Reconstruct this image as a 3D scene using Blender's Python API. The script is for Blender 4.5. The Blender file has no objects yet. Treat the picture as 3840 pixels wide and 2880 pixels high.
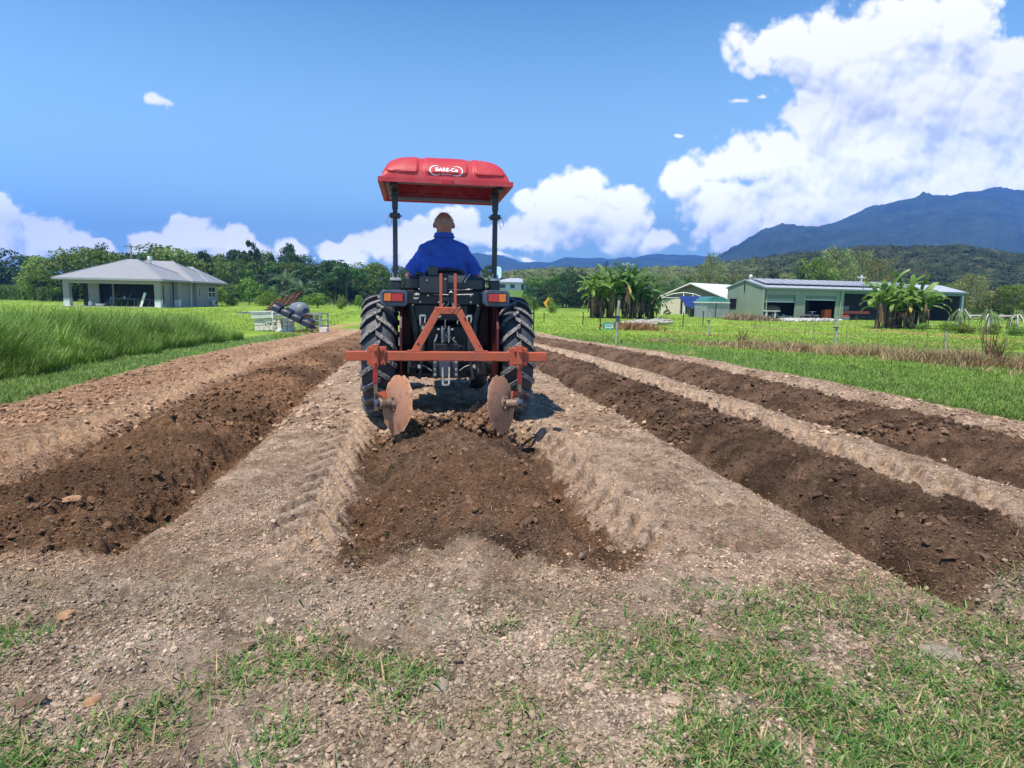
import bpy, math, random
import numpy as np
from mathutils import Matrix, Vector, Euler
from math import radians as R, sin, cos, pi
sc = bpy.context.scene
C = sc.collection
random.seed(7)
rng = np.random.default_rng(11)

# ------------------------------------------------------------------ camera
EYE = 1.1
PITCH = math.atan(84.3/620.0)
ROLL = R(1.0)
cam = bpy.data.cameras.new('camera'); cob = bpy.data.objects.new('camera', cam); C.objects.link(cob)
cam.sensor_width = 36.0; cam.lens = 36.0*620/1024; cam.clip_start = 0.05; cam.clip_end = 20000
cob.matrix_world = Matrix.Translation((0, 0, EYE)) @ Matrix.Rotation(pi/2-PITCH, 4, 'X') @ Matrix.Rotation(ROLL, 4, 'Z')
sc.camera = cob

# ------------------------------------------------------------------ light
SUN_EL = R(66); SUN_AZ = R(218)          # compass style: from +Y clockwise; behind-left of the camera
sd = Vector((sin(SUN_AZ)*cos(SUN_EL), cos(SUN_AZ)*cos(SUN_EL), sin(SUN_EL)))
sl = bpy.data.lights.new('sun', 'SUN'); sl.energy = 5.0; sl.angle = R(0.55); sl.color = (1.0, 0.925, 0.82)
so = bpy.data.objects.new('sun', sl); C.objects.link(so); so.rotation_euler = sd.to_track_quat('Z', 'Y').to_euler()
sc.view_settings.view_transform = 'Standard'; sc.view_settings.look = 'None'
sc.view_settings.exposure = 0.36; sc.view_settings.gamma = 1.0
SKY_STRENGTH = 0.13

# ------------------------------------------------------------------ pixel <-> ray helpers (used to survey the place)
_c, _s = cos(PITCH), sin(PITCH)
def ray(px, py):
    dx, dy = px-512, py-384
    X = dx*cos(ROLL)+dy*sin(ROLL); Y = -dx*sin(ROLL)+dy*cos(ROLL)
    xr, yr = X/620.0, -Y/620.0
    return (xr, _c+yr*_s, -_s+yr*_c)
def at(px, py, Y):                       # render pixel -> point at forward distance Y
    d = ray(px, py); t = Y/d[1]
    return Vector((d[0]*t, Y, EYE+d[2]*t))
def src(x, y, Y): return at(x/3.75, y/3.75, Y)
def dsp(x, y, Y): return at(x/2.1602, y/2.1602, Y)
def base_z(y):
    return np.interp(y, [0, 10, 14, 24, 29, 50, 6000], [0, 0, -.06, -.36, -.42, -.25, -.25])
def gnd(xd, yd):                         # display pixel -> point on the smooth terrain
    d = ray(xd/2.1602, yd/2.1602); z = 0.0
    for i in range(40):
        t = (z-EYE)/d[2]; z = 0.5*z+0.5*float(base_z(d[1]*t))
    return Vector((d[0]*t, d[1]*t, float(base_z(d[1]*t))))

# ------------------------------------------------------------------ sky with clouds (world)
W = bpy.data.worlds.new("World"); sc.world = W; W.use_nodes = True
nt = W.node_tree; nt.nodes.clear()
def N(tree, typ, **kw):
    n = tree.nodes.new(typ)
    for k, v in kw.items():
        if k == 'inp':
            for i, val in v.items():
                if hasattr(val, 'is_output'): tree.links.new(val, n.inputs[i])
                else: n.inputs[i].default_value = val
        else: setattr(n, k, v)
    return n
def M_(tree, op, a, b=None, c=None, clamp=False):
    n = tree.nodes.new('ShaderNodeMath'); n.operation = op; n.use_clamp = clamp
    for i, v in enumerate((a, b, c)):
        if v is None: continue
        if hasattr(v, 'is_output'): tree.links.new(v, n.inputs[i])
        else: n.inputs[i].default_value = v
    return n.outputs[0]
BLOBS = [
 # great cloud on the right
 (1985,55,95,65),(1905,105,105,70),(2075,75,85,85),(2150,150,75,75),(1655,105,80,50),(1720,85,90,50),(1790,120,110,80),
 (1860,180,150,110),(2000,220,180,140),(2140,260,120,140),(1790,240,100,70),(1900,330,220,110),(1700,335,90,50),(1620,360,110,50),
 (1555,375,70,40),(1470,395,55,38),(1560,450,85,60),(1600,500,60,50),(1750,430,170,120),(1960,440,250,130),(2170,390,170,130),
 (2260,300,90,120),(1850,500,200,60),(1680,520,120,50),(1590,222,48,13),(1462,292,26,9),(1640,210,30,12),
 # middle
 (1258,400,62,42),(1190,425,45,28),(1255,460,115,62),(1345,480,58,60),(1335,425,38,26),(1170,500,75,36),(1135,440,26,18),(1070,515,110,26),
 (1010,480,42,32),(955,480,40,30),(815,520,62,34),(742,545,52,28),(880,530,66,50),(905,500,40,30),(1420,520,60,25),
 (1090,555,200,14),(1300,560,180,12),
 # left
 (8,470,48,40),(-10,520,80,60),(92,492,52,32),(110,525,90,34),(212,525,36,18),(318,512,58,24),(395,492,46,32),
 (370,535,140,34),(440,522,70,26),(512,522,44,30),(560,552,60,22),(642,545,28,20),(684,565,22,12),(342,220,38,23),
]
def cloud_group(name, blobs):
    grp = bpy.data.node_groups.new(name, 'ShaderNodeTree')
    grp.interface.new_socket('Vector', in_out='INPUT', socket_type='NodeSocketVector')
    grp.interface.new_socket('Value', in_out='OUTPUT', socket_type='NodeSocketFloat')
    grp.interface.new_socket('Smooth', in_out='OUTPUT', socket_type='NodeSocketFloat')
    gi = grp.nodes.new('NodeGroupInput'); go = grp.nodes.new('NodeGroupOutput')
    n1 = N(grp, 'ShaderNodeTexNoise', inp={0: gi.outputs[0], 'Scale': 7.0, 'Detail': 2.0, 'Roughness': 0.55})
    wv = N(grp, 'ShaderNodeVectorMath', operation='MULTIPLY_ADD', inp={0: n1.outputs['Color'], 1: (.07, 0, .07)})
    grp.links.new(gi.outputs[0], wv.inputs[2])
    acc = None
    for (bx, by, rx, ry) in blobs:
        d = ray(bx/2.1602, by/2.1602); u, v = d[0]/d[1], d[2]/d[1]
        k = 1.12 if ry > 12.5 else .95
        ru = rx/2.1602/620*k; rv = ry/2.1602/620*k
        q = N(grp, 'ShaderNodeVectorMath', operation='MULTIPLY_ADD', inp={0: wv.outputs[0], 1: (1/ru, 0, 1/rv), 2: (-(u+.035)/ru, 0, -(v+.035)/rv)})
        l = N(grp, 'ShaderNodeVectorMath', operation='LENGTH', inp={0: q.outputs[0]}).outputs['Value']
        if ry < 16 or (bx, by) in ((342, 220), (1655, 105)): l = M_(grp, 'MULTIPLY_ADD', l, .75, .70 if ry < 16 else (.52 if bx == 342 else .35))
        acc = l if acc is None else M_(grp, 'SMOOTH_MIN', acc, l, 0.10)
    n2 = N(grp, 'ShaderNodeTexNoise', inp={0: gi.outputs[0], 'Scale': 21.0, 'Detail': 8.0, 'Roughness': 0.60})
    n3 = N(grp, 'ShaderNodeTexVoronoi', feature='SMOOTH_F1', inp={0: wv.outputs[0], 'Scale': 38.0}); n3.inputs['Smoothness'].default_value = .35
    n4 = N(grp, 'ShaderNodeTexVoronoi', feature='F1', inp={0: gi.outputs[0], 'Scale': 95.0})
    a = M_(grp, 'SUBTRACT', 1.28, acc)
    grp.links.new(a, go.inputs[1])
    a = M_(grp, 'ADD', a, M_(grp, 'MULTIPLY', M_(grp, 'SUBTRACT', n2.outputs[0], .5), 1.25))
    a = M_(grp, 'SUBTRACT', a, M_(grp, 'MULTIPLY', n3.outputs['Distance'], .50))
    a = M_(grp, 'SUBTRACT', a, M_(grp, 'MULTIPLY', n4.outputs['Distance'], .16))
    grp.links.new(a, go.inputs[0])
    return grp
tc = N(nt, 'ShaderNodeTexCoord')
sep = N(nt, 'ShaderNodeSeparateXYZ', inp={0: tc.outputs['Generated']})
yy = M_(nt, 'MAXIMUM', sep.outputs[1], .05)
uu = M_(nt, 'DIVIDE', sep.outputs[0], yy); vv = M_(nt, 'DIVIDE', sep.outputs[2], yy)
P = N(nt, 'ShaderNodeCombineXYZ', inp={0: uu, 2: vv}).outputs[0]
Pv = N(nt, 'ShaderNodeVectorMath', operation='ADD', inp={0: P, 1: (-.018, 0, .045)}).outputs[0]
Pw = N(nt, 'ShaderNodeVectorMath', operation='ADD', inp={0: P, 1: (-.004, 0, .009)}).outputs[0]
sky = N(nt, 'ShaderNodeTexSky', sky_type='NISHITA', sun_disc=False, sun_elevation=SUN_EL, sun_rotation=SUN_AZ, air_density=1.25, dust_density=.25, ozone_density=3.0, altitude=20)
hs = N(nt, 'ShaderNodeHueSaturation', inp={'Saturation': 1.36, 'Value': .74, 'Color': sky.outputs[0]})
lowt = N(nt, 'ShaderNodeMapRange', interpolation_type='SMOOTHSTEP', inp={0: sep.outputs[2], 1: -.05, 2: .55, 3: .96, 4: .0})
tint = N(nt, 'ShaderNodeMix', data_type='RGBA', inp={0: lowt.outputs[0], 6: hs.outputs[0], 7: (4.0, 6.9, 9.6, 1)})
bg = N(nt, 'ShaderNodeBackground', inp={0: tint.outputs[2], 1: SKY_STRENGTH})
def cloud_shader(name, blobs):
    grp = cloud_group(name, blobs)
    def dens(p):
        g = nt.nodes.new('ShaderNodeGroup'); g.node_tree = grp; nt.links.new(p, g.inputs[0]); return g.outputs[0], g.outputs[1]
    (D0, S0), (D1, S1), (D2, S2) = dens(P), dens(Pv), dens(Pw)
    mask = N(nt, 'ShaderNodeMapRange', interpolation_type='SMOOTHSTEP', inp={0: D0, 1: -.12, 2: .26}).outputs[0]
    lit = M_(nt, 'MULTIPLY', M_(nt, 'SUBTRACT', D0, D2), 0.85)
    lit = M_(nt, 'ADD', lit, M_(nt, 'MULTIPLY', M_(nt, 'SUBTRACT', D0, D1), .46))
    lit = M_(nt, 'ADD', lit, M_(nt, 'MULTIPLY', M_(nt, 'SUBTRACT', S0, S1), .42))
    thick = M_(nt, 'MULTIPLY', M_(nt, 'MAXIMUM', M_(nt, 'SUBTRACT', D0, .1), 0.0), -.27)
    lit = M_(nt, 'ADD', M_(nt, 'ADD', lit, .76), thick, clamp=True)
    cr = N(nt, 'ShaderNodeValToRGB', inp={0: lit})
    e = cr.color_ramp.elements; e[0].position = .10; e[0].color = (.50, .55, .66, 1); e[1].position = .92; e[1].color = (1.0, .97, .93, 1)
    m_ = cr.color_ramp.elements.new(.52); m_.color = (.78, .80, .85, 1)
    cc = N(nt, 'ShaderNodeVectorMath', operation='SCALE', inp={0: cr.outputs[0]}); nt.links.new(N(nt, 'ShaderNodeMapRange', inp={0: vv, 1: 0.0, 2: .30, 3: 21.0, 4: 8.8}).outputs[0], cc.inputs['Scale'])
    cb = N(nt, 'ShaderNodeBackground', inp={0: cc.outputs[0], 1: SKY_STRENGTH})
    return N(nt, 'ShaderNodeMixShader', inp={0: mask, 1: bg.outputs[0], 2: cb.outputs[0]}).outputs[0]
def near_blobs(lo, hi): return [b for b in BLOBS if b[0]+b[2] > lo-40 and b[0]-b[2] < hi+40]
cuts = [-1e9, 310, 1040, 1450, 1e9]
cur = None
for i in range(4):
    sh = cloud_shader('clouds_%d' % i, near_blobs(cuts[i], cuts[i+1]))
    if cur is None: cur = sh
    else:
        d = ray(cuts[i]/2.1602, 430/2.1602)
        cur = N(nt, 'ShaderNodeMixShader', inp={0: M_(nt, 'GREATER_THAN', uu, d[0]/d[1]), 1: cur, 2: sh}).outputs[0]
region = M_(nt, 'MULTIPLY', M_(nt, 'GREATER_THAN', sep.outputs[1], .3), M_(nt, 'MULTIPLY', M_(nt, 'LESS_THAN', vv, .66), M_(nt, 'GREATER_THAN', vv, -.01)))
fin = N(nt, 'ShaderNodeMixShader', inp={0: region, 1: bg.outputs[0], 2: cur})
wo = N(nt, 'ShaderNodeOutputWorld', inp={0: fin.outputs[0]})
W.cycles.sampling_method = 'MANUAL'; W.cycles.sample_map_resolution = 512

# ------------------------------------------------------------------ tags, mesh helpers
def tag(o, label=None, cat=None, group=None, kind=None):
    if label: o['label'] = label
    if cat: o['category'] = cat
    if group: o['group'] = group
    if kind: o['kind'] = kind
    return o
def empty(name, loc=(0, 0, 0), rot=(0, 0, 0), label=None, cat=None, group=None):
    o = bpy.data.objects.new(name, None); C.objects.link(o); o.location = loc; o.rotation_euler = rot
    o.empty_display_size = .1
    return tag(o, label, cat, group)
def link(name, me, parent=None, mat=None):
    o = bpy.data.objects.new(name, me); C.objects.link(o)
    if parent is not None: o.parent = parent
    if mat is not None and not me.materials: me.materials.append(mat)
    return o
def dup(root, loc=None, rot=None, scale=None, label=None, group=None):
    def cp(o, par):
        c = o.copy(); C.objects.link(c)
        if par is not None: c.parent = par
        for ch in list(o.children): cp(ch, c)
        return c
    r = cp(root, None)
    if loc is not None: r.location = loc
    if rot is not None: r.rotation_euler = rot
    if scale is not None: r.scale = scale
    if label: r['label'] = label
    if group: r['group'] = group
    return r
class MB:
    def __init__(s): s.v = []; s.f = []; s.T = None
    def add(s, vs, fs):
        n = len(s.v)
        if s.T is not None: vs = [s.T @ Vector(p) for p in vs]
        s.v += [tuple(p) for p in vs]; s.f += [tuple(i+n for i in f) for f in fs]; return s
    def box(s, x0, x1, y0, y1, z0, z1):
        return s.add([(x0,y0,z0),(x1,y0,z0),(x1,y1,z0),(x0,y1,z0),(x0,y0,z1),(x1,y0,z1),(x1,y1,z1),(x0,y1,z1)],
                     [(0,3,2,1),(4,5,6,7),(0,1,5,4),(1,2,6,5),(2,3,7,6),(3,0,4,7)])
    def beam(s, p, q, w, h=None, up=(0, 0, 1)):
        h = w if h is None else h
        p, q = Vector(p), Vector(q); d = (q-p).normalized(); u = Vector(up)
        if abs(d.dot(u)) > .98: u = Vector((0, 1, 0))
        a = d.cross(u).normalized()*w/2; b = a.cross(d).normalized()*h/2
        return s.add([p-a-b, p+a-b, p+a+b, p-a+b, q-a-b, q+a-b, q+a+b, q-a+b], [(0,3,2,1),(4,5,6,7),(0,1,5,4),(1,2,6,5),(2,3,7,6),(3,0,4,7)])
    def tube(s, pts, r, n=8, cap=True):
        pts = [Vector(p) for p in pts]; m = len(pts)
        rs = r if hasattr(r, '__len__') else [r]*m
        vs = []; prev = None
        for i, p in enumerate(pts):
            d = (pts[min(i+1, m-1)]-pts[max(i-1, 0)]).normalized()
            if prev is None:
                u = Vector((0, 0, 1)) if abs(d.z) < .9 else Vector((1, 0, 0))
                a = d.cross(u).normalized()
            else: a = (prev-d*prev.dot(d)).normalized()
            prev = a; b = d.cross(a)
            for k in range(n):
                t = 2*pi*k/n; vs.append(p+(a*cos(t)+b*sin(t))*rs[i])
        fs = [(i*n+k, i*n+(k+1) % n, (i+1)*n+(k+1) % n, (i+1)*n+k) for i in range(m-1) for k in range(n)]
        if cap: fs += [tuple(range(n))[::-1], tuple((m-1)*n+k for k in range(n))]
        return s.add(vs, fs)
    def lathe(s, prof, M, n=32, close=False):       # prof: (r, h) ; axis = local z of M
        vs = [M @ Vector((r*cos(2*pi*k/n), r*sin(2*pi*k/n), h)) for r, h in prof for k in range(n)]
        m = len(prof)
        fs = [(i*n+k, i*n+(k+1) % n, ((i+1) % m)*n+(k+1) % n, ((i+1) % m)*n+k) for i in range(m if close else m-1) for k in range(n)]
        if not close: fs += [tuple(range(n))[::-1], tuple((m-1)*n+k for k in range(n))]
        return s.add(vs, fs)
    def prism(s, pts, y0, y1, ch=0.0):              # pts (x,z) outline, extruded along y; front (y0) chamfered
        n = len(pts); cx = sum(p[0] for p in pts)/n; cz = sum(p[1] for p in pts)/n
        def ins(k):
            r = []
            for x, z in pts:
                dx, dz = cx-x, cz-z; L = math.hypot(dx, dz) or 1; r.append((x+dx/L*k, z+dz/L*k))
            return r
        L = [(ins(ch), y0), (pts, y0+ch), (pts, y1)] if ch else [(pts, y0), (pts, y1)]
        vs = [(x, y, z) for q, y in L for x, z in q]
        fs = [(i*n+k, i*n+(k+1) % n, (i+1)*n+(k+1) % n, (i+1)*n+k) for i in range(len(L)-1) for k in range(n)]
        fs += [tuple(range(n))[::-1], tuple((len(L)-1)*n+k for k in range(n))]
        return s.add(vs, fs)
    def ball(s, c, r, n=12, sc3=(1, 1, 1)):
        vs = []; m = n//2
        for i in range(m+1):
            ph = pi*i/m
            for k in range(n): vs.append((c[0]+r*sc3[0]*sin(ph)*cos(2*pi*k/n), c[1]+r*sc3[1]*sin(ph)*sin(2*pi*k/n), c[2]+r*sc3[2]*cos(ph)))
        return s.add(vs, [(i*n+k, (i+1)*n+k, (i+1)*n+(k+1) % n, i*n+(k+1) % n) for i in range(m) for k in range(n)])
    def mesh(s, name, mat=None, smooth=None):
        me = bpy.data.meshes.new(name); me.from_pydata(s.v, [], s.f)
        me.validate(); me.update()
        if smooth:
            me.polygons.foreach_set('use_smooth', [True]*len(me.polygons)); me.set_sharp_from_angle(angle=R(smooth))
        if mat: me.materials.append(mat)
        return me
    def build(s, name, mat, parent=None, smooth=None, bevel=None):
        o = link(name, s.mesh(name, mat, smooth), parent)
        if bevel:
            b = o.modifiers.new('bevel', 'BEVEL'); b.width = bevel; b.segments = 2; b.limit_method = 'ANGLE'; b.angle_limit = R(40)
        return o
def rrect(x0, x1, z0, z1, r, n=5):
    pts = []
    for cx, cz, a0 in ((x1-r, z1-r, 0), (x0+r, z1-r, 90), (x0+r, z0+r, 180), (x1-r, z0+r, 270)):
        for k in range(n+1):
            t = R(a0+90*k/n); pts.append((cx+r*cos(t), cz+r*sin(t)))
    return pts
def npmesh(name, V, F, mat=None, cols=None, smooth=False, attr='Col'):
    V = np.ascontiguousarray(V, dtype=np.float32).reshape(-1, 3); F = np.ascontiguousarray(F, dtype=np.int32)
    me = bpy.data.meshes.new(name); n, k = F.shape
    me.vertices.add(len(V)); me.vertices.foreach_set('co', V.ravel())
    me.loops.add(n*k); me.loops.foreach_set('vertex_index', F.ravel())
    me.polygons.add(n); me.polygons.foreach_set('loop_start', np.arange(0, n*k, k, dtype=np.int32))
    me.update(calc_edges=True)
    me.polygons.foreach_set('use_smooth', np.full(n, smooth, dtype=bool))
    if cols is not None:
        a = me.attributes.new(attr, 'FLOAT_COLOR', 'POINT')
        c = np.ones((len(V), 4), dtype=np.float32); c[:, :3] = cols; a.data.foreach_set('color', c.ravel())
    if mat: me.materials.append(mat)
    return me

# ------------------------------------------------------------------ numpy noise
def _h(ix, iy, s):
    n = (ix.astype(np.int64)*374761393+iy.astype(np.int64)*668265263+s*982451653) & 0xffffffff
    n = ((n ^ (n >> 13))*1274126177) & 0xffffffff
    return ((n ^ (n >> 16)) & 0xffff)/65535.0
def vn(x, y, s=0):
    ix, iy = np.floor(x), np.floor(y); fx, fy = x-ix, y-iy
    fx = fx*fx*(3-2*fx); fy = fy*fy*(3-2*fy)
    a, b, c, d = _h(ix, iy, s), _h(ix+1, iy, s), _h(ix, iy+1, s), _h(ix+1, iy+1, s)
    return (a+(b-a)*fx)*(1-fy)+(c+(d-c)*fx)*fy
def fbm(x, y, o=4, s=0, g=.5):
    t = 0; a = 1; n = 0
    for i in range(o):
        t = t+a*vn(x*2**i+17.3*i, y*2**i-9.1*i, s+i); n += a; a *= g
    return t/n
def ss(a, b, x):
    t = np.clip((x-a)/(b-a), 0, 1); return t*t*(3-2*t)

# ------------------------------------------------------------------ materials
def mat(name, col, rough=.6, metal=0.0, var=.15, vscale=4.0, bump=0.0, bscale=40.0, col2=None, spec=.5, thresh=None, coat=0):
    m = bpy.data.materials.new(name); m.use_nodes = True; t = m.node_tree
    b = t.nodes['Principled BSDF']; b.inputs['Roughness'].default_value = rough; b.inputs['Metallic'].default_value = metal
    b.inputs['Specular IOR Level'].default_value = spec; b.inputs['Coat Weight'].default_value = coat
    tcn = N(t, 'ShaderNodeTexCoord')
    nz = N(t, 'ShaderNodeTexNoise', inp={0: tcn.outputs['Object'], 'Scale': vscale, 'Detail': 6.0, 'Roughness': .6})
    c2 = col2 if col2 else tuple(max(0, c*(1-var*1.6)) for c in col)
    c1 = col if col2 else tuple(min(1, c*(1+var)) for c in col)
    lo, hi = thresh if thresh else (.3, .7)
    mr = N(t, 'ShaderNodeMapRange', inp={0: nz.outputs[0], 1: lo, 2: hi})
    mxn = N(t, 'ShaderNodeMix', data_type='RGBA', inp={0: mr.outputs[0], 6: (*c1, 1), 7: (*c2, 1)})
    t.links.new(mxn.outputs[2], b.inputs['Base Color'])
    if bump:
        n2_ = N(t, 'ShaderNodeTexNoise', inp={0: tcn.outputs['Object'], 'Scale': bscale, 'Detail': 5.0})
        bp = N(t, 'ShaderNodeBump', inp={'Height': n2_.outputs[0], 'Strength': bump, 'Distance': .02}); t.links.new(bp.outputs[0], b.inputs['Normal'])
    return m
def attr_mat(name, rough=.9, trans=0.0, nscale=0.0, nvar=.35, bump=0.0, bscale=60.0, bdist=.02, spec=.2, obj_var=0.0, nscale2=None):
    m = bpy.data.materials.new(name); m.use_nodes = True; t = m.node_tree
    b = t.nodes['Principled BSDF']; b.inputs['Roughness'].default_value = rough; b.inputs['Specular IOR Level'].default_value = spec
    at_ = N(t, 'ShaderNodeAttribute', attribute_name='Col'); col = at_.outputs['Color']
    tcn = N(t, 'ShaderNodeTexCoord')
    for sc_, v_ in ((nscale, nvar), (nscale2, nvar*.8)):
        if sc_:
            nz = N(t, 'ShaderNodeTexNoise', inp={0: tcn.outputs['Object'], 'Scale': sc_, 'Detail': 7.0, 'Roughness': .65})
            mr = N(t, 'ShaderNodeMapRange', inp={0: nz.outputs[0], 1: .32, 2: .68, 3: 1-v_, 4: 1+v_})
            vm = N(t, 'ShaderNodeVectorMath', operation='SCALE', inp={0: col}); t.links.new(mr.outputs[0], vm.inputs['Scale']); col = vm.outputs[0]
    if obj_var:
        oi = N(t, 'ShaderNodeObjectInfo')
        hsn = N(t, 'ShaderNodeHueSaturation', inp={'Color': col})
        t.links.new(M_(t, 'MULTIPLY_ADD', oi.outputs['Random'], .05, .475), hsn.inputs['Hue'])
        t.links.new(M_(t, 'MULTIPLY_ADD', oi.outputs['Random'], obj_var, 1-obj_var/2), hsn.inputs['Value']); col = hsn.outputs[0]
    t.links.new(col, b.inputs['Base Color'])
    if bump:
        n2_ = N(t, 'ShaderNodeTexNoise', inp={0: tcn.outputs['Object'], 'Scale': bscale, 'Detail': 8.0, 'Roughness': .7})
        bp = N(t, 'ShaderNodeBump', inp={'Height': n2_.outputs[0], 'Strength': bump, 'Distance': bdist}); t.links.new(bp.outputs[0], b.inputs['Normal'])
    if trans:
        tr = N(t, 'ShaderNodeBsdfTranslucent', inp={0: col}); ms = N(t, 'ShaderNodeMixShader', inp={0: trans, 1: b.outputs[0], 2: tr.outputs[0]})
        t.links.new(ms.outputs[0], t.nodes['Material Output'].inputs[0])
    return m
m_soil = attr_mat('soil', .95, nscale=60, nvar=.40, nscale2=14, bump=1.0, bscale=70, bdist=.045, spec=.05)
m_lawn = attr_mat('lawn', .9, nscale=11, nvar=.24, nscale2=1.4, bump=.8, bscale=30, bdist=.05, spec=.1)
m_clod = attr_mat('clod', .95, nscale=40, nvar=.3, bump=.9, bscale=60, bdist=.01, spec=.1)
m_leaf = attr_mat('leaf', .55, trans=.32, spec=.35, obj_var=.34)
m_grass = attr_mat('grass_blade', .5, trans=.3, spec=.35)
m_hillleaf = attr_mat('hill_leaf', .8, trans=.15, spec=.1)
m_straw = attr_mat('straw', .8, trans=.1, spec=.2)
m_bark = mat('bark', (.16, .12, .09), .9, var=.3, vscale=6, bump=.6)
m_palebark = mat('pale_bark', (.38, .35, .30), .9, var=.3, vscale=6, bump=.6)

# ------------------------------------------------------------------ the field
SL = .158
def wob(x, y, k): return .06*(fbm(x*1.7, y*1.7, 3, k)-.5)*2+.085*(fbm(x*11, y*11, 3, k+3, .7)-.5)*2
def zones(x, y):
    s = x+SL*y; sn = s+wob(x, y, 5)
    soft = .012+.002*y
    def band(a, b): return ss(a-soft, a+soft, sn)*(1-ss(b-soft, b+soft, sn))
    yn = y+.35*(fbm(x*1.4, y*1.4, 4, 21)-.5)*2
    field = ss(-4.1, -4.0, sn+.12*(vn(x*2, y*2, 9)-.5))*(1-ss(5.85, 5.95, sn+.25*(fbm(x*1.3, y*1.3, 3, 8)-.5)*2))*(1-ss(29, 30, y))
    head = ss(2.12, 2.35, yn)                       # headland (turf) ends here
    dL = band(-2.52, -1.25)*ss(2.38, 2.5, yn-.25*(s+1.8)+.2*(fbm(x*9, y*9, 3, 24)-.5))
    dC = band(-.38, .98)*ss(2.34, 2.42, .2*(fbm(x*9, y*9, 3, 25)-.5)+ yn+.9*np.exp(-((s-.27)/.34)**2)*-.35)*(1-ss(5.2, 5.45, y))
    d1 = band(2.07, 3.22)*ss(1.6, 1.75, yn+.12*(fbm(x*9, y*9, 3, 23)-.5))
    d2 = band(3.86, 5.15)
    return s, sn, field, head, dL, dC, d1, d2
def ridge(s, a, b, A, B):
    u = (s-(a+b)/2)/((b-a)/2)
    return A*np.exp(-(u/.55)**2)-B*np.exp(-((np.abs(u)-.86)/.2)**2)
def lugs(s, y, c, w, amp, k=6.2):
    t = (s-c)/w; m = np.exp(-(t*1.15)**6)
    return m*(-.022+amp*(np.clip(np.sin(2*pi*(y*k*.9+np.abs(t)*1.1))*1.6, -1, 1)))
def H(x, y, full=True):
    s, sn, field, head, dL, dC, d1, d2 = zones(x, y)
    g = ss(1.7, 2.9, y)
    z = base_z(y)
    gL = ss(2.2, 3.2, y); gC = ss(2.3, 3.0, y)*(1-ss(5.3, 5.8, y)); g1 = ss(1.6, 2.6, y); fe = 1-ss(28, 30, y)
    h = ridge(s, -2.52, -1.25, .05, .13)*gL*fe
    h = h+ridge(s, -.38, .98, .075, .15)*gC
    h = h+ridge(s, 2.07, 3.22, .10, .12)*g1*fe+ridge(s, 3.86, 5.15, .10, .09)*fe*g1
    h = h+.04*np.exp(-((s-5.45)/.22)**2)*fe
    h = h*(ss(-6, -5, s))
    rough = field*ss(1.4, 2.6, y)
    trk = np.exp(-((s+2.84)/.24)**4)+np.exp(-((s-3.42)/.18)**4)+(np.exp(-((s-1.16)/.2)**4)+np.exp(-((s+.55)/.18)**4))*(y < 6)
    rough = rough*(1-.55*np.clip(trk, 0, 1))
    h = h+lugs(s, y, -2.84, .20, .036, 5)*gL*fe+lugs(s, y, 3.42, .16, .036, 4.2)*g1*fe
    h = h+lugs(s, y, 1.16, .17, .034, 4.6)*gC+lugs(s, y, -.55, .16, .033, 4.6)*gC
    if full:
        dark = np.clip(dL+dC+d1+d2, 0, 1)
        n1_ = fbm(x*7, y*7, 5, 31, .6); n2_ = np.abs(fbm(x*13, y*13, 4, 41, .6)-.5)*2
        n3_ = fbm(x*2.2, y*2.2, 2, 51)
        amp = .016+.050*dark+.03*np.exp(-((s-5.5)/.35)**2)+.022*np.exp(-((s+3.4)/.6)**2)
        lump = np.clip((n1_-.5)*3.2, -1, 1)
        pit = ss(.62, .75, fbm(x*9, y*9, 3, 77, .6))
        fade = 1/(1+(y/30)**2)
        h = h+rough*fade*(amp*lump*.75+amp*.6*(.35-n2_)-(.012+.022*dark)*pit)+rough*.05*(n3_-.5)
        nf = 1-ss(7, 13, y)
        b1 = np.abs(fbm(x*24+.3*n1_, y*24, 3, 231, .6)-.5)*2
        b2 = np.abs(fbm(x*52, y*52, 2, 241, .6)-.5)*2
        h = h+rough*nf*((.017+.022*dark)*(b1-.3)+(.007+.006*dark)*(b2-.3)*(1-ss(3.5, 6, y)))
        near = 1-ss(1.9, 2.8, y)
        h = h+(1-rough)*near*(.015*(b1-.3)+.008*(b2-.3))
        h = h+near*(.030*(n3_-.5)+.014*lump-.014*pit)
        lawn = (1-field)*(1-near)
        h = h+lawn*(.03*(fbm(x*1.1, y*1.1, 3, 61)-.5)+.012*(n1_-.5))*ss(1.5, 3, y)*fade
    return z+h
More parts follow.
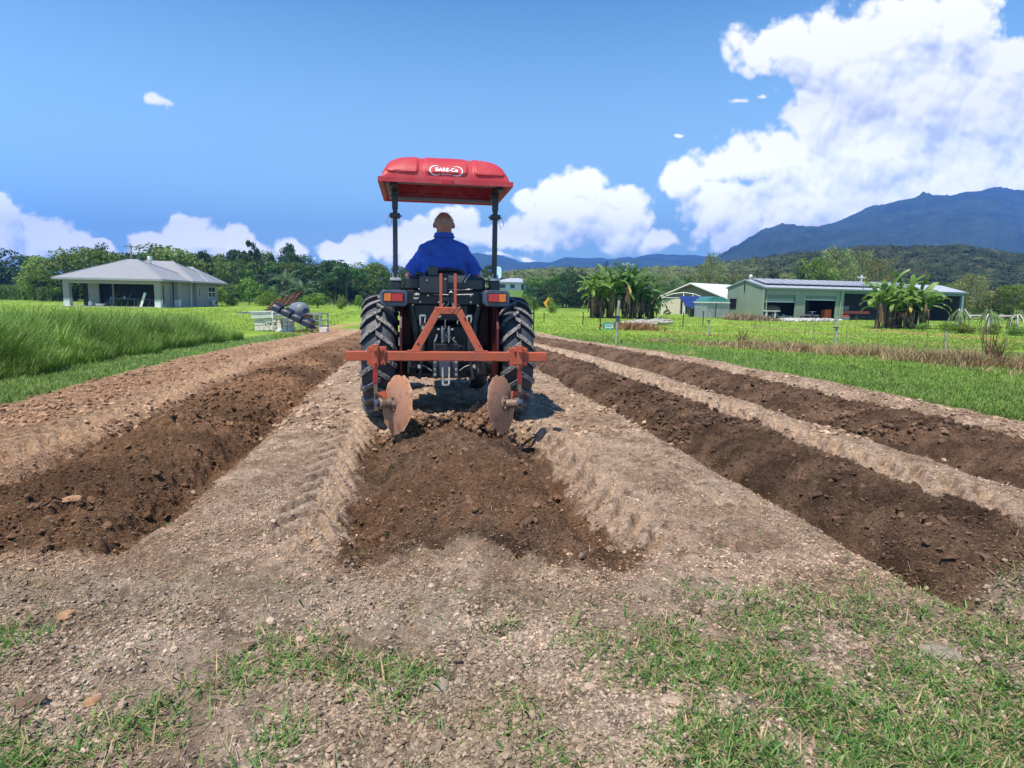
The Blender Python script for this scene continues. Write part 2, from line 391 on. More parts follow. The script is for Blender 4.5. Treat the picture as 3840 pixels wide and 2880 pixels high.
def colors(x, y):
    s, sn, field, head, dL, dC, d1, d2 = zones(x, y)
    f1 = fbm(x*.9, y*.9, 4, 101); f2 = fbm(x*5, y*5, 4, 111, .6); f3 = fbm(x*22, y*22, 3, 121, .6)
    def c3(c): return np.array(c)[None, :]
    def mix(a, b, t): return a+(b-a)*np.clip(t, 0, 1)[:, None]
    dry = mix(c3((.37, .250, .168)), c3((.60, .440, .315)), (f2-.3)*2.2)
    dryL = mix(c3((.40, .230, .135)), c3((.60, .385, .240)), (f2-.3)*2.2)
    col = mix(dry, dryL, 1-ss(-2.3, -.9, s))
    col = mix(col, c3((.58, .385, .245)), np.exp(-((s+2.84)/.22)**4)*ss(2, 3, y)*.85)
    for c_, w_ in ((3.42, .16), (1.16, .17), (-.55, .15)): col = mix(col, c3((.62, .445, .315)), np.exp(-((s-c_)/w_)**4)*ss(2, 2.6, y)*.75)
    col = mix(col, c3((.19, .12, .082)), ss(.58, .70, f3)*.6)
    darkA = mix(c3((.078, .047, .031)), c3((.215, .130, .083)), (f2-.3)*2.2)
    darkL = mix(c3((.105, .057, .033)), c3((.36, .205, .115)), (f1-.25)*1.8)
    col = mix(col, darkL, dL*.96)
    dCc = mix(darkA*1.25, c3((.205, .112, .064)), .75*ss(.35, .62, f1))
    col = mix(col, dCc, dC*.97); col = mix(col, darkA, d1*.97); col = mix(col, darkA*1.12, d2*.97)
    # rubble edge left of the track
    col = mix(col, c3((.20, .115, .07)), np.exp(-((s+3.4)/.5)**2)*ss(.50, .64, f2)*.6)
    # headland turf soil
    hsoil = mix(c3((.41, .295, .205)), c3((.66, .51, .385)), (f2-.3)*2.2)
    hsoil = mix(hsoil, c3((.22, .175, .095)), ss(.45, .7, fbm(x*2.1+3, y*2.1, 3, 141))*.35)
    hsoil = mix(hsoil, c3((.17, .125, .09)), ss(.55, .68, f3)*.6)
    col = mix(hsoil, col, head)
    # lawns
    lawn = mix(c3((.165, .265, .032)), c3((.27, .385, .055)), (f1-.3)*2.5)
    verge = mix(c3((.085, .165, .035)), c3((.16, .26, .065)), (f2-.3)*2.4)
    vm = np.clip((1-ss(7.6, 8.8, s+.5*f1))*ss(0, 1, s)+(1-ss(3.6, 4.2, -s-.6))*0+(1-ss(0, 1, s))*ss(-5.6, -5.0, s), 0, 1)*(1-ss(24, 32, y))
    g = mix(lawn, verge, vm)
    strawc = mix(c3((.33, .21, .10)), c3((.46, .34, .17)), (f2-.3)*2)
    # dry weed strip beside the fence and worn vehicle tracks
    def seg(pts, w):
        dmin = np.full(len(x), 1e9)
        for (ax, ay), (bx, by) in zip(pts[:-1], pts[1:]):
            t = np.clip(((x-ax)*(bx-ax)+(y-ay)*(by-ay))/((bx-ax)**2+(by-ay)**2), 0, 1)
            dmin = np.minimum(dmin, np.hypot(x-ax-t*(bx-ax), y-ay-t*(by-ay)))
        return 1-ss(w*.5, w, dmin+w*.8*(fbm(x*1.5, y*1.5, 3, 151)-.5))
    g = mix(g, strawc, seg(WEEDS, 1.0)*.6)
    for pts, w, c in TRACKS: g = mix(g, c3(c)*(.8+.5*f2[:, None]), seg(pts, w)*.8)
    far = ss(60, 110, y)
    g = mix(g, c3((.10, .17, .03)), far*.6)
    lf = field*ss(1.2, 1.6, y)+(1-ss(1.2, 1.6, y))
    return mix(g, col, np.clip(np.maximum(field, 1-ss(2.0, 2.6, y+.3*(f1-.5))), 0, 1)*(1-ss(6.2, 6.6, s)*ss(2.4, 2.8, y)))
def G2(*a): p = gnd(*a); return (p.x, p.y)
WEEDS = [G2(1400, 738), G2(1540, 746), G2(1700, 757), G2(2000, 780), G2(2212, 800), G2(2450, 830)]
TRACKS = [([G2(1150, 738), G2(1330, 752), G2(1480, 762)], .5, (.34, .24, .10)),
          ([G2(1560, 700), G2(1700, 712), G2(1850, 728)], .5, (.36, .24, .12)),
          ([G2(1420, 716), G2(1560, 724), G2(1660, 728)], .8, (.34, .20, .09)),
          ([G2(1880, 712), G2(2000, 722), G2(2212, 738), G2(2400, 745)], .9, (.42, .20, .10)),
          ([G2(2000, 742), G2(2110, 745), G2(2300, 752)], 1.1, (.42, .26, .14)),
          ([G2(60, 628), G2(-40, 640)], 1.5, (.2, .1, .05)),
          ([G2(640, 722), G2(730, 703), G2(780, 700)], .8, (.42, .25, .14))]

def build_ground():
    ys = [-3, -1.5, -.5, .2, .6]; y = .8
    while y < 45: ys.append(y); y += max(.0056, y*y/1200.0)
    while y < 5500: ys.append(y); y *= 1.06
    ys = np.array(ys); nc = 1150
    t = np.linspace(-1, 1, nc)
    Wd = np.where(ys < 1, 3.0, .92*ys+2.08)
    X = (Wd[:, None]*t[None, :]).ravel(); Y = np.repeat(ys, nc)
    Z = H(X, Y)
    col = colors(X, Y)
    V = np.stack([X, Y, Z], 1)
    i = np.arange(len(ys)-1)[:, None]*nc+np.arange(nc-1)[None, :]
    F = np.stack([i, i+1, i+nc+1, i+nc], -1).reshape(-1, 4)
    _, sn, field, head, *_r = zones(X, Y)
    soilm = (np.maximum(field, (Y < 2.4))*1.0)[F].mean(1) > .5
    for name, sel, m in (('field_soil', soilm, m_soil), ('lawn', ~soilm, m_lawn)):
        f = F[sel]; used = np.unique(f); remap = np.zeros(len(V), dtype=np.int64); remap[used] = np.arange(len(used))
        tag(link(name, npmesh(name, V[used], remap[f], m, col[used], True)), None, None, None, 'structure')
build_ground()

# ------------------------------------------------------------------ loose clods, straw, grass
def ico(sub):
    import bmesh
    bm = bmesh.new(); bmesh.ops.create_icosphere(bm, subdivisions=sub, radius=1)
    v = np.array([p.co[:] for p in bm.verts]); f = np.array([[q.index for q in p.verts] for p in bm.faces]); bm.free(); return v, f
def rand_ground(n, ylo, yhi, margin=1.0, power=1.0):
    inv = rng.uniform(1/yhi**power, 1/ylo**power, n); y = inv**(-1/power)
    x = rng.uniform(-1, 1, n)*(.84*y+1.1*margin); return x, y
def clods(name, n, sub, ylo, yhi, smin, smax, label, smooth=True):
    x, y = rand_ground(n*3, ylo, yhi)
    s, sn, field, head, dL, dC, d1, d2 = zones(x, y)
    dark = np.clip(dL+dC+d1+d2, 0, 1)
    w = (np.maximum(field, y < 2.4))*((.35 if smooth else .9)+.65*np.maximum(dark, np.maximum(np.exp(-((s-5.5)/.35)**2), np.exp(-((s+3.4)/.5)**2))))
    w = w*(.35+ss(.3, .7, fbm(x*3, y*3, 3, 201))*1.3)*np.where(y < 2.3, .75, 1)*(1-.7*np.clip(np.exp(-((s+2.84)/.22)**4)+np.exp(-((s-3.42)/.17)**4)+np.exp(-((s-1.16)/.18)**4)+np.exp(-((s+.55)/.16)**4), 0, 1))
    if 'dark turned' in label: w = w*dark*(dark > .8)*ss(2.2, 2.6, y)
    k = np.where(rng.random(len(x)) < w)[0][:n]; x, y, dark = x[k], y[k], dark[k]; n = len(x)
    bv, bf = ico(sub)
    r = smin+(smax-smin)*rng.random(n)**(4 if smooth else 2.2)
    sc_ = np.stack([r*rng.uniform(.8, 1.5, n), r*rng.uniform(.7, 1.2, n), r*rng.uniform(.45, .85, n)], 1)
    a = rng.uniform(0, 2*pi, n); ca, sa = np.cos(a), np.sin(a)
    V = bv[None]*sc_[:, None, :]*(1+rng.uniform(-.20, .20, (n, len(bv), 1))+.35*(vn(bv[None, :, 0]*2+x[:, None]*91, bv[None, :, 1]*2+bv[None, :, 2]*2+y[:, None]*57, 5)-.5)[:, :, None])
    tl = rng.uniform(-.5, .5, n)[:, None]
    V[:, :, 2] += V[:, :, 0]*tl
    Vx = V[:, :, 0]*ca[:, None]-V[:, :, 1]*sa[:, None]; Vy = V[:, :, 0]*sa[:, None]+V[:, :, 1]*ca[:, None]
    z = H(x, y)
    V = np.stack([Vx+x[:, None], Vy+y[:, None], V[:, :, 2]+(z+sc_[:, 2]*.25)[:, None]], -1)
    F = (bf[None]+(np.arange(n)*len(bv))[:, None, None]).reshape(-1, 3)
    c = colors(x+rng.normal(0, .07, n), y+rng.normal(0, .05, n))*(rng.uniform(.58, 1.05 if smooth else 1.16, n)*np.where(y < 2.3, .88, 1))[:, None]
    c = np.repeat(c, len(bv), 0)
    tag(link(name, npmesh(name, V, F, m_clod, c, False)), label, 'soil clods', None, 'stuff')
clods('soil_clods', 8000, 2, .95, 8.0, .003, .012, 'loose crumbled clods of brown soil scattered over the near furrows', False)
clods('soil_crumbs', 190000, 1, .95, 12, .0024, .0075, 'fine angular crumbs of dry soil covering the pale strips', False)
clods('soil_clods', 2200, 2, 1.9, 16, .008, .026, 'bigger broken brown clods lying on the dark turned rows')
clods('soil_clods', 22000, 1, 5, 30, .006, .036, 'loose brown soil clods scattered over the far rows')

def blades(name, x, y, L, lean, width, col, m, label, cat, seg=3, z0=None, stiff=.9, droop=1.0, az=None):
    n = len(x); az = rng.uniform(0, 2*pi, n) if az is None else az
    z = H(x, y) if z0 is None else z0
    ts = np.linspace(0, 1, seg+1)
    ang = lean[:, None]+droop*ts[None, :]**1.3           # from vertical
    dl = (L/seg)[:, None]
    dr = np.sin(np.clip(ang, 0, 2.4))*dl; dz = np.cos(np.clip(ang, 0, 2.4))*dl
    r = np.concatenate([np.zeros((n, 1)), np.cumsum(dr[:, :-1], 1)], 1); h = np.concatenate([np.zeros((n, 1)), np.cumsum(dz[:, :-1], 1)], 1)
    h = np.maximum(h, .002)
    wd = width[:, None]*(1-ts[None, :]**1.6*.92)*.5
    tw = az+pi/2+rng.uniform(-.7, .7, n)
    cx = x[:, None]+r*np.cos(az)[:, None]; cy = y[:, None]+r*np.sin(az)[:, None]; cz = z[:, None]+h-.004
    ox = wd*np.cos(tw)[:, None]; oy = wd*np.sin(tw)[:, None]
    V = np.stack([np.stack([cx-ox, cy-oy, cz], -1), np.stack([cx+ox, cy+oy, cz], -1)], 2).reshape(n, -1, 3)
    b = np.arange(seg)*2
    f = np.stack([b, b+1, b+3, b+2], 1)
    F = (f[None]+(np.arange(n)*(2*(seg+1)))[:, None, None]).reshape(-1, 4)
    c = np.repeat(col, 2*(seg+1), 0)
    return tag(link(name, npmesh(name, V, F, m, c, False)), label, cat, None, 'stuff')
def gcol(n, a, b, dry=(.42, .33, .17), pd=.1):
    t = rng.random(n)[:, None]; c = np.array(a)+(np.array(b)-np.array(a))*t
    d = rng.random(n) < pd; c[d] = np.array(dry)*rng.uniform(.7, 1.2, d.sum())[:, None]; return c

# foreground turf: low tufts of broad couch grass, thicker to the right
def near_turf():
    n = 50000
    x, y = rand_ground(n, .9, 3.0, 1, 1.0)
    edge = 2.08+.10*x
    p = ss(.40, .66, .5*fbm(x*2.3+1.7, y*2.3, 3, 301)+.5*fbm(x*7, y*7, 3, 302)+.19*ss(-.1, .9, x)-.05+.07*(1-ss(.9, 1.5, y))-.03)*(1-ss(edge-.15, edge+.25, y+.35*(fbm(x*3, y*3, 3, 305)-.5)))+.012
    k = rng.random(n) < p*.95; x, y = x[k], y[k]; n = len(x)
    nb = rng.integers(3, 10, n)
    X = np.repeat(x, nb); Y = np.repeat(y, nb); m = len(X)
    X = X+rng.normal(0, .020, m); Y = Y+rng.normal(0, .020, m)
    shade = np.repeat(rng.uniform(.7, 1.25, n), nb)[:, None]
    c = gcol(m, (.045, .135, .022), (.18, .32, .065), (.46, .34, .18), .24)*shade
    az = np.repeat(rng.uniform(0, 2*pi, n), nb)+rng.normal(0, 1.3, m)
    blades('turf_grass', X, Y, rng.uniform(.016, .060, m)*(1+.6*(rng.random(m) < .1)), rng.uniform(.5, 1.55, m), rng.uniform(.002, .0062, m)*(1+.5*(rng.random(m) < .12)), c, m_grass,
           'low green couch grass with bare patches in the foreground', 'grass', 3, droop=.7, az=az)
near_turf()
def straw():
    n = 15000; x, y = rand_ground(n, .95, 9)
    s, sn, field, *_r = zones(x, y); k = (field > .5) | (y < 2.5); x, y = x[k], y[k]; n = len(x)
    c = gcol(n, (.30, .22, .13), (.52, .42, .27), (.12, .2, .06), .15)
    blades('dead_grass_stalks', x, y, rng.uniform(.02, .11, n)**1.0, rng.uniform(1.2, 1.65, n), rng.uniform(.0012, .003, n), c, m_straw,
           'dry straw and dead roots lying on the tilled soil', 'straw', 3, droop=.3)
straw()
def verge(name, test, n, ylo, yhi, L, wd, a, b, label, pd=.06):
    x, y = rand_ground(n, ylo, yhi); k = test(x, y, zones(x, y)); x, y = x[k], y[k]; n = len(x)
    c = gcol(n, a, b, (.34, .30, .12), pd)*(.75+.6*fbm(x*2, y*2, 3, 311))[:, None]
    blades(name, x, y, rng.uniform(*L, n), rng.uniform(.1, .9, n), rng.uniform(*wd, n)*(1+y/14), c, m_grass, label, 'grass', 2, droop=.7)
verge('verge_grass', lambda x, y, z: (z[2] < .5) & (z[0] > 5.3) & (z[0] < 12+.3*y), 380000, 4.5, 24, (.03, .085), (.004, .009), (.10, .19, .03), (.21, .33, .06), 'short green grass verge right of the tilled rows')
verge('verge_grass', lambda x, y, z: (z[2] < .5) & (z[0] < -3.7) & (z[0] > -5.4), 260000, 4.5, 26, (.03, .085), (.004, .009), (.10, .18, .035), (.22, .33, .075), 'short mown green grass strip left of the tilled rows')

# tall grass on the left
def tall():
    n = 150000
    y = rng.uniform(5.6**.5, 34**.5, n)**2*1.0; x = -4.9-SL*y-rng.random(n)**1.7*(.86*y+2.5)
    s = x+SL*y
    edge = -4.95+.22*(fbm(y*1.1, y*0+3, 3, 401)-.5)*2+.25*(vn(x*1.2, y*1.2, 402)-.5)
    k = (s < edge) & (y < 17.5+9*ss(-10, -14, x)+2*fbm(x*.3, y*.3, 2, 77)) & (x > -.9*y-3); x, y, s, edge = x[k], y[k], s[k], edge[k]; n = len(x)
    clump = fbm(x*1.15, y*1.15, 3, 403); e = ss(0, .9, edge-s)
    L = (.26+.40*e)*(.30+1.35*clump)*rng.uniform(.55, 1.25, n)*(1-.35*ss(22, 30, y)); k2 = rng.random(n) < .03; L[k2] *= 1.35
    c = gcol(n, (.078, .185, .024), (.23, .375, .068), (.36, .33, .13), .05)*(.35+1.25*fbm(x*1.5, y*1.1, 3, 405))[:, None]
    az = rng.uniform(0, 2*pi, n)*.0+rng.normal(.1, 1.3, n)
    blades('tall_grass', x, y, L, rng.uniform(.02, .38, n), rng.uniform(.006, .012, n)*(1+y/26), c, m_grass,
           'tall lush green grass stand left of the mown strip', 'tall grass', 4, droop=.95, az=az)
tall()
# dry weeds along the fence
def weeds():
    P_ = np.array(WEEDS); n = 52000
    i = rng.integers(0, len(P_)-1, n); t = rng.random(n); q = P_[i]*(1-t)[:, None]+P_[i+1]*t[:, None]
    x = q[:, 0]+rng.normal(0, .42, n); y = q[:, 1]+rng.normal(0, .5, n)+.2
    cl = fbm(x*1.6, y*1.6, 3, 421); k = rng.random(n) < ss(.38, .66, cl)*(.3+.7*ss(4.5, 8, x)); x, y, cl = x[k], y[k], cl[k]; n = len(x)
    c = gcol(n, (.27, .175, .10), (.48, .36, .21), (.14, .19, .05), .16)
    blades('dry_weeds', x, y, rng.uniform(.08, .38, n)*cl*1.7*(.55+.45*ss(5, 9, x)), rng.uniform(.05, .9, n), rng.uniform(.004, .010, n)*(1+y/20), c, m_straw,
           'dead brown weeds tangled along the wire fence', 'dry weeds', 3, droop=.8)
    # fine meadow texture on the far lawns
    n = 60000; x, y = rand_ground(n, 20, 60, 1, 1); s = x+SL*y; k = ((s > 6) | (s < -4.2)) & ~((s < -4.9) & (y < 27)); x, y = x[k], y[k]; n = len(x)
    c = gcol(n, (.15, .25, .03), (.29, .41, .06), (.45, .36, .14), .06)
    blades('meadow_grass', x, y, rng.uniform(.04, .12, n), rng.uniform(.1, .8, n), rng.uniform(.012, .03, n)*(1+y/30), c, m_grass, 'mown bright green paddock grass around the buildings', 'grass', 1, droop=.5)
weeds()

# ------------------------------------------------------------------ mountains and wooded hill
def profile(pts, D):
    P_ = [ray(x/3.75, y/3.75) for x, y in pts]
    return np.array([(p[0]/p[1]*D, EYE+p[2]/p[1]*D) for p in P_])
def ridge_mesh(name, pts, D, depth, amp, cols_fn, mat_, nx=420, ny=60, fr=1/120.0, seed=0, back=.5):
    P_ = profile(pts, D); xs = np.linspace(P_[0, 0], P_[-1, 0], nx); hz = np.interp(xs, P_[:, 0], P_[:, 1])
    t = np.linspace(0, 1+back, ny)                     # 0 = front foot, 1 = ridge
    X = np.repeat(xs[None], ny, 0); T = np.repeat(t[:, None], nx, 1)
    Yd = D-depth*(1-T)
    X = X*(Yd/D)
    prof = np.where(T <= 1, np.sin(np.clip(T, 0, 1)*pi/2)**1.15, 1-.6*(T-1))
    n = fbm(X*fr, Yd*fr*.7, 5, seed+1, .55)-.5
    gul = (np.abs(fbm(X*fr*1.6+.5*T, Yd*fr*.25, 3, seed+9)-.5))*2
    env = np.sin(np.clip(T, 0, 1)*pi)**.7
    Z = hz[None]*prof*(1-.22*env*(1-gul)*.6)+amp*n*2*env+amp*.12*(fbm(X*fr*9, Yd*fr*9, 3, seed+4)-.5)
    Z = np.where(T < .02, -3, Z)
    V = np.stack([X, Yd, Z], -1).reshape(-1, 3)
    i = np.arange(ny-1)[:, None]*nx+np.arange(nx-1)[None]
    F = np.stack([i, i+1, i+nx+1, i+nx], -1).reshape(-1, 4)
    me = npmesh(name, V, F, mat_, cols_fn(V), True)
    return tag(link(name, me), None, None, None, 'structure')
m_mtn = attr_mat('mountain_forest', 1.0, nscale=.035, nvar=.35, nscale2=.006, bump=1.0, bscale=.05, bdist=14, spec=0)
def mcol(V): return np.array((.050, .070, .036))[None]*(.5+1.1*fbm(V[:, 0]/260, V[:, 1]/260+V[:, 2]/90, 4, 71))[:, None]
ridge_mesh('mountain', [(2480, 1140), (2560, 1060), (2620, 1010), (2704, 956), (2808, 897), (2860, 872), (2912, 858), (3030, 849), (3070, 851), (3119, 838), (3253, 797), (3416, 756), (3527, 730), (3560, 733), (3623, 718), (3680, 716), (3727, 708), (3772, 719), (3840, 730), (3960, 752), (4200, 790), (4500, 860)],
           2600, 1500, 40, mcol, m_mtn, nx=620, ny=90, seed=500)
ridge_mesh('mountain', [(1500, 1010), (1620, 985), (1700, 960), (1800, 952), (1865, 957), (1954, 984), (2068, 982), (2123, 963), (2174, 967), (2222, 967), (2257, 964), (2287, 971), (2357, 962), (2377, 967), (2417, 956), (2470, 953), (2546, 954), (2640, 960), (2760, 975), (2900, 1000)],
           4400, 1900, 45, mcol, m_mtn, nx=420, ny=60, seed=520, fr=1/300.0)
ridge_mesh('mountain', [(1980, 1060), (2200, 1030), (2380, 1000), (2480, 994), (2560, 1005), (2640, 985), (2720, 1000), (2900, 1040)],
           3300, 900, 25, mcol, m_mtn, nx=300, ny=40, seed=540, fr=1/200.0)
m_hill = attr_mat('hill_floor', 1.0, nscale=.4, nvar=.3, spec=0)
HILL = [(1780, 1090), (1860, 1048), (1960, 1030), (2100, 1022), (2250, 1030), (2400, 1030), (2600, 1020), (2700, 1002), (2850, 988), (3000, 968), (3120, 962), (3250, 950), (3400, 952), (3520, 948), (3620, 950), (3720, 962), (3840, 985), (3960, 1000), (4100, 1010)]
HD, HDEP = 430.0, 250.0
def hillz(X, Y):
    P_ = profile(HILL, HD); T = 1-(HD-Y)/HDEP
    hz = np.interp(X*HD/Y, P_[:, 0], P_[:, 1])-6.5
    return np.where(T > 1, hz*(1-.3*(T-1)), hz*np.sin(np.clip(T, 0, 1)*pi/2)**1.2)-.3+2.5*(fbm(X/40, Y/40, 3, 88)-.5)
def build_hill():
    P_ = profile(HILL, HD); nx, ny = 200, 50
    xs = np.linspace(P_[0, 0]-20, P_[-1, 0], nx); t = np.linspace(-.02, 1.4, ny)
    Y = np.repeat((HD-HDEP*(1-t))[:, None], nx, 1); X = xs[None]*Y/HD
    Z = hillz(X, Y)-np.where(t[:, None] < 0, 3, 0)
    V = np.stack([X, Y, Z], -1).reshape(-1, 3); i = np.arange(ny-1)[:, None]*nx+np.arange(nx-1)[None]
    F = np.stack([i, i+1, i+nx+1, i+nx], -1).reshape(-1, 4)
    tag(link('hill', npmesh('hill', V, F, m_hill, np.repeat(np.array([[.04, .07, .025]]), len(V), 0), True)), None, None, None, 'structure')
    # canopy of the wooded hill: thousands of crowns, one mass
    n = 5200
    Y = rng.uniform(HD-HDEP*.92, HD+30, n); X = rng.uniform(P_[0, 0]-15, P_[-1, 0], n)*Y/HD
    Z = hillz(X, Y); r = rng.uniform(2.2, 4.8, n); hh = r*rng.uniform(.7, 1.0, n)
    bv, bf = ico(2); bv = bv.copy()
    V = bv[None]*np.stack([r, r, hh], 1)[:, None]*(1+.0*r[:, None, None])
    nd = vn(bv[None, :, 0]*2.1+X[:, None], bv[None, :, 1]*2.1+bv[None, :, 2]*1.7+Y[:, None], 3)
    V = V*(.58+.5*nd)[:, :, None]+np.stack([X, Y, Z+3.2+rng.uniform(0, 2.4, n)], 1)[:, None]
    F = (bf[None]+(np.arange(n)*len(bv))[:, None, None]).reshape(-1, 3)
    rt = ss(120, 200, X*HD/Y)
    base = np.array((.125, .155, .060))*(1-rt[:, None])+np.array((.048, .064, .028))*rt[:, None]  # darker right-hand crowns: cloud shadow put into the leaf colour
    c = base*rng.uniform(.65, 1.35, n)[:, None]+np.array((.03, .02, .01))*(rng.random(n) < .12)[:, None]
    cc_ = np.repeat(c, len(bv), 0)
    # leaf clumps on every crown
    kq = 64; q = n*kq
    d = rng.normal(0, 1, (q, 3)); d[:, 2] = np.abs(d[:, 2])+.05; d /= np.linalg.norm(d, axis=1)[:, None]
    ctr = np.repeat(np.stack([X, Y, Z+4.0], 1), kq, 0)+d*np.repeat(np.stack([r, r, hh], 1), kq, 0)*rng.uniform(.9, 1.25, (q, 1))
    QV, QF = leafquads(ctr, d, rng.uniform(.5, 1.2, q))
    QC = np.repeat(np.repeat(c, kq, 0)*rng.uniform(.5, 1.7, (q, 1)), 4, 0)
    F4 = np.concatenate([np.concatenate([F, F[:, 2:3]], 1)])    # keep tris separate mesh below
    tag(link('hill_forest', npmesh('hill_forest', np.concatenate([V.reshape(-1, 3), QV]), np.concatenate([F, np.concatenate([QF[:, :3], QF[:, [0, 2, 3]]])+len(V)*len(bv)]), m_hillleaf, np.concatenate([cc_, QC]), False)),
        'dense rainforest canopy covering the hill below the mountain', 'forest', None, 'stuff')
def leafquads(ctr, nrm, size, jit=.9, asp=.6):
    n = len(ctr); nn = nrm+rng.normal(0, jit*.6, (n, 3)); nn /= np.linalg.norm(nn, axis=1)[:, None]+1e-9
    a = np.cross(nn, rng.normal(0, 1, (n, 3))); a /= np.linalg.norm(a, axis=1)[:, None]+1e-9; b = np.cross(nn, a)
    a = a*(size*.5)[:, None]; b = b*(size*.5*asp)[:, None]
    V = np.stack([ctr-a, ctr-b*1.0+a*.1, ctr+a, ctr+b+a*.1], 1).reshape(-1, 3)
    F = np.arange(n)[:, None]*4+np.arange(4)[None]
    return V, F
build_hill()

# ------------------------------------------------------------------ trees
def crown_mesh(name, nclump, nleaf, col, seed, flat=.85, spread=.62, csize=(.20, .36), leaf=.055, wisp=0.0, low=.18, droop=0.0):
    global rng
    r0 = rng; rng = np.random.default_rng(seed)
    cs = []
    for i in range(nclump):
        while True:
            p = rng.uniform(-1, 1, 3)
            if np.linalg.norm(p) < 1: break
        p = p/np.linalg.norm(p)*np.linalg.norm(p)**.45
        cs.append((p[0]*spread*.5, p[1]*spread*.5, low+(1-low)*(.5+.5*p[2]*.86), rng.uniform(*csize)*.5))
    cs = np.array(cs); n = nleaf
    k = rng.integers(0, nclump, n)
    d = rng.normal(0, 1, (n, 3)); d[:, 2] += .35; d /= np.linalg.norm(d, axis=1)[:, None]
    rad = rng.uniform(.55, 1.05, n)+wisp*rng.random(n)**3
    rr = cs[k, 3][:, None]*rad[:, None]*np.array([1, 1, flat])[None]
    ctr = cs[k, :3]+d*rr
    if droop: ctr[:, 2] -= droop*rng.random(n)**2*cs[k, 3]
    ctr[:, 2] = np.maximum(ctr[:, 2], .04)
    sxy = .5/np.percentile(np.abs(ctr[:, :2]), 99); zt = ctr[:, 2].max(); ctr[:, :2] *= sxy; ctr[:, 2] *= 1/zt; cs = cs.copy(); cs[:, :2] *= sxy; cs[:, 2] *= 1/zt
    V, F = leafquads(ctr, d, rng.uniform(.6, 1.4, n)*leaf, asp=.55)
    ctint = rng.uniform(.7, 1.35, nclump)[k]
    c = np.array(col)[None]*(ctint*rng.uniform(.75, 1.3, n))[:, None]
    c[:, 0] *= 1+.35*(rng.random(n) < .15)
    me = npmesh(name, V, F, m_leaf, np.repeat(c, 4, 0), False)
    rng = r0
    return me, cs
def trunk_mesh(name, cs, m, seed, w=.028, nb=7):
    rr = random.Random(seed); mb = MB()
    top = (rr.uniform(-.04, .04), rr.uniform(-.04, .04), .62)
    mid = (rr.uniform(-.03, .03), rr.uniform(-.03, .03), .3)
    mb.tube([(0, 0, -.04), (0, 0, .03), mid, top], [w*1.5, w, w*.75, w*.4], 7)
    for i in range(min(nb, len(cs))):
        c = cs[i]; t = rr.uniform(.25, .9); a = Vector(mid)*(1-t)+Vector(top)*t
        e = Vector(c[:3]); m1 = (a+e)/2+Vector((0, 0, -.03))
        mb.tube([a, m1, e], [w*.4, w*.25, w*.1], 5)
    return mb.mesh(name, m, 60)
def tree_kind(key, *a, bark=None, tw=.028, nb=7, **k):
    me, cs = crown_mesh('crown', *a, **k); tm = trunk_mesh('trunk', cs, bark or m_bark, k['seed'], tw, nb); KIND[key] = (me, tm)
KIND = {}
tree_kind('broad1', 34, 4200, (.12, .20, .032), seed=1, low=.04, spread=.78, csize=(.24, .40))
tree_kind('broad2', 38, 4200, (.11, .19, .034), seed=2, flat=.75, low=.03, spread=.8, csize=(.22, .38))
tree_kind('broad3', 30, 4000, (.16, .24, .04), seed=3, spread=.85, low=.03, csize=(.24, .42))
tree_kind('dark1', 28, 3600, (.055, .105, .030), seed=4, spread=.82, flat=.65, low=.03, csize=(.24, .40))
tree_kind('dark2', 32, 4200, (.042, .082, .028), seed=5, low=.02, spread=.82, csize=(.26, .42))
tree_kind('tiered', 16, 2600, (.06, .115, .03), seed=6, spread=.95, csize=(.3, .42), flat=.32, low=.35)
tree_kind('wispy', 15, 1500, (.075, .13, .04), seed=7, spread=.55, csize=(.14, .26), low=.42, leaf=.045, wisp=.5, nb=12)
tree_kind('olive', 46, 6500, (.23, .27, .085), seed=8, flat=1.2, spread=.74, csize=(.18, .34), leaf=.038, droop=.6, low=.10, bark=m_palebark, nb=14)
tree_kind('bush', 22, 2200, (.14, .25, .035), seed=9, low=-.05, spread=.95, csize=(.36, .55), leaf=.075)
tree_kind('bush2', 18, 1800, (.21, .32, .045), seed=10, low=-.05, spread=.95, csize=(.30, .52), leaf=.08, wisp=.6)
ORD = {}
def ordn(n):
    w = ['first','second','third','fourth','fifth','sixth','seventh','eighth','ninth','tenth','eleventh','twelfth','thirteenth','fourteenth','fifteenth','sixteenth','seventeenth','eighteenth','nineteenth','twentieth']
    if n <= 20: return w[n-1]
    return {2: 'twenty', 3: 'thirty'}[n//10]+'-'+w[n % 10-1] if n % 10 else {3: 'thirtieth', 4: 'fortieth'}[n//10]
def nth(label):
    ORD[label] = ORD.get(label, 0)+1
    return label+', '+ordn(ORD[label])+' from the left'
def plant_tree(kind, cx, top, wid, D, label, cat='tree', group=None, name='tree', basey=None, deep=None, bz=None):
    """cx, top, wid: measured on the photograph; D: distance of the tree"""
    p = dsp(cx, top, D); b = float(base_z(D)) if bz is None else bz
    h = (p.z-b); w = wid/2.1602/620*D
    t = empty(name, (p.x, D, b), (0, 0, random.uniform(0, 6.28)), label, cat, group)
    ws = w; t.scale = (ws, ws*(deep or 1.0), h)
    cr_, tr_ = KIND[kind]; link('crown', cr_, t); link('trunk', tr_, t)
    return t
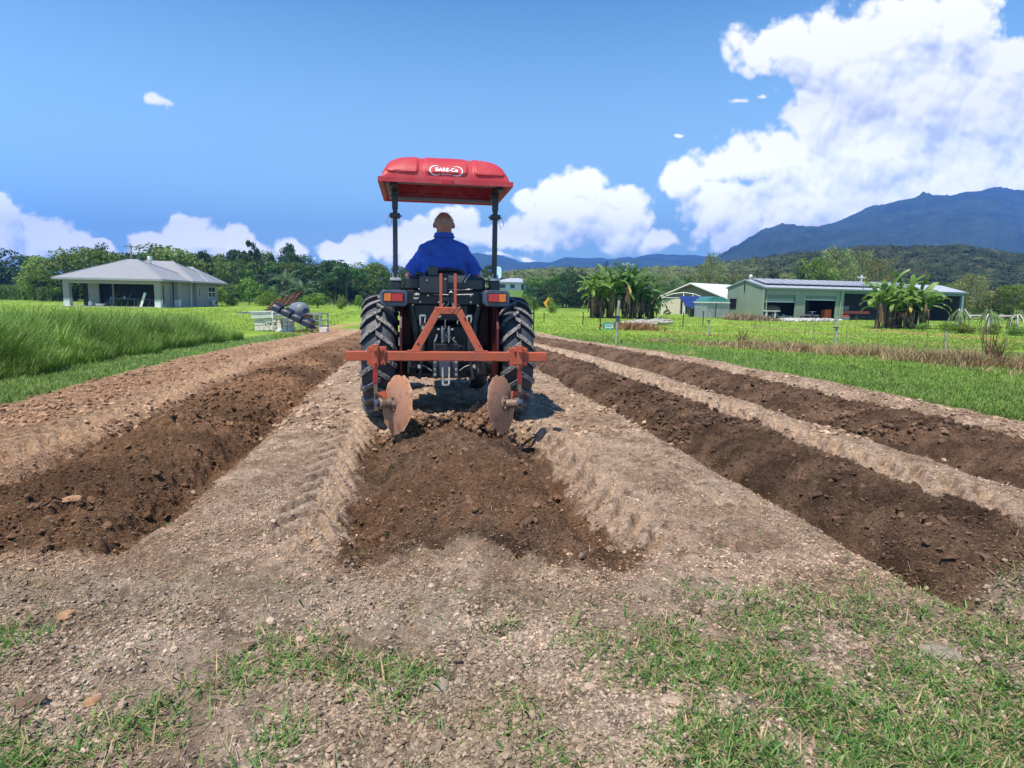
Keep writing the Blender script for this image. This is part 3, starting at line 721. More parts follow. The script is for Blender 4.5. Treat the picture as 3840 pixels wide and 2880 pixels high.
# single trees one can tell apart
plant_tree('dark2', 30, 536, 120, 150, 'very dark broad tree at the far left edge behind the cane', name='broadleaf_tree')  # dark leaf kind on these two edge trees stands in for cloud shade
plant_tree('dark2', -40, 545, 120, 150, 'near black tree cut off by the left edge of the photo', name='broadleaf_tree')
plant_tree('broad3', 118, 546, 120, 92, 'pale green spreading tree left of the grey roofed house', name='broadleaf_tree')
plant_tree('broad1', 190, 536, 150, 96, 'mid green dome shaped tree behind the left corner of the grey roof', name='broadleaf_tree', basey=None)
plant_tree('broad3', 85, 580, 80, 88, 'low light green bushy tree beside the dark trees at left', name='broadleaf_tree')
plant_tree('wispy', 200, 519, 88, 118, 'tall thin tree with open crown rising over the trees left of the house', name='wispy_tree')
plant_tree('wispy', 240, 545, 50, 125, 'slim half bare tree just left of the power pole', name='wispy_tree')
plant_tree('dark1', 285, 552, 60, 130, 'small dark tree behind the roof beside the power pole', name='broadleaf_tree')
plant_tree('broad3', 352, 527, 150, 120, 'large bright green tree with wide crown behind the roof flue', name='broadleaf_tree')
plant_tree('dark1', 438, 541, 44, 135, 'dark round crown between two brighter trees right of the roof flue', name='broadleaf_tree')
plant_tree('tiered', 541, 521, 36, 150, 'tall layered tree crown sticking up highest in the wood', name='layered_tree')
plant_tree('dark1', 628, 526, 52, 150, 'dark pointed tree standing above the middle of the wood', name='broadleaf_tree')
plant_tree('dark1', 722, 562, 110, 118, 'big dark tree at the right end of the wood', name='broadleaf_tree', group=None)
plant_tree('tiered', 748, 568, 90, 112, 'dark layered tree with flat branches left of the tractor', name='layered_tree')
plant_tree('broad1', 802, 566, 80, 125, 'light green tree just left of the roll bar post', name='broadleaf_tree')
plant_tree('wispy', 840, 570, 60, 132, 'thin layered tree behind the left roll bar post', name='wispy_tree')
plant_tree('broad2', 875, 572, 60, 140, 'green tree seen between the roll bar post and the blue shirt', name='broadleaf_tree')
plant_tree('dark1', 925, 590, 120, 140, 'tree hidden behind the driver', name='broadleaf_tree')
plant_tree('tiered', 1060, 572, 40, 140, 'small tree right of the driver behind the mirror', name='layered_tree')
# the wood behind the left house: front row and back row
topx = [260, 330, 420, 480, 540, 600, 660, 700, 760, 820, 880]; topy = [560, 545, 552, 545, 548, 548, 556, 566, 580, 588, 590]
for row, (D, dy, step, kinds, lab) in enumerate([(158, -3, 22, ['broad2', 'broad1', 'tiered', 'dark1', 'wispy'], 'tree in the crest row of the wood behind the grey house'),
                                 (146, 14, 26, ['broad1', 'broad2', 'dark1', 'broad2'], 'tree in the middle row of the wood behind the grey house'),
                                 (134, 36, 26, ['broad2', 'dark1', 'broad3', 'dark2'], 'tree in the near row of the wood behind the grey house')]):
    x = 268+row*9
    while x < 880:
        ty = np.interp(x, topx, topy)+dy+random.uniform(-5, 7)
        k_ = random.choice(kinds)
        if x > 690: k_ = random.choice(['dark1', 'dark2', 'dark1', 'broad2'])
        plant_tree(k_, x, ty, random.uniform(44, 66), D+random.uniform(-4, 4), nth(lab), group='trees of the wood behind the grey roofed house', name='forest_tree')
        x += step*random.uniform(.75, 1.2)
for x in np.arange(500, 850, 22):
    plant_tree(random.choice(['dark2', 'dark1', 'broad2']), x+random.uniform(-6, 6), 612+random.uniform(-8, 10), 44, 122+random.uniform(-4, 4), nth('dark low tree at the foot of the left wood'), group='low trees along the foot of the left wood', name='forest_tree')
# far left cane
def cane():
    n = 9000; y = rng.uniform(95, 125, n); x = rng.uniform(-.87, -.70, n)*y
    c = gcol(n, (.09, .17, .03), (.16, .27, .05), (.3, .3, .1), .03)
    blades('sugar_cane', x, y, rng.uniform(1.8, 2.6, n), rng.uniform(0, .3, n), np.full(n, .22), c, m_grass, 'pale green cane field at the far left below the dark trees', 'cane', 3, z0=np.interp(y, [0, 400], [-.25, -.25]), droop=.6)
cane()
# shrubs at the edge of the left paddock
for cx, top, w, D, k_, lab in [(350, 632, 20, 66, 'bush', 'small bright shrub at the right end of the grey roofed house'), (478, 622, 34, 78, 'bush', 'round green shrub nearest the grey roofed house in the shrub row'), (536, 600, 52, 84, 'bush', 'tall dark green shrub in the shrub row, largest of all'), (568, 628, 36, 80, 'bush2', 'yellow green shrub left of the rusty harrow'),
                         (592, 618, 30, 82, 'bush2', 'light green shrub directly behind the rusty harrow'), (610, 640, 34, 76, 'bush2', 'low yellowish shrub behind the steel drum'), (500, 640, 30, 76, 'bush2', 'low light shrub between the first two big shrubs'),
                         (686, 632, 56, 74, 'bush', 'wide green shrub right of the steel drum'), (646, 642, 30, 76, 'bush2', 'low pale shrub just right of the steel drum'), (737, 634, 22, 68, 'bush2', 'small spiky shrub standing alone in the paddock left of the tractor'),
                         (775, 636, 20, 70, 'bush', 'small round shrub nearest the left tractor tyre')]:
    plant_tree(k_, cx, top, w, D, lab, 'shrub', name='shrub')
# right hand trees
for cx, top, w, D, k_, lab, nm in [
    (1541, 543, 50, 118, 'olive', 'tall slender tree with drooping crown left of the green shed', 'drooping_tree'), (1520, 585, 60, 120, 'olive', 'shorter olive tree leaning left of the tall slender tree', 'drooping_tree'),
    (1760, 555, 70, 112, 'broad1', 'bright green tree behind the left half of the solar roof', 'broadleaf_tree'), (1812, 529, 90, 115, 'olive', 'largest grey green tree behind the shed roof', 'drooping_tree'),
    (1868, 536, 66, 118, 'olive', 'tall grey green tree right of the largest tree behind the shed', 'drooping_tree'), (1905, 552, 66, 116, 'olive', 'right hand one of the grey green trees behind the shed', 'drooping_tree'), (1785, 570, 60, 108, 'broad3', 'pale tree in front of the largest tree behind the shed', 'broadleaf_tree'),
    (2110, 588, 78, 72, 'olive', 'yellow green open tree with pale branches right of the shed', 'open_tree'), (2060, 612, 60, 80, 'olive', 'grey green tree just behind the right end of the shed', 'open_tree'), (2190, 614, 60, 70, 'broad1', 'vivid green tree near the right edge above the log rail', 'broadleaf_tree'), (2150, 636, 70, 74, 'dark1', 'dark green low tree between the open tree and the vivid one', 'broadleaf_tree'), (2230, 630, 50, 66, 'broad2', 'green tree cut by the right edge of the photo', 'broadleaf_tree'),
    (1232, 574, 50, 118, 'dark2', 'dark rounded tree behind the left banana clump', 'broadleaf_tree'), (1205, 590, 60, 122, 'broad2', 'green tree over the yellow road sign', 'broadleaf_tree'), (1255, 584, 60, 114, 'dark2', 'very dark tree above the left banana clump', 'broadleaf_tree'),
    (1160, 598, 60, 126, 'broad1', 'mid green tree right of the distant white house', 'broadleaf_tree'), (1130, 640, 40, 110, 'broad3', 'low tree at the foot of the bank below the white house', 'broadleaf_tree')]:
    plant_tree(k_, cx, top, w, D, lab, name=nm)
for row, (D, ty0, step) in enumerate([(136, 594, 30), (124, 612, 30), (116, 630, 34)]):
    x = 1165+row*8
    while x < 1760:
        ty = ty0+random.uniform(-9, 8)+(6 if x < 1240 else 0)
        plant_tree(random.choice(['dark1', 'dark2', 'broad2'] if x < 1330 else ['broad1', 'olive', 'broad2', 'dark1', 'broad3']), x, ty, random.uniform(50, 72), D+random.uniform(-4, 4),
                   nth(['tree in the back row behind the banana clumps', 'tree in the middle row behind the banana clumps', 'tree in the front row behind the banana clumps'][row]), group='trees of the belt behind the bananas and the shed', name='forest_tree')
        x += step*random.uniform(.75, 1.2)
for x in np.arange(1960, 2240, 34):
    plant_tree(random.choice(['broad2', 'dark1', 'olive']), x, 622+random.uniform(-14, 8), 60, 108+random.uniform(-8, 8), nth('tree behind the right end of the shed'), group='trees behind the right end of the shed', name='forest_tree')
for cx, top, w, D, k_, lab in [(1153, 640, 20, 62, 'bush', 'small shrub on the lawn just right of the tractor tyre'), (1194, 640, 24, 66, 'bush2', 'rounded shrub beside the yellow road sign'), (1336, 692, 26, 34.5, 'bush', 'bright green bush at the base of the thick fence post'), (1306, 697, 20, 35, 'bush2', 'low yellow green bush behind the small teal sign'), (1441, 668, 15, 60, 'dark1', 'clipped leafy pillar shrub before the white gabled building')]:
    plant_tree(k_, cx, top, w, D, lab, 'shrub', name='shrub')
# palms
def palm_leaf(L, n=12, drop=1.5, up=.9, w=.22):
    mb = MB(); p = Vector((0, 0, 0)); a = up; pts = [p.copy()]
    for i in range(n):
        a -= drop/n*(.4+1.2*i/n); p = p+Vector((cos(a), 0, sin(a)))*L/n; pts.append(p.copy())
    for i in range(1, n+1):
        q = pts[i]; d = (pts[i]-pts[i-1]).normalized(); s_ = w*L*sin(pi*(i/(n+1))**.8)
        for sg in (-1, 1):
            tip = q+Vector((d.x*.3*s_, sg*s_, -.45*s_)); mb.add([q, q+d*L/n*.55, tip], [(0, 1, 2)])
    mb.tube(pts[::2], .012*L, 4)
    return mb
m_palm = mat('palm_leaf', (.075, .13, .035), .5, var=.3)
def make_palm(H_, L, label, group=None, cat='palm tree', loc=(0, 0, 0)):
    t = empty('palm_tree', loc, (0, 0, random.random()*6), label, cat, group)
    MB().tube([(0, 0, -.1), (.05, 0, H_*.5), (0, .05, H_)], [.16, .12, .1], 8).build('trunk', m_bark, t, 60)
    mb = MB()
    for k in range(13):
        l = palm_leaf(L*random.uniform(.8, 1.1), up=random.uniform(.1, 1.3)); rz = Matrix.Translation((0, 0, H_)) @ Matrix.Rotation(k*2.4, 4, 'Z')
        mb.add([rz @ Vector(v) for v in l.v], l.f)
    mb.build('fronds', m_palm, t)
    return t
for cx, cy, D, sz, lab in [(618, 606, 112, 3.2, 'feathery palm low in the wood, left one of two'), (655, 628, 108, 3.0, 'feathery palm low in the wood, right one of two'), (600, 640, 104, 2.4, 'short palm at the wood edge above the shrub row'),
                      (1308, 586, 112, 2.6, 'palm head rising above the left banana clump'), (1355, 582, 114, 2.4, 'palm head rising behind the pole over the bananas'), (1480, 625, 100, 3.2, 'pale feathery palm above the white gabled building'), (1452, 628, 98, 2.8, 'feathery palm left of the white gabled building roof'), (1580, 618, 92, 2.6, 'light green palm beside the left wall of the green shed')]:
    p = dsp(cx, cy, D); b = float(base_z(D)); make_palm(p.z-b, sz*1.15, lab, loc=(p.x, D, b))

# ------------------------------------------------------------------ banana plants
m_ban = [mat('banana_leaf', (.17, .29, .045), .42, var=.25, vscale=2.5, spec=.5), mat('banana_leaf_dark', (.09, .19, .035), .42, var=.25, vscale=2.5)]
m_bdead = mat('banana_dead_leaf', (.17, .11, .065), .9, var=.4, vscale=3)
m_bstem = mat('banana_stem', (.10, .075, .045), .8, col2=(.05, .035, .025), vscale=5)
m_byel = mat('banana_yellow_leaf', (.42, .28, .05), .6, var=.2)
for m in m_ban:
    t = m.node_tree; b = t.nodes['Principled BSDF']; tr = N(t, 'ShaderNodeBsdfTranslucent'); t.links.new(b.inputs['Base Color'].links[0].from_socket, tr.inputs[0])
    ms = N(t, 'ShaderNodeMixShader', inp={0: .35, 1: b.outputs[0], 2: tr.outputs[0]}); t.links.new(ms.outputs[0], t.nodes['Material Output'].inputs[0])
def banana_leaf_mesh(seed, L, up, drop, w, m):
    rr = random.Random(seed); n = 16; a = up; p = Vector((0, 0, 0)); pts = [p.copy()]
    for i in range(n):
        a -= drop/n*(.3+1.4*(i/n)**1.3); p = p+Vector((cos(a), 0, sin(a)))*L/n; pts.append(p.copy())
    mb = MB(); tw = rr.uniform(-.3, .3)
    for sg in (-1, 1):
        fold = rr.uniform(.25, .6)
        for i in range(2, n):
            t0 = (i-2)/(n-2); wa = w*min(1, (t0*5+.12))*(1 if t0 < .75 else math.sqrt(max(0, 1-((t0-.75)/.27)**2)))
            t1 = (i-1)/(n-2); wb = w*min(1, (t1*5+.12))*(1 if t1 < .75 else math.sqrt(max(0, 1-((t1-.75)/.27)**2)))
            gap = rr.random() < .3; k = .86 if gap else 1.0; f2 = fold+(rr.uniform(-.3, .5) if gap else rr.uniform(-.06, .06))
            q0, q1 = pts[i-1], pts[i-1]+(pts[i]-pts[i-1])*k
            mb.add([q0, q1, q1+Vector((.04*L, sg*wb*cos(f2), -wb*sin(f2)+tw*sg*wb)), q0+Vector((.04*L, sg*wa*cos(f2), -wa*sin(f2)+tw*sg*wa))], [(0, 1, 2, 3)])
    mb.tube(pts, [.028*(1-.8*i/n) for i in range(n+1)], 5)
    return mb.mesh('leaf', m, 50)
BL = [banana_leaf_mesh(i, 2.0, [1.4, 1.25, 1.1, .85, 1.3, .5][i % 6], [1.3, 2.3, 2.7, 2.6, 3.2, 2.4][i % 6], .145, m_ban[0]) for i in range(6)]
BD = [banana_leaf_mesh(20+i, 2.0, [1.4, 1.25, 1.1, .85, 1.3, .5][i % 6], [1.3, 2.3, 2.7, 2.6, 3.2, 2.4][i % 6], .145, m_ban[1]) for i in range(6)]
BY = banana_leaf_mesh(50, 1.5, .1, 1.9, .10, m_byel)
def dead_skirt(seed, H_):
    rr = random.Random(seed); mb = MB()
    for k in range(22):
        a = rr.uniform(0, 6.28); z = H_*rr.uniform(.4, 1.0); L = rr.uniform(.35, .8)
        p = Vector((.09*cos(a), .09*sin(a), z)); q = p+Vector((.16*cos(a), .16*sin(a), -L*.3)); r_ = q+Vector((.03*cos(a), .03*sin(a), -L*.7))
        s_ = Vector((-sin(a), cos(a), 0))*.06
        mb.add([p-s_*.3, p+s_*.3, q+s_, q-s_, r_+s_*.4, r_-s_*.4], [(0, 1, 2, 3), (3, 2, 4, 5)])
    return mb.mesh('dead_leaves', m_bdead)
SK = [dead_skirt(i, 1.0) for i in range(3)]
def banana(x, y, H_, label, group, dark=False, yel=0, sc_=1.0):
    z = float(base_z(y)); t = empty('banana_plant', (x, y, z), (0, 0, random.random()*6.28), label, 'banana plant', group)
    MB().tube([(0, 0, -.05), (.03, 0, H_*.5), (0, .03, H_)], [.13, .10, .06], 8).build('stem', m_bstem, t, 60)
    s_ = link('dead_leaves', random.choice(SK), t); s_.scale = (1.3, 1.3, H_)
    n = random.randint(12, 15); lv = BD if dark else BL
    for k in range(n):
        i = k % 6; l = link('leaf', lv[i], t); l.location = (0, 0, H_-.055*k); l.rotation_euler = (0, 0, k*2.4+random.uniform(-.3, .3)); l.scale = (sc_*random.uniform(.95, 1.4),)*3
    for k in range(yel):
        l = link('leaf', BY, t); l.location = (0, 0, H_-.2); l.rotation_euler = (0, 0, random.random()*6); l['label'] = 'yellowed dying leaf'
    return t
def clump(specs, D, label, group, dark=False, hs_=1.0):
    for i, (cx, dy) in enumerate(sorted(specs)):
        p = dsp(cx, 690, D+dy); label_ = label+', '+ordn(i+1)+' from the left'; banana(p.x, D+dy, hs_*random.uniform(1.6, 2.6), label_, group, dark, yel=1 if i % 5 == 1 else 0, sc_=hs_*.95)
clump([(1278, 0), (1288, 1.4), (1298, .4), (1312, 1.2), (1322, 0), (1292, 2.4)], 50, 'light green banana plant in the left clump', 'banana plants of the left clump')
clump([(1352, 0), (1362, 1.2), (1372, .3), (1382, 1.5), (1366, 2.5), (1350, 2)], 50, 'dark green banana plant in the middle clump', 'banana plants of the middle clump', True, 1.12)
clump([(1398, 1), (1410, 1.6), (1404, 2.6)], 52, 'small banana plant beside the middle clump', 'small banana plants beside the middle clump', True, .8)
clump([(1898, 0), (1914, 1.2), (1930, .2), (1946, 1.3), (1962, .3), (1978, 1.4), (1994, .6), (1945, 2.4), (1925, 3)], 40, 'bright banana plant in the clump before the shed', 'banana plants in front of the shed', hs_=.88)

# ------------------------------------------------------------------ buildings and their things
m_render = mat('render_wall', (.36, .325, .31), .9, var=.08, bump=.3, bscale=30)
m_roofg = mat('grey_roof', (.34, .335, .34), .45, var=.06, vscale=1.5)
m_white = mat('white_paint', (.72, .72, .70), .5, var=.06); m_roofg2 = mat('grey_flashing', (.36, .36, .37), .5)
m_glass = mat('dark_glass', (.012, .014, .018), .08, var=.1)
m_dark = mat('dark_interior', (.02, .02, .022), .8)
m_slab = mat('concrete', (.50, .48, .44), .9, var=.15, vscale=3)
m_grn = mat('green_sheet', (.275, .335, .235), .5, var=.06, vscale=1.2)
m_grnd = mat('green_trim', (.12, .19, .13), .5, var=.06)
m_zinc = mat('zinc_roof', (.46, .48, .54), .35, metal=.0, var=.08, vscale=1.0)
m_galv = mat('galvanised', (.45, .47, .48), .45, metal=.5, var=.15)
m_panel = mat('solar_cell', (.22, .23, .27), .12, var=.05, spec=.8)
m_bluep = mat('blue_solar_cell', (.03, .055, .20), .15, var=.1)
m_orange = mat('orange_plastic', (.75, .13, .03), .45, var=.1)
m_red = mat('red_paint', (.55, .06, .035), .4, var=.1)
m_cream = mat('cream_wall', (.62, .54, .40), .8, var=.08)
m_rustb = mat('rust_brown', (.13, .055, .035), .85, var=.4, vscale=8)
m_wood = mat('weathered_wood', (.36, .33, .29), .9, var=.3, vscale=5)
m_blackpl = mat('black_plastic', (.018, .022, .035), .32, var=.2)
m_block = mat('concrete_block', (.70, .65, .58), .95, var=.12, vscale=5, bump=.4)
m_teal = mat('teal_paint', (.02, .36, .33), .5, var=.1)
m_tealc = mat('green_tank_lid', (.05, .20, .175), .4, var=.1)
m_tarp = mat('dusty_tarp', (.22, .19, .14), .9, var=.2)
m_yel = mat('yellow_sign', (.85, .42, .01), .5, var=.05)
m_greyp = mat('grey_plastic', (.17, .19, .22), .5, var=.15)
m_bluechair = mat('blue_plastic', (.02, .05, .25), .4, var=.1)
def corr(name, mcol, axis='X', scale=8):            # corrugated sheet: bump from a wave
    m = mcol.copy(); m.name = name; t = m.node_tree; b = t.nodes['Principled BSDF']
    tcn = N(t, 'ShaderNodeTexCoord'); wv_ = N(t, 'ShaderNodeTexWave', wave_type='BANDS', bands_direction=axis, inp={0: tcn.outputs['Object'], 'Scale': scale})
    bp = N(t, 'ShaderNodeBump', inp={'Height': wv_.outputs['Fac'], 'Strength': .9, 'Distance': .03}); t.links.new(bp.outputs[0], b.inputs['Normal']); return m
m_grnw = corr('green_corrugated', m_grn, 'X', 3.2); m_grny = corr('green_corrugated_side', m_grn, 'Y', 3.2); m_zincw = corr('zinc_corrugated', m_zinc, 'X', 2.2); m_roofgw = corr('grey_roof_sheet', m_roofg, 'X', 2.0); m_galvw = corr('galvanised_sheet', m_galv, 'X', 4); m_inner = corr('inner_sheet', mat('shaded_inner_steel', (.07, .075, .08), .8, var=.2), 'X', 3)  # inner steel darkened so its colour carries the shade inside the shed
def hip(mb, x0, x1, y0, y1, z, rise, fascia=.18):
    cx = (x0+x1)/2; hw = (x1-x0)/2; hd = (y1-y0)/2
    if hd >= hw: r0, r1 = (cx, y0+hw), (cx, y1-hw)
    else: r0, r1 = (x0+hd, (y0+y1)/2), (x1-hd, (y0+y1)/2)
    v = [(x0,y0,z),(x1,y0,z),(x1,y1,z),(x0,y1,z),(x0,y0,z-fascia),(x1,y0,z-fascia),(x1,y1,z-fascia),(x0,y1,z-fascia),(*r0,z+rise),(*r1,z+rise)]
    if hd >= hw: top = [(0,1,8),(1,2,9,8),(2,3,9),(3,0,8,9)]
    else: top = [(0,1,9,8),(1,2,9),(2,3,8,9),(3,0,8)]
    return mb.add(v, top+[(4,5,1,0),(5,6,2,1),(6,7,3,2),(7,4,0,3),(7,6,5,4)])
def left_house():
    h = empty('house', (-33.9, 60, -.25), (0, 0, R(5.5)), 'low grey rendered house with pale hipped metal roof and open patio', 'house'); h.scale = (.94, 1, 1)
    z1 = 2.52
    for a in [(-9.95, .65, -.65, 9, 2.05), (-9.9, 1.0, 5.6, 13.4, 2.2), (-9.6, 1.05, 9.4, 15.5, 1.75)]:
        mb = MB(); hip(mb, *a[:4], z1+.18, a[4]); mb.build('roof', m_roofgw, h)
        rd = MB(); cx = (a[0]+a[1])/2; hw = (a[1]-a[0])/2; hd = (a[3]-a[2])/2; k = min(hw, hd)
        for (ex, ey) in ((a[0], a[2]), (a[1], a[2]), (a[1], a[3])):
            rx = cx if hd >= hw else (a[0]+hd if ex == a[0] else a[1]-hd); ry = (a[2]+k if ey == a[2] else a[3]-k) if hd >= hw else (a[2]+a[3])/2
            rd.beam((ex, ey, z1+.19), (rx, ry, z1+.2+a[4]), .16, .04)
        rd.build('ridge_cap', m_roofg2, h)
    MB().box(-9.5, .2, -.25, 14.7, -.3, .05).build('floor_slab', m_slab, h)
    MB().box(-9.3, 0, 0, .35, 2.2, z1).build('verandah_beam', m_render, h)
    for x0, x1, y0 in ((-9.3, -8.75, 0), (-.55, 0, 0), (-.35, .1, 3.8)):
        p = MB().box(x0, x1, y0, y0+.5, .05, 2.2 if y0 == 0 else z1).build('pillar', m_render, h)
        MB().box(x0-.015, x1+.015, y0-.015, y0+.515, .05, .75).build('sunlit_pillar_foot', m_white, p)  # white sleeve painted in place of sun on the lower pillar
    MB().box(-8.3, -7.25, 2.4, 2.6, .05, z1).build('wall', m_render, h)
    w = MB().box(-9.3, .1-.6, 3.2, 3.4, .05, z1)
    w.build('glass_door', m_dark, h)
    for x in (-6.25, -1.7): MB().box(x, x+.16, 3.0, 3.19, .05, z1).build('door_frame', m_render, h)
    MB().box(-9.3, -9.1, 3.4, 14.4, .05, z1).build('wall', m_render, h)
    MB().box(-.75, -.5, .5, 4.4, .05, z1).build('wall', m_render, h)
    MB().box(-.6, -.35, 4.4, 8.6, .05, z1).build('wall', m_render, h)
    MB().box(-.6, .0, 8.6, 14.4, .05, z1).build('wall', m_render, h)
    MB().box(-9.3, 0, 14.4, 14.6, .05, z1).build('wall', m_render, h)
    for y0, y1, za, zb in ((1.3, 1.9, .1, 2.2), (9.1, 9.4, 1.0, 2.1)):
        x = -.49 if y0 < 3 else .01
        f = MB().box(x-.02, x+.04, y0, y1, za, zb).build('window', m_white, h); MB().box(x+.041, x+.05, y0+.05, y1-.05, za+.05, zb-.05).build('pane', m_glass, f)
    for k in range(2):
        f = MB().box(0.001, .06, 11.8+k*1.0, 12.75+k*1.0, 1.0, 2.2).build('window', m_white, h)
        pm = MB()
        for q in range(2): pm.box(.061, .07, 11.85+k*1.0, 12.7+k*1.0, 1.06+q*.58, 1.56+q*.58)
        pm.build('pane', m_glass, f)
    MB().tube([(-.2, 7.6, .05), (-.2, 7.6, z1)], .05).build('downpipe', m_white, h)
    f = MB().tube([(-3.3, 5.2, 3.9), (-3.3, 5.2, 5.0)], .14, 10).build('roof_flue', m_white, h, 40)
    MB().tube([(-3.3, 5.2, 4.75), (-3.3, 5.2, 5.15)], .24, 12).build('flue_cap', m_white, f, 40)
    MB().tube([(-.5, 11.5, 3.0), (-.5, 11.5, 3.7)], .05, 8).build('vent_pipe', m_white, h, 40)
    M = Matrix.LocRotScale(h.location, h.rotation_euler, h.scale)
    def W_(x, y, z=.05): return M @ Vector((x, y, z))
    a = empty('air_conditioner', W_(.12, 12.8, .1), (0, 0, R(5.5)), 'white air conditioner box on the far right wall of the grey house', 'air conditioner')
    MB().box(-.02, .35, -.4, .4, 0, .62).build('case', m_white, a, bevel=.02); MB().lathe([(.24, 0), (.24, .02)], Matrix.Translation((.36, .05, .31)) @ Matrix.Rotation(pi/2, 4, 'Y'), 16).build('fan_grille', m_dark, a)
    g = empty('gas_bottle', W_(-7.0, .4), (0, 0, 0), 'white gas bottle on the patio of the grey house', 'gas bottle')
    MB().lathe([(.12, 0), (.17, .05), (.18, .12), (.18, .38), (.14, .46), (.05, .5)], Matrix(), 14).build('tank', m_white, g, 50); MB().lathe([(.09, .5), (.09, .58), (.08, .58)], Matrix(), 12).build('collar', m_galv, g)
    g = empty('wash_tub', W_(-6.0, .3), (0, 0, .2), 'shallow white tub on the patio beside the gas bottle', 'tub')
    MB().lathe([(.28, 0), (.42, .2), (.44, .22), (.40, .21), (.27, .03)], Matrix(), 16).build('bowl', m_white, g, 50); MB().lathe([(.44, .215), (.46, .225), (.46, .24), (.44, .24)], Matrix(), 16, True).build('rim', m_white, g, 50)
    g = empty('plastic_chair', W_(-5.6, 1.0), (0, 0, -.5), 'dark blue plastic chair at the left end of the patio table', 'chair')
    MB().box(-.25, .25, -.25, .25, .42, .46).build('seat', m_bluechair, g, bevel=.02); MB().add([(-.25,.22,.46),(.25,.22,.46),(.22,.34,.95),(-.22,.34,.95),(-.25,.26,.46),(.25,.26,.46),(.22,.38,.95),(-.22,.38,.95)], [(0,1,2,3),(7,6,5,4),(0,4,5,1),(1,5,6,2),(2,6,7,3),(3,7,4,0)]).build('backrest', m_bluechair, g)
    for sx in (-.22, .22):
        MB().box(sx-.03, sx+.03, -.22, .22, .62, .65).build('armrest', m_bluechair, g)
        for sy in (-.22, .22): MB().beam((sx, sy, .42), (sx*1.1, sy*1.1, 0), .04).build('leg', m_bluechair, g)
    g = empty('patio_table', W_(-4.2, 1.3), (0, 0, .1), 'long low grey table on the shaded patio with a bottle on it', 'table')
    MB().box(-1.2, 1.2, -.4, .4, .70, .75).build('tabletop', m_greyp, g)
    for sx in (-1.1, 1.1):
        for sy in (-.34, .34): MB().box(sx-.03, sx+.03, sy-.03, sy+.03, 0, .7).build('leg', m_greyp, g)
    g = empty('bottle', W_(-4.1, 1.2, .80), (0, 0, 0), 'small white bottle standing on the patio table', 'bottle')
    MB().lathe([(.05, 0), (.05, .18), (.02, .25)], Matrix(), 10).build('bottle_body', m_white, g, 40); MB().lathe([(.022, .25), (.022, .29)], Matrix(), 8).build('cap', m_bluechair, g)
    g = empty('round_table', W_(-1.35, 1.0), (0, 0, 0), 'round pale table at the right end of the patio', 'table')
    MB().lathe([(.6, .70), (.62, .72), (.6, .74)], Matrix(), 24).build('tabletop', m_greyp, g, 40)
    for k in range(4): MB().beam((.1*cos(k*1.57), .1*sin(k*1.57), .7), (.45*cos(k*1.57), .45*sin(k*1.57), 0), .04).build('leg', m_greyp, g)
    g = MB(); g.beam((0, 0, .0), (.35, .25, 1.35), .22, .05, (0, 1, 0)); o = g.build('timber_plank', m_white); o.location = W_(-1.9, -.1); tag(o, 'white board leaning at the right end of the patio', 'plank')
left_house()
g = empty('sack_pile', (-51.5, 60, -.25), (0, 0, 0), 'crumpled white sacks lying on the lawn left of the grey house', 'sacks')
for k in range(3):
    mb = MB(); mb.ball((-.7+k*.65, 0, .28), .42, 10, (1, .7, .8)); o = mb.build('sack', m_white, g)
    rr = random.Random(k)
    for v in o.data.vertices: v.co *= rr.uniform(.85, 1.12)
def power_pole(loc, H_, label, arms=1, m=m_wood):
    t = empty('power_pole', loc, (0, 0, .5), label, 'power pole')
    MB().tube([(0, 0, -.2), (0, 0, H_)], [.16, .11], 8).build('pole', m, t, 60)
    for k in range(arms):
        c = MB().box(-1.1, 1.1, -.06, .06, H_-.5-k*.9, H_-.36-k*.9).build('crossarm', m, t)
        for x in (-1, -.35, .35, 1): MB().tube([(x, 0, H_-.36-k*.9), (x, 0, H_-.16-k*.9)], .05, 6).build('insulator', m_white, c)
p = dsp(282, 527, 105); power_pole((p.x, 105, -.25), p.z+.25, 'wooden power pole rising behind the grey roof at left')
p = dsp(1862, 594, 100); power_pole((p.x, 100, -.25), p.z+.25, 'pale power pole with crossarm behind the solar roof', 1, m_white)
p = dsp(1357, 566, 95); power_pole((p.x, 95, -.25), p.z+.25, 'power pole with two crossarms behind the middle banana clump', 2, m_galv)

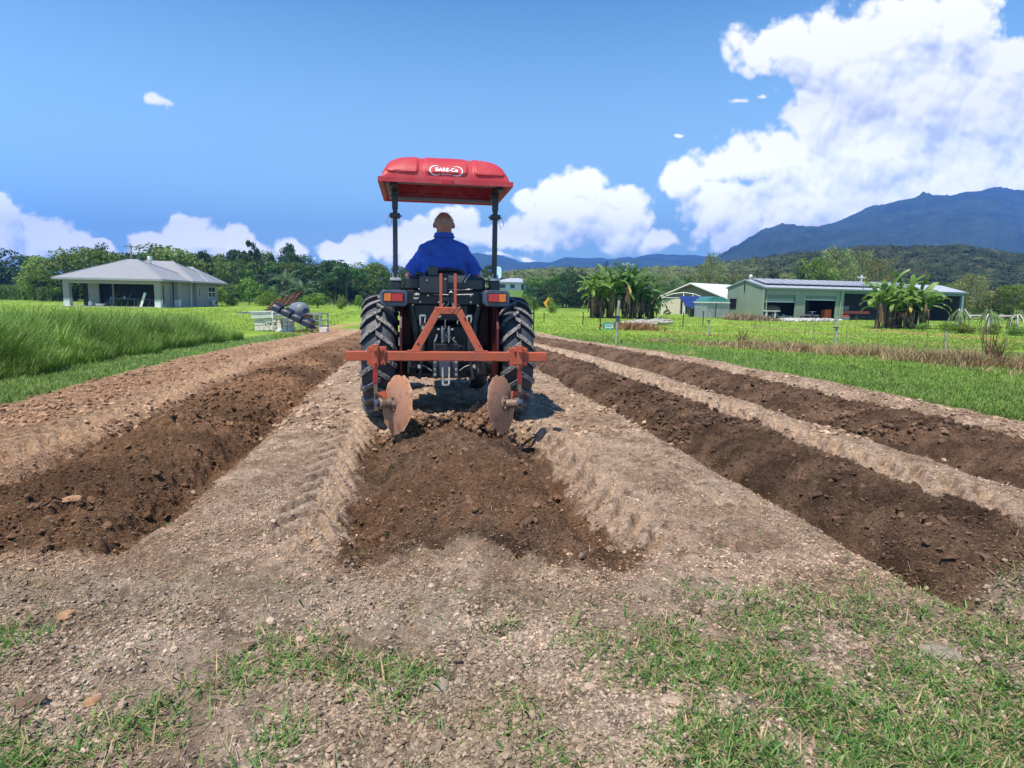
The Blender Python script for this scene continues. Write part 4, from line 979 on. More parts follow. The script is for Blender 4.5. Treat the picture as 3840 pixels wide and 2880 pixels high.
SHED_A = R(16)
def shed():
    L_, D_, hw = 23.3, 5.4, 2.98
    org = Vector((22.3, 55.8, -.42)); s = empty('farm_shed', org, (0, 0, SHED_A), 'long green corrugated steel shed with open bays and pale metal roof', 'shed')
    M = s.matrix_basis; Mi = M.inverted()
    def fx(sx):                                  # photo column -> position along the front wall
        d = ray(sx/3.75, 1150/3.75); a = Mi.to_3x3() @ Vector(d); o = Mi @ Vector((0, 0, EYE)); return o.x-a.x*o.y/a.y
    d1a, d1b, d2a, d2b, bay = fx(2866), fx(2981), fx(3019), fx(3133), fx(3163)
    rise = .68; T_ = .02
    MB().add([(0,0,0),(0,D_,0),(0,D_,hw),(0,D_/2,hw+rise),(0,0,hw),(.08,0,0),(.08,D_,0),(.08,D_,hw),(.08,D_/2,hw+rise),(.08,0,hw)],
             [(0,1,2,3,4),(9,8,7,6,5),(0,5,6,1),(4,3,8,9),(3,2,7,8),(1,6,7,2),(0,4,9,5)]).build('gable_wall', m_grny, s)
    tr = MB(); tr.beam((-.04, -.1, hw+.02), (-.04, D_/2, hw+rise+.03), .12, .16); tr.beam((-.04, D_/2, hw+rise+.03), (-.04, D_+.1, hw+.02), .12, .16); tr.build('barge_trim', m_grnd, s)
    MB().beam((-.13, D_/2, hw+rise-.1), (-.13, D_/2-.02, hw-.35), .06).build('gable_hook', m_dark, s)
    MB().box(-.07, .0, -.06, .1, 0, hw).build('corner_trim', m_grn, s)
    w = MB().box(-.05, -.002, 3.9, 4.9, 1.05, 2.0).build('window', m_dark, s); MB().box(-.06, -.051, 3.96, 4.38, 1.1, 1.95).box(-.06, -.051, 4.44, 4.84, 1.1, 1.95).build('pane', m_glass, w)
    # front
    MB().box(.08, bay, 0, .08, hw-.62, hw-.02).build('front_wall', m_grnw, s)
    MB().box(bay+.0, L_, 0, .1, hw-.35, hw-.02).build('fascia_beam', m_grnd, s)
    for a, b in ((.08, d1a), (d1b, d2a), (d2b, bay)): MB().box(a, b, 0, .08, 0, hw-.62).build('front_wall', m_grnw, s)
    for a, b, low in ((d1a, d1b, 1.78), (d2a, d2b, 2.02)):
        r_ = MB(); z = low
        while z < hw-.95: r_.box(a, b, .12+.015*((int(z*20)) % 2), .16, z, z+.07); z += .075
        rd = r_.build('roller_door', m_grn, s); MB().box(a, b, .10, .18, low-.07, low).build('door_rail', m_white, rd)
        MB().box(a, b, .10, .5, hw-.95, hw-.62).build('door_drum_cover', m_grnd, rd)
    for k, x in enumerate((bay-.42, )): MB().tube([(x, -.07, .1), (x, -.07, hw-.1)], .05, 8).build('downpipe', m_grn, s)
    MB().tube([(.25, -.07, .1), (.25, -.07, hw-.1)], .05, 8).build('downpipe', m_grn, s)
    for x in (L_*.78, L_-.1): MB().box(x-.12, x+.12, 0, .25, 0, hw-.35).build('post', m_galv, s)
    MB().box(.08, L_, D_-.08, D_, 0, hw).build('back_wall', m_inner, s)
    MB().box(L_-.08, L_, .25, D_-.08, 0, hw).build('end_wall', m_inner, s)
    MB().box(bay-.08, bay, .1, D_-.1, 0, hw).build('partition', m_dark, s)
    MB().box(-.1, L_+.1, -.5, D_, -.3, .03).build('floor_slab', m_slab, s)
    for k in range(4): MB().box(5+k*5, 5.1+k*5, .1, D_-.1, hw-.3, hw-.12).build('rafter', m_galv, s)
    for (a, b) in ((-.25, D_/2), ):
        MB().add([(-.12, a, hw-.02), (L_+.1, a, hw-.02), (L_+.1, D_/2, hw+rise+.03), (-.12, D_/2, hw+rise+.03), (-.12, a, hw+.03), (L_+.1, a, hw+.03), (L_+.1, D_/2, hw+rise+.09), (-.12, D_/2, hw+rise+.09)],
                 [(0,3,2,1),(4,5,6,7),(0,1,5,4),(1,2,6,5),(3,0,4,7)]).build('roof', m_zincw, s)
    MB().add([(-.12, D_+.25, hw-.02), (L_+.1, D_+.25, hw-.02), (L_+.1, D_/2, hw+rise+.03), (-.12, D_/2, hw+rise+.03), (-.12, D_+.25, hw+.03), (L_+.1, D_+.25, hw+.03), (L_+.1, D_/2, hw+rise+.09), (-.12, D_/2, hw+rise+.09)],
                 [(0,1,2,3),(7,6,5,4),(4,5,1,0),(5,6,2,1),(7,4,0,3)]).build('roof', m_zincw, s)
    gt = MB().box(-.1, L_+.1, -.37, -.25, hw-.12, hw+.03).build('gutter', m_grnd, s)
    vp = MB().tube([(.5, D_/2, hw+rise), (.5, D_/2, hw+rise+.35)], .06).build('roof_vent', m_white, s); MB().ball((.5, D_/2, hw+rise+.4), .17, 10).build('vent_cap', m_white, vp, 60)
    # things on and in the shed
    sl_ = math.atan2(rise+.06, D_/2+.25)
    arr = empty('solar_array', M @ Vector((fx(2880), 0, hw+.03)), (0, 0, SHED_A), 'long row of grey solar panels lying on the shed roof', 'solar panels')
    for k in range(17):
        for r_ in range(1):
            x0 = k*1.03; mb = MB(); y0, y1 = .55, 2.5; z0, z1 = .06+(y0+.25)*math.tan(sl_)+.12, .06+(y1+.25)*math.tan(sl_)+.12
            mb.add([(x0,y0,z0),(x0+1.0,y0,z0),(x0+1.0,y1,z1),(x0,y1,z1),(x0,y0,z0-.05),(x0+1.0,y0,z0-.05),(x0+1.0,y1,z1-.05),(x0,y1,z1-.05)], [(0,1,2,3),(7,6,5,4),(4,5,1,0),(5,6,2,1),(6,7,3,2),(7,4,0,3)])
            pn = mb.build('solar_panel', m_panel, arr)
            fr = MB(); fr.beam((x0, y0, z0+.01), (x0+1.0, y0, z0+.01), .05, .03); fr.beam((x0, y0, z0+.01), (x0, y1, z1+.01), .05, .03); fr.build('panel_frame', m_galv, pn)
            MB().box(x0+.3, x0+.7, y0+.1, y0+.2, z0-.16, z0-.05).build('mounting_foot', m_dark, pn)
    def P_(sx, yy, z=.03): return M @ Vector((fx(sx)+0, yy, z))
    def thing(n, sx, yy, lab, cat, rz=0, z=.03): return empty(n, P_(sx, yy, z), (0, 0, SHED_A+rz), lab, cat)
    # bench frame and covered load in bay one
    t = thing('work_bench', 2878, -.3, 'white steel frame bench at the left end of the first open roller door', 'bench')
    MB().box(-.5, .95, -.25, .25, .86, .93).build('bench_top', m_white, t)
    for x in (-.4, .5): MB().box(x-.05, x+.05, -.2, -.1, -.1, .86).build('leg', m_white, t)
    t = thing('covered_trailer', 2935, 1.6, 'tan tarpaulin covered load on a trailer inside the first bay', 'trailer')
    mb = MB(); mb.ball((0, 0, 1.0), .75, 14, (1.35, .8, .62)); mb.build('tarpaulin', m_tarp, t, 60); MB().box(-1.1, 1.1, -.6, .6, .45, .6).build('tray', m_galv, t)
    for x in (-.6, .6): MB().lathe([(.3, -.1), (.33, 0), (.3, .1)], Matrix.Translation((x, -.65, .3)) @ Matrix.Rotation(pi/2, 4, 'X'), 16).build('wheel', m_blackpl, t)
    t = thing('wheelbarrow', 2905, -1.6, 'dark wheelbarrow tipped on its front before the first bay', 'wheelbarrow', .3, -.1)
    MB().add([(-.5,-.35,.62),(.5,-.35,.62),(.5,.35,.62),(-.5,.35,.62),(-.3,-.2,.35),(.25,-.2,.35),(.25,.2,.35),(-.3,.2,.35)], [(4,7,6,5),(0,1,5,4),(1,2,6,5),(2,3,7,6),(3,0,4,7)]).build('tray', m_greyp, t)
    MB().beam((-.9, -.25, .6), (.6, -.15, .2), .04).beam((-.9, .25, .6), (.6, .15, .2), .04).build('handle', m_galv, t); MB().lathe([(.18, -.04), (.2, 0), (.18, .04)], Matrix.Translation((.6, 0, .2)) @ Matrix.Rotation(pi/2, 4, 'X'), 14).build('wheel', m_blackpl, t)
    t = thing('upturned_tub', 2912, -2.6, 'dark grey upturned tub on the rubble before the shed', 'tub', 0, -.15)
    MB().lathe([(.62, 0), (.55, .3), (.3, .42)], Matrix.Scale(1.3, 4, (1, 0, 0)), 18).build('shell', m_greyp, t, 40); MB().lathe([(.62, 0), (.68, .02), (.68, .07), (.63, .07)], Matrix.Scale(1.3, 4, (1, 0, 0)), 18, True).build('rim', m_greyp, t)
    t = thing('quad_bike', 3012, -.9, 'old dark quad bike parked before the pier between the roller doors', 'quad bike', .2, -.03)
    for x in (-.55, .55):
        for y in (-.35, .35): MB().lathe([(.2, -.1), (.27, -.06), (.27, .06), (.2, .1)], Matrix.Translation((x, y, .27)) @ Matrix.Rotation(pi/2, 4, 'X'), 16).build('wheel', m_blackpl, t)
    MB().box(-.5, .5, -.18, .18, .35, .62).build('engine', m_dark, t, bevel=.04); MB().box(-.75, -.3, -.42, .42, .58, .66).box(.3, .75, -.42, .42, .58, .66).build('mudguard', m_greyp, t, bevel=.02); MB().box(-.35, .3, -.13, .13, .66, .78).build('seat', m_blackpl, t, bevel=.04); MB().beam((.35, -.35, .95), (.35, .35, .95), .03).beam((.3, 0, .6), (.35, 0, .95), .05).build('handlebar', m_galv, t)
    t = thing('ride_on_mower', 3052, 1.2, 'red mower just inside the second roller door', 'mower')
    MB().box(-.6, .5, -.35, .35, .35, .6).build('deck', m_red, t, bevel=.03); MB().box(-.5, -.05, -.25, .25, .6, .95).build('bonnet', m_red, t, bevel=.05); MB().box(.1, .5, -.2, .2, .6, .75).build('seat', m_blackpl, t, bevel=.03)
    for x in (-.45, .4): MB().lathe([(.2, -.08), (.22, 0), (.2, .08)], Matrix.Translation((x, -.4, .22)) @ Matrix.Rotation(pi/2, 4, 'X'), 14).build('wheel', m_blackpl, t)
    for k in range(3):
        t = thing('plastic_crate', 3119, .6, ['bottom', 'middle', 'top'][k]+' orange plastic crate in the stack beside the second roller door', 'crate', 0, .03+k*.36)
        t['group'] = 'orange crates stacked in the second bay'
        mb = MB(); mb.box(-.36, .36, -.25, .25, 0, .04)
        for x in (-.36, .33): mb.box(x, x+.03, -.25, .25, .04, .33)
        for z in (.06, .16, .26):
            mb.box(-.33, .33, -.25, -.22, z, z+.06).box(-.33, .33, .22, .25, z, z+.06)
        for x in (-.2, 0, .2): mb.box(x-.02, x+.02, -.246, -.222, .04, .3)
        mb.build('crate_body', m_orange, t); MB().box(-.37, .37, -.26, -.255, .31, .35).build('rim', m_orange, t)
    t = thing('refrigerator', 3125, 3.8, 'tall pale cabinet at the back of the second bay', 'cabinet'); MB().box(-.35, .35, -.3, .3, 0, 1.8).build('case', m_greyp, t, bevel=.02); MB().box(-.34, .34, -.33, -.301, .9, 1.78).build('door', m_greyp, t)
    t = thing('generator', 3170, -.1, 'small red and grey generator at the left edge of the open bay', 'generator'); MB().box(-.3, .3, -.2, .2, .05, .45).build('body', m_greyp, t, bevel=.03); MB().box(-.28, .28, -.2, .2, .451, .6).build('tank', m_red, t, bevel=.03)
    t = thing('red_trailer', 3215, 1.5, 'red flat trailer with pale boxes parked in the open bay', 'trailer')
    MB().box(-1.6, 2.2, -.8, .8, .72, .98).build('tray', m_red, t)
    for x in (-.6, .7): MB().lathe([(.3, -.12), (.36, -.05), (.36, .05), (.3, .12)], Matrix.Translation((x, -.7, .36)) @ Matrix.Rotation(pi/2, 4, 'X'), 18).build('wheel', m_blackpl, t)
    t = thing('tool_box', 3208, 1.4, 'grey box standing on the red trailer', 'box', 0, 1.02); MB().box(-.55, .35, -.3, .3, 0, .38).build('case', m_greyp, t, bevel=.02); MB().box(-.57, .37, -.32, .32, .38, .44).build('lid', m_greyp, t)
    t = thing('steel_rack', 3255, .2, 'low black steel rack on the slab of the open bay', 'rack')
    mb = MB()
    for z in (.1, .45): mb.beam((-1.3, -.2, z), (1.3, -.2, z), .05).beam((-1.3, .3, z), (1.3, .3, z), .05)
    mb.build('rail', m_dark, t)
    for x in (-1.2, -.4, .4, 1.2): MB().beam((x, -.2, 0), (x, -.2, .6), .05).build('upright', m_dark, t)
    t = MB(); t.box(-.7, .7, -.3, .3, .9, .95).box(-.7, .7, -.3, .3, 1.5, 1.55); o = t.build('wall_shelf', m_galv); o.matrix_world = M @ Matrix.Translation((L_-1.5, D_-.5, 0)); tag(o, 'bare shelves on the back wall at the right end of the shed', 'shelf')
    for nm, sx, lab in (('flood_lamp', 2846, 'white round lamp at the foot of the shed corner'), ('flood_lamp', 3143, 'white round lamp at the foot of the pier beside the open bay')):
        t = thing(nm, sx, -.4, lab, 'lamp', 0, -.05); MB().ball((0, 0, .18), .2, 12, (1.3, .8, .7)).build('lamp_shade', m_white, t, 60); MB().box(-.1, .1, -.1, .1, 0, .08).build('base', m_galv, t)
shed()
def gable_house():
    D_ = 76; b = dsp(1428, 668, D_)
    p0 = src(2478, 1165, D_); t = empty('gabled_house', (p0.x, D_, -.35), (0, 0, R(-50)), 'low cream building with wide white gabled roof left of the green shed', 'house')
    Wd, Dp, h, ri = 8.5, 11.5, 2.0, 1.75
    MB().box(0, Wd*.32, 0, .2, 0, 1.9).build('wall', m_cream, t); MB().box(Wd*.72, Wd, 0, .2, 0, 2.0).build('wall', m_cream, t); MB().box(0, Wd, Dp-.2, Dp, 0, h).build('wall', m_cream, t); MB().box(0, .2, .2, Dp-.2, 0, h).build('wall', m_cream, t); MB().box(Wd-.2, Wd, .2, Dp-.2, 0, h).build('wall', m_cream, t)
    MB().box(Wd*.34, Wd*.36, .5, .7, 0, 2.2).build('post', m_white, t); MB().box(Wd*.5, Wd*.52, .1, .3, 0, 2.6).build('post', m_white, t)
    MB().box(Wd*.32, Wd*.72, 3.0, 3.2, 0, 3.0).build('inner_wall', m_cream, t); w = MB().box(Wd*.36, Wd*.42, 2.9, 2.99, .9, 1.9).build('window', m_dark, t)
    MB().box(Wd*.55, Wd*.64, 2.9, 2.99, 0, 2.0).build('door', m_greyp, t)
    cx = Wd*.5
    for sg in (-1, 1):
        e = cx+sg*(Wd/2+.9); v = [(e, -.35, h-.1), (cx, -.45, h+ri), (cx, Dp+.6, h+ri), (e, Dp+.6, h-.1)]
        vs = v+[(x, y, z-.14) for x, y, z in v]; MB().add(vs, [(0,1,2,3),(7,6,5,4),(4,5,1,0),(5,6,2,1),(6,7,3,2),(7,4,0,3)]).build('roof', m_white, t)
    MB().beam((cx-4.6, -.2, h+.35), (cx, -.25, h+ri-.35), .3, .1).build('rafter', m_rustb, t)
    MB().add([(.3, .21, h-.05), (Wd-.3, .21, h-.05), (cx, .21, h+ri-.3), (.3, .3, h-.05), (Wd-.3, .3, h-.05), (cx, .3, h+ri-.3)], [(0,1,2),(5,4,3),(0,3,4,1),(1,4,5,2),(2,5,3,0)]).build('gable', m_tarp, t)
    p = src(2560, 1175, 68); a = empty('garden_arch', (p.x, 68, -.35), (0, 0, -.3), 'white arched frame carport before the cream building', 'carport')
    for x in (-2.2, 0, 2.2): MB().box(x-.05, x+.05, -.05, .05, 0, 2.0 if x else 2.5).build('post', m_white, a)
    MB().tube([(-2.3, 0, 1.95), (-1.1, 0, 2.4), (0, 0, 2.55), (1.1, 0, 2.4), (2.3, 0, 1.95)], .05, 6).build('arch', m_white, a); MB().box(-2.3, 2.3, -.04, .04, 1.93, 2.0).build('beam', m_white, a)
    p = src(2622, 1172, 63); a = empty('solar_table', (p.x, 63, -.3), (0, 0, 0), 'tilted blue solar panels on a frame left of the corrugated tank', 'solar panels')
    for k in range(3):
        z0, z1 = .95+k*.38, .95+(k+1)*.38-.02; y0, y1 = -k*-.28, (k+1)*.28-.02
        MB().add([(-1.2-.25*k, y0, z0), (1.1, y0, z0), (1.1, y1, z1), (-1.2-.25*(k+1), y1, z1), (-1.2-.25*k, y0+.05, z0-.05), (1.1, y0+.05, z0-.05), (1.1, y1+.05, z1-.05), (-1.2-.25*(k+1), y1+.05, z1-.05)], [(0,1,2,3),(7,6,5,4),(4,5,1,0),(5,6,2,1),(6,7,3,2),(7,4,0,3)]).build('solar_panel', m_bluep, a)
    for x in (-1.1, 1.0): MB().beam((x, .4, 0), (x, .5, 1.3), .06).build('leg', m_galv, a)
    for k in range(3):
        q = src(2595+k*22, 1177, 61); a = empty('wheelie_bin', (q.x, 61, -.33), (0, 0, 0), ['left', 'middle', 'right'][k]+' one of the three dark bins under the tilted solar panels', 'bin', 'dark bins under the solar panels')
        MB().add([(-.25,-.28,0),(.25,-.28,0),(.25,.28,0),(-.25,.28,0),(-.3,-.33,.85),(.3,-.33,.85),(.3,.33,.85),(-.3,.33,.85)], [(0,3,2,1),(0,1,5,4),(1,2,6,5),(2,3,7,6),(3,0,4,7)]).build('bin_body', m_blackpl, a); MB().box(-.32, .32, -.36, .34, .85, .92).build('lid', m_blackpl, a, bevel=.02)
    p = src(2685, 1200, 58.5); a = empty('water_tank', (p.x-.1, 59.5, -.38), (0, 0, R(12)), 'pale corrugated tank shed with green domed cover touching the green shed', 'tank')
    MB().box(-1.2, .95, -1.2, 1.2, 0, 1.5).build('tank_wall', m_galvw, a); MB().box(-1.3, 1.05, -1.35, 1.3, 1.5, 1.6).build('white_rim', m_white, a)
    MB().box(-.35, -.28, -1.22, -1.201, 0, 1.5).build('seam', m_dark, a)
    mb = MB(); n = 14
    vs = [(-1.5+ (0), 0, 0)]*0; V_ = []
    for i in range(n+1):
        a_ = pi*i/n
        for y in (-1.1, 1.2): V_.append((-.1-1.05*cos(a_), y, 1.6+.5*sin(a_)))
    mb.add(V_, [(2*i, 2*i+1, 2*i+3, 2*i+2) for i in range(n)]+[tuple(2*i for i in range(n+1)), tuple(2*i+1 for i in range(n+1))[::-1]]); mb.build('domed_cover', m_tealc, a, 50)
gable_house()
def far_house():
    D_ = 190; p = dsp(1107, 628, D_); q = dsp(1107, 617, D_)
    m_bank = m_lawn
    n = 60; th = np.linspace(0, 1, 30); xs = np.linspace(-30, 34, n)
    X = np.repeat(xs[None], 30, 0); T = np.repeat(th[:, None], n, 1); Yb = D_-32+T*60
    Z = (p.z+.3+.2)*ss(0, .5, T)*(1-ss(.5, 1, np.abs(X)/34))-.3
    V = np.stack([X+p.x, Yb, Z], -1).reshape(-1, 3); i = np.arange(29)[:, None]*n+np.arange(n-1)[None]
    tag(link('grass_bank', npmesh('grass_bank', V, np.stack([i, i+1, i+n+1, i+n], -1).reshape(-1, 4), m_lawn, np.repeat(np.array([[.11, .19, .04]]), len(V), 0), True)), None, None, None, 'structure')
    t = empty('house', (p.x, D_, p.z), (0, 0, -.1), 'small distant white house with pale roof on a green bank right of the driver', 'house'); t.scale = (1.28,)*3
    MB().box(-4, 4.2, 0, 6, -.6, 1.9).build('wall', m_white, t); mb = MB(); hip(mb, -4.7, 5, -.8, 6.8, 2.05, 1.0, .15); mb.build('roof', m_zinc, t)
    for x0, x1 in ((-3.4, -1.6), (-.6, .6), (2.0, 2.8)): w = MB().box(x0, x1, -.05, -.001, .5 if x1 < 2 else -.1, 1.6).build('window', m_white, t); MB().box(x0+.1, x1-.1, -.07, -.051, .6 if x1 < 2 else 0, 1.5).build('pane', m_glass, w)
far_house()
def sign():
    p = dsp(1184, 668, 84); q = dsp(1184, 655, 84); t = empty('road_sign', (p.x, 84, -.25), (0, 0, 0), 'small yellow diamond road sign on a post at the lawn edge', 'road sign')
    zc = q.z+.25; MB().tube([(0, 0, 0), (0, 0, zc+.3)], .04, 6).build('post', m_galv, t); MB().add([(0, -.06, zc-.8), (.65, -.06, zc), (0, -.06, zc+.8), (-.65, -.06, zc), (0, -.09, zc-.8), (.65, -.09, zc), (0, -.09, zc+.8), (-.65, -.09, zc)], [(0,1,2,3),(7,6,5,4),(0,4,5,1),(1,5,6,2),(2,6,7,3),(3,7,4,0)]).build('panel', m_yel, t)
    MB().box(-.05, .05, -.11, -.091, zc-.35, zc+.3).build('symbol', m_dark, t)
    p = gnd(1315, 712); t = empty('garden_sign', p, (0, 0, .1), 'small teal framed sign on the lawn left of the thick fence post', 'sign'); t.scale = (.55,)*3
    MB().box(-.42, .42, -.02, .0, .12, .62).build('panel', m_white, t); f = MB()
    f.box(-.48, .48, -.05, .02, .58, .68).box(-.48, .48, -.05, .02, .06, .15).box(-.48, -.40, -.05, .02, .15, .58).box(.40, .48, -.05, .02, .15, .58); f.build('frame', m_teal, t)
    for x in (-.4, .4): MB().box(x-.03, x+.03, 0.02, .05, -.05, .3).build('leg', m_teal, t)
    MB().box(-.3, .3, -.03, -.021, .3, .42).build('lettering_band', m_teal, t)
sign()
# debris by the banana clumps
def logs():
    for (cx, cy, L_, rz, lab) in ((1402, 702, 3.0, .1, 'weathered grey log lying right of the small banana plants'), (1375, 706, 2.4, -.15, 'long grey timber lying in front of the middle banana clump'), (1425, 698, 2.0, .6, 'thick dark log end leaning on the weathered log')):
        p = gnd(cx, cy); mb = MB(); rr = random.Random(cx)
        pts = [(L_*(i/6-.5), rr.uniform(-.08, .08), .16+rr.uniform(-.03, .05)) for i in range(7)]; mb.tube(pts, [.1, .15, .17, .16, .17, .13, .08], 9); mb.tube([pts[2], (pts[2][0]+.3, -.1, .5)], [.06, .03], 6)
        o = mb.build('log', m_wood, None, 60); o.location = p; o.rotation_euler = (0, 0, rz); tag(o, lab, 'log')
    p = gnd(1382, 705); mb = MB(); 
    n = 1300; P_ = gnd(1376, 712); 
    y = rng.normal(P_.y, .5, n); x = rng.normal(P_.x, .55, n); c = gcol(n, (.20, .10, .05), (.36, .20, .10)); blades('dead_fronds', x, y, rng.uniform(.2, .6, n), rng.uniform(0, 1, n), rng.uniform(.02, .05, n), c, m_straw, 'heap of dead brown fronds on the lawn before the middle banana clump', 'dead fronds', 3, z0=np.interp(y, [29, 50], [-.42, -.25]))
    # rubble mound in front of the shed
    n = 9000; A_, B_ = dsp(1585, 700, 53), dsp(1665, 700, 51.5); tt = rng.random(n); x = A_.x+(B_.x-A_.x)*tt+rng.normal(0, .5, n); y = 52.5+rng.normal(0, .8, n)
    c = gcol(n, (.30, .17, .12), (.46, .31, .24), (.14, .22, .06), .3); blades('rubble_weeds', x, y, rng.uniform(.1, .75, n)*(1-.4*tt), rng.uniform(0, 1.1, n), rng.uniform(.03, .09, n), c, m_straw, 'reddish brown weeds and prunings heaped along the left end of the green shed', 'dry weeds', 2, z0=np.full(n, -.28))
    n = 1500; A_, B_ = dsp(1690, 700, 51), dsp(1790, 700, 53.5); tt = rng.random(n); bv, bf = ico(1)
    x = A_.x+(B_.x-A_.x)*tt; y = 51+2.5*tt+rng.normal(0, .7, n); r = rng.uniform(.04, .16, n)
    V = bv[None]*r[:, None, None]*rng.uniform(.6, 1.3, (n, len(bv), 1))+np.stack([x, y, np.full(n, -.25)+.12*rng.random(n)], 1)[:, None]
    tag(link('gravel_heap', npmesh('gravel_heap', V, (bf[None]+(np.arange(n)*len(bv))[:, None, None]).reshape(-1, 3), m_clod, np.repeat(rng.uniform(.35, .6, (n, 1))*np.array([[1, .97, .92]]), len(bv), 0), False)), 'pale grey gravel heaped on the apron before the shed', 'gravel', None, 'stuff')
logs()
# log rail with climbing cactus plants at the right edge
m_cact = mat('cactus_stem', (.13, .20, .06), .6, var=.3); m_pale = mat('bleached_stem', (.55, .52, .46), .8, var=.2)
def rail():
    pts = [dsp(x, y, D_) for x, y, D_ in ((2075, 682, 38), (2110, 683, 37.6), (2150, 684, 37), (2185, 685, 36.6), (2240, 687, 36), (2320, 689, 35))]
    t = empty('log_rail', (pts[0].x, pts[0].y, -.35), (0, 0, 0), 'rustic log rail on short posts at the right edge of the lawn', 'rail fence')
    o = Vector((pts[0].x, pts[0].y, -.35)); q = [p-o for p in pts]; MB().tube([v+Vector((0, 0, random.uniform(-.05, .05))) for v in q], [.09, .08, .09, .07, .09, .08], 8).build('rail', m_palebark, t, 60)
    for i in (0, 2, 3, 5): MB().tube([(q[i].x, q[i].y, -.1), (q[i].x, q[i].y, q[i].z)], .08, 7).build('post', m_palebark, t)
    for cx, lab in ((2072, 'pale stemmed cactus plant sprawling at the left end of the log rail'), (2135, 'arching cactus plant hanging over the middle of the log rail'), (2195, 'arching cactus plant by the right edge of the photo')):
        p = dsp(cx, 700, 36.5); c = empty('climbing_cactus', (p.x, 36.5, -.35), (0, 0, 0), lab, 'cactus plant'); rr = random.Random(cx)
        MB().tube([(0, 0, -.1), (.05, 0, .5), (0, .05, 1.1)], [.14, .10, .09], 7).build('stem', m_pale, c, 60)
        for k in range(20):
            a = rr.uniform(0, 6.28); r_ = rr.uniform(.3, .75); z = 1.05
            mm = m_pale if k % 5 == 0 else m_cact
            MB().tube([(0, 0, z), (.3*r_*cos(a), .3*r_*sin(a), z+rr.uniform(0, .35)), (.75*r_*cos(a), .75*r_*sin(a), z-.15), (r_*cos(a), r_*sin(a), rr.uniform(.1, .8))], [.035, .04, .035, .015], 5).build('branch', mm, c)
    for cx, D_, w, lab in ((2090, 35.5, 44, 'bushy green weed under the left end of the log rail'), (2140, 35, 40, 'brownish bush under the arching cactus plant'), (2200, 34, 40, 'green bush at the foot of the rail by the right edge'), (1995, 37, 26, 'low brown scrub right of the banana clump before the shed'), (2050, 36, 44, 'brown low scrub left of the log rail')):
        plant_tree('bush2' if cx > 2080 else 'bush', cx, 697, w, D_, lab, 'shrub', name='shrub')
rail()

# ------------------------------------------------------------------ wire fences
def post(p, H_, r_, label, mm=None, extra=False, lean=0.0):
    t = empty('fence_post', (p.x, p.y, float(H(np.array([p.x]), np.array([p.y]))[0])), (0, lean, 0), label, 'fence post')
    MB().tube([(0, 0, -.1), (0, 0, H_)], r_, 8).build('stake', mm or m_galv, t, 60)
    if extra: MB().box(-r_*3.5, r_*1.5, -r_*1.4, r_*1.4, H_*.60, H_*.64).build('insulator', m_blackpl, t); MB().tube([(0, 0, H_*.53), (0, 0, H_*.565)], r_*1.5, 8).build('clamp', m_bluechair, t)
    return t
P1, P2, P3, P4, P5 = gnd(1152, 726), gnd(1331, 742), gnd(1530, 724), gnd(1804, 746), gnd(2042, 772)
post(P1, 1.5, .024, 'thin dark stake nearest the right tractor tyre', m_dark, True)
post(P2, 1.38, .042, 'thick grey post standing at the edge of the tilled field', m_wood, True, .03)
post(P3, 1.1, .03, 'grey steel stake in the lawn left of the rubble heap', m_galv, True)
post(P4, 1.0, .03, 'steel stake with blue band before the open bay of the shed', m_galv, True)
post(P5, .62, .02, 'crooked stake in the netting near the right edge', m_wood, False, -.05)
for cx, cy, hh, lab in ((1175, 697, .9, 'tiny stake in the lawn below the yellow sign'), (1259, 702, 1.1, 'thin stake in the lawn left of the left banana clump'), (1296, 712, 1.3, 'thin stake in front of the left banana clump'), (1475, 706, 1.2, 'dark stake in the lawn before the cream building'), (1518, 704, 1.3, 'dark stake left of the corrugated tank')):
    p = gnd(cx, cy); post(p, hh*.72, .03, lab, m_dark)
m_netw = mat('rusty_wire', (.16, .13, .11), .7, metal=.2)
def netting(name, pts, H_, step, label, seed, lean=.12):
    rr = random.Random(seed); mb = MB(); tot = 0; P_ = []
    for a, b in zip(pts[:-1], pts[1:]):
        n = max(1, int((b-a).length/step))
        for i in range(n): P_.append(a+(b-a)*i/n)
    P_.append(pts[-1])
    xs = np.array([p.x for p in P_]); ys = np.array([p.y for p in P_]); zs = H(xs, ys)
    tops = []
    for i, p in enumerate(P_):
        h_ = H_*rr.uniform(.75, 1.05); lx = rr.uniform(-lean, lean); tops.append((h_, lx))
        if rr.random() < .62: mb.beam((p.x, p.y, zs[i]-.02), (p.x+lx*h_, p.y+lx*.4, zs[i]+h_), .006)
    for k in range(5):
        f = .12+.21*k
        for i in range(len(P_)-1):
            if rr.random() < .22: continue
            (h0, l0), (h1, l1) = tops[i], tops[i+1]
            mb.beam((P_[i].x+l0*h0*f, P_[i].y+l0*.4*f, zs[i]+h0*f), (P_[i+1].x+l1*h1*f, P_[i+1].y+l1*.4*f, zs[i+1]+h1*f), .004)
    return tag(mb.build(name, m_netw), label, 'fence')
netting('wire_netting', [gnd(1440, 738), gnd(1640, 752), gnd(1800, 762), gnd(2000, 778), gnd(2260, 800)], .95, .33, 'sagging wire netting standing in the dead weeds right of the field', 3)
netting('wire_netting', [gnd(1600, 728), gnd(1760, 736), gnd(1900, 742)], .95, .40, 'loose second run of wire netting farther back before the shed', 5)
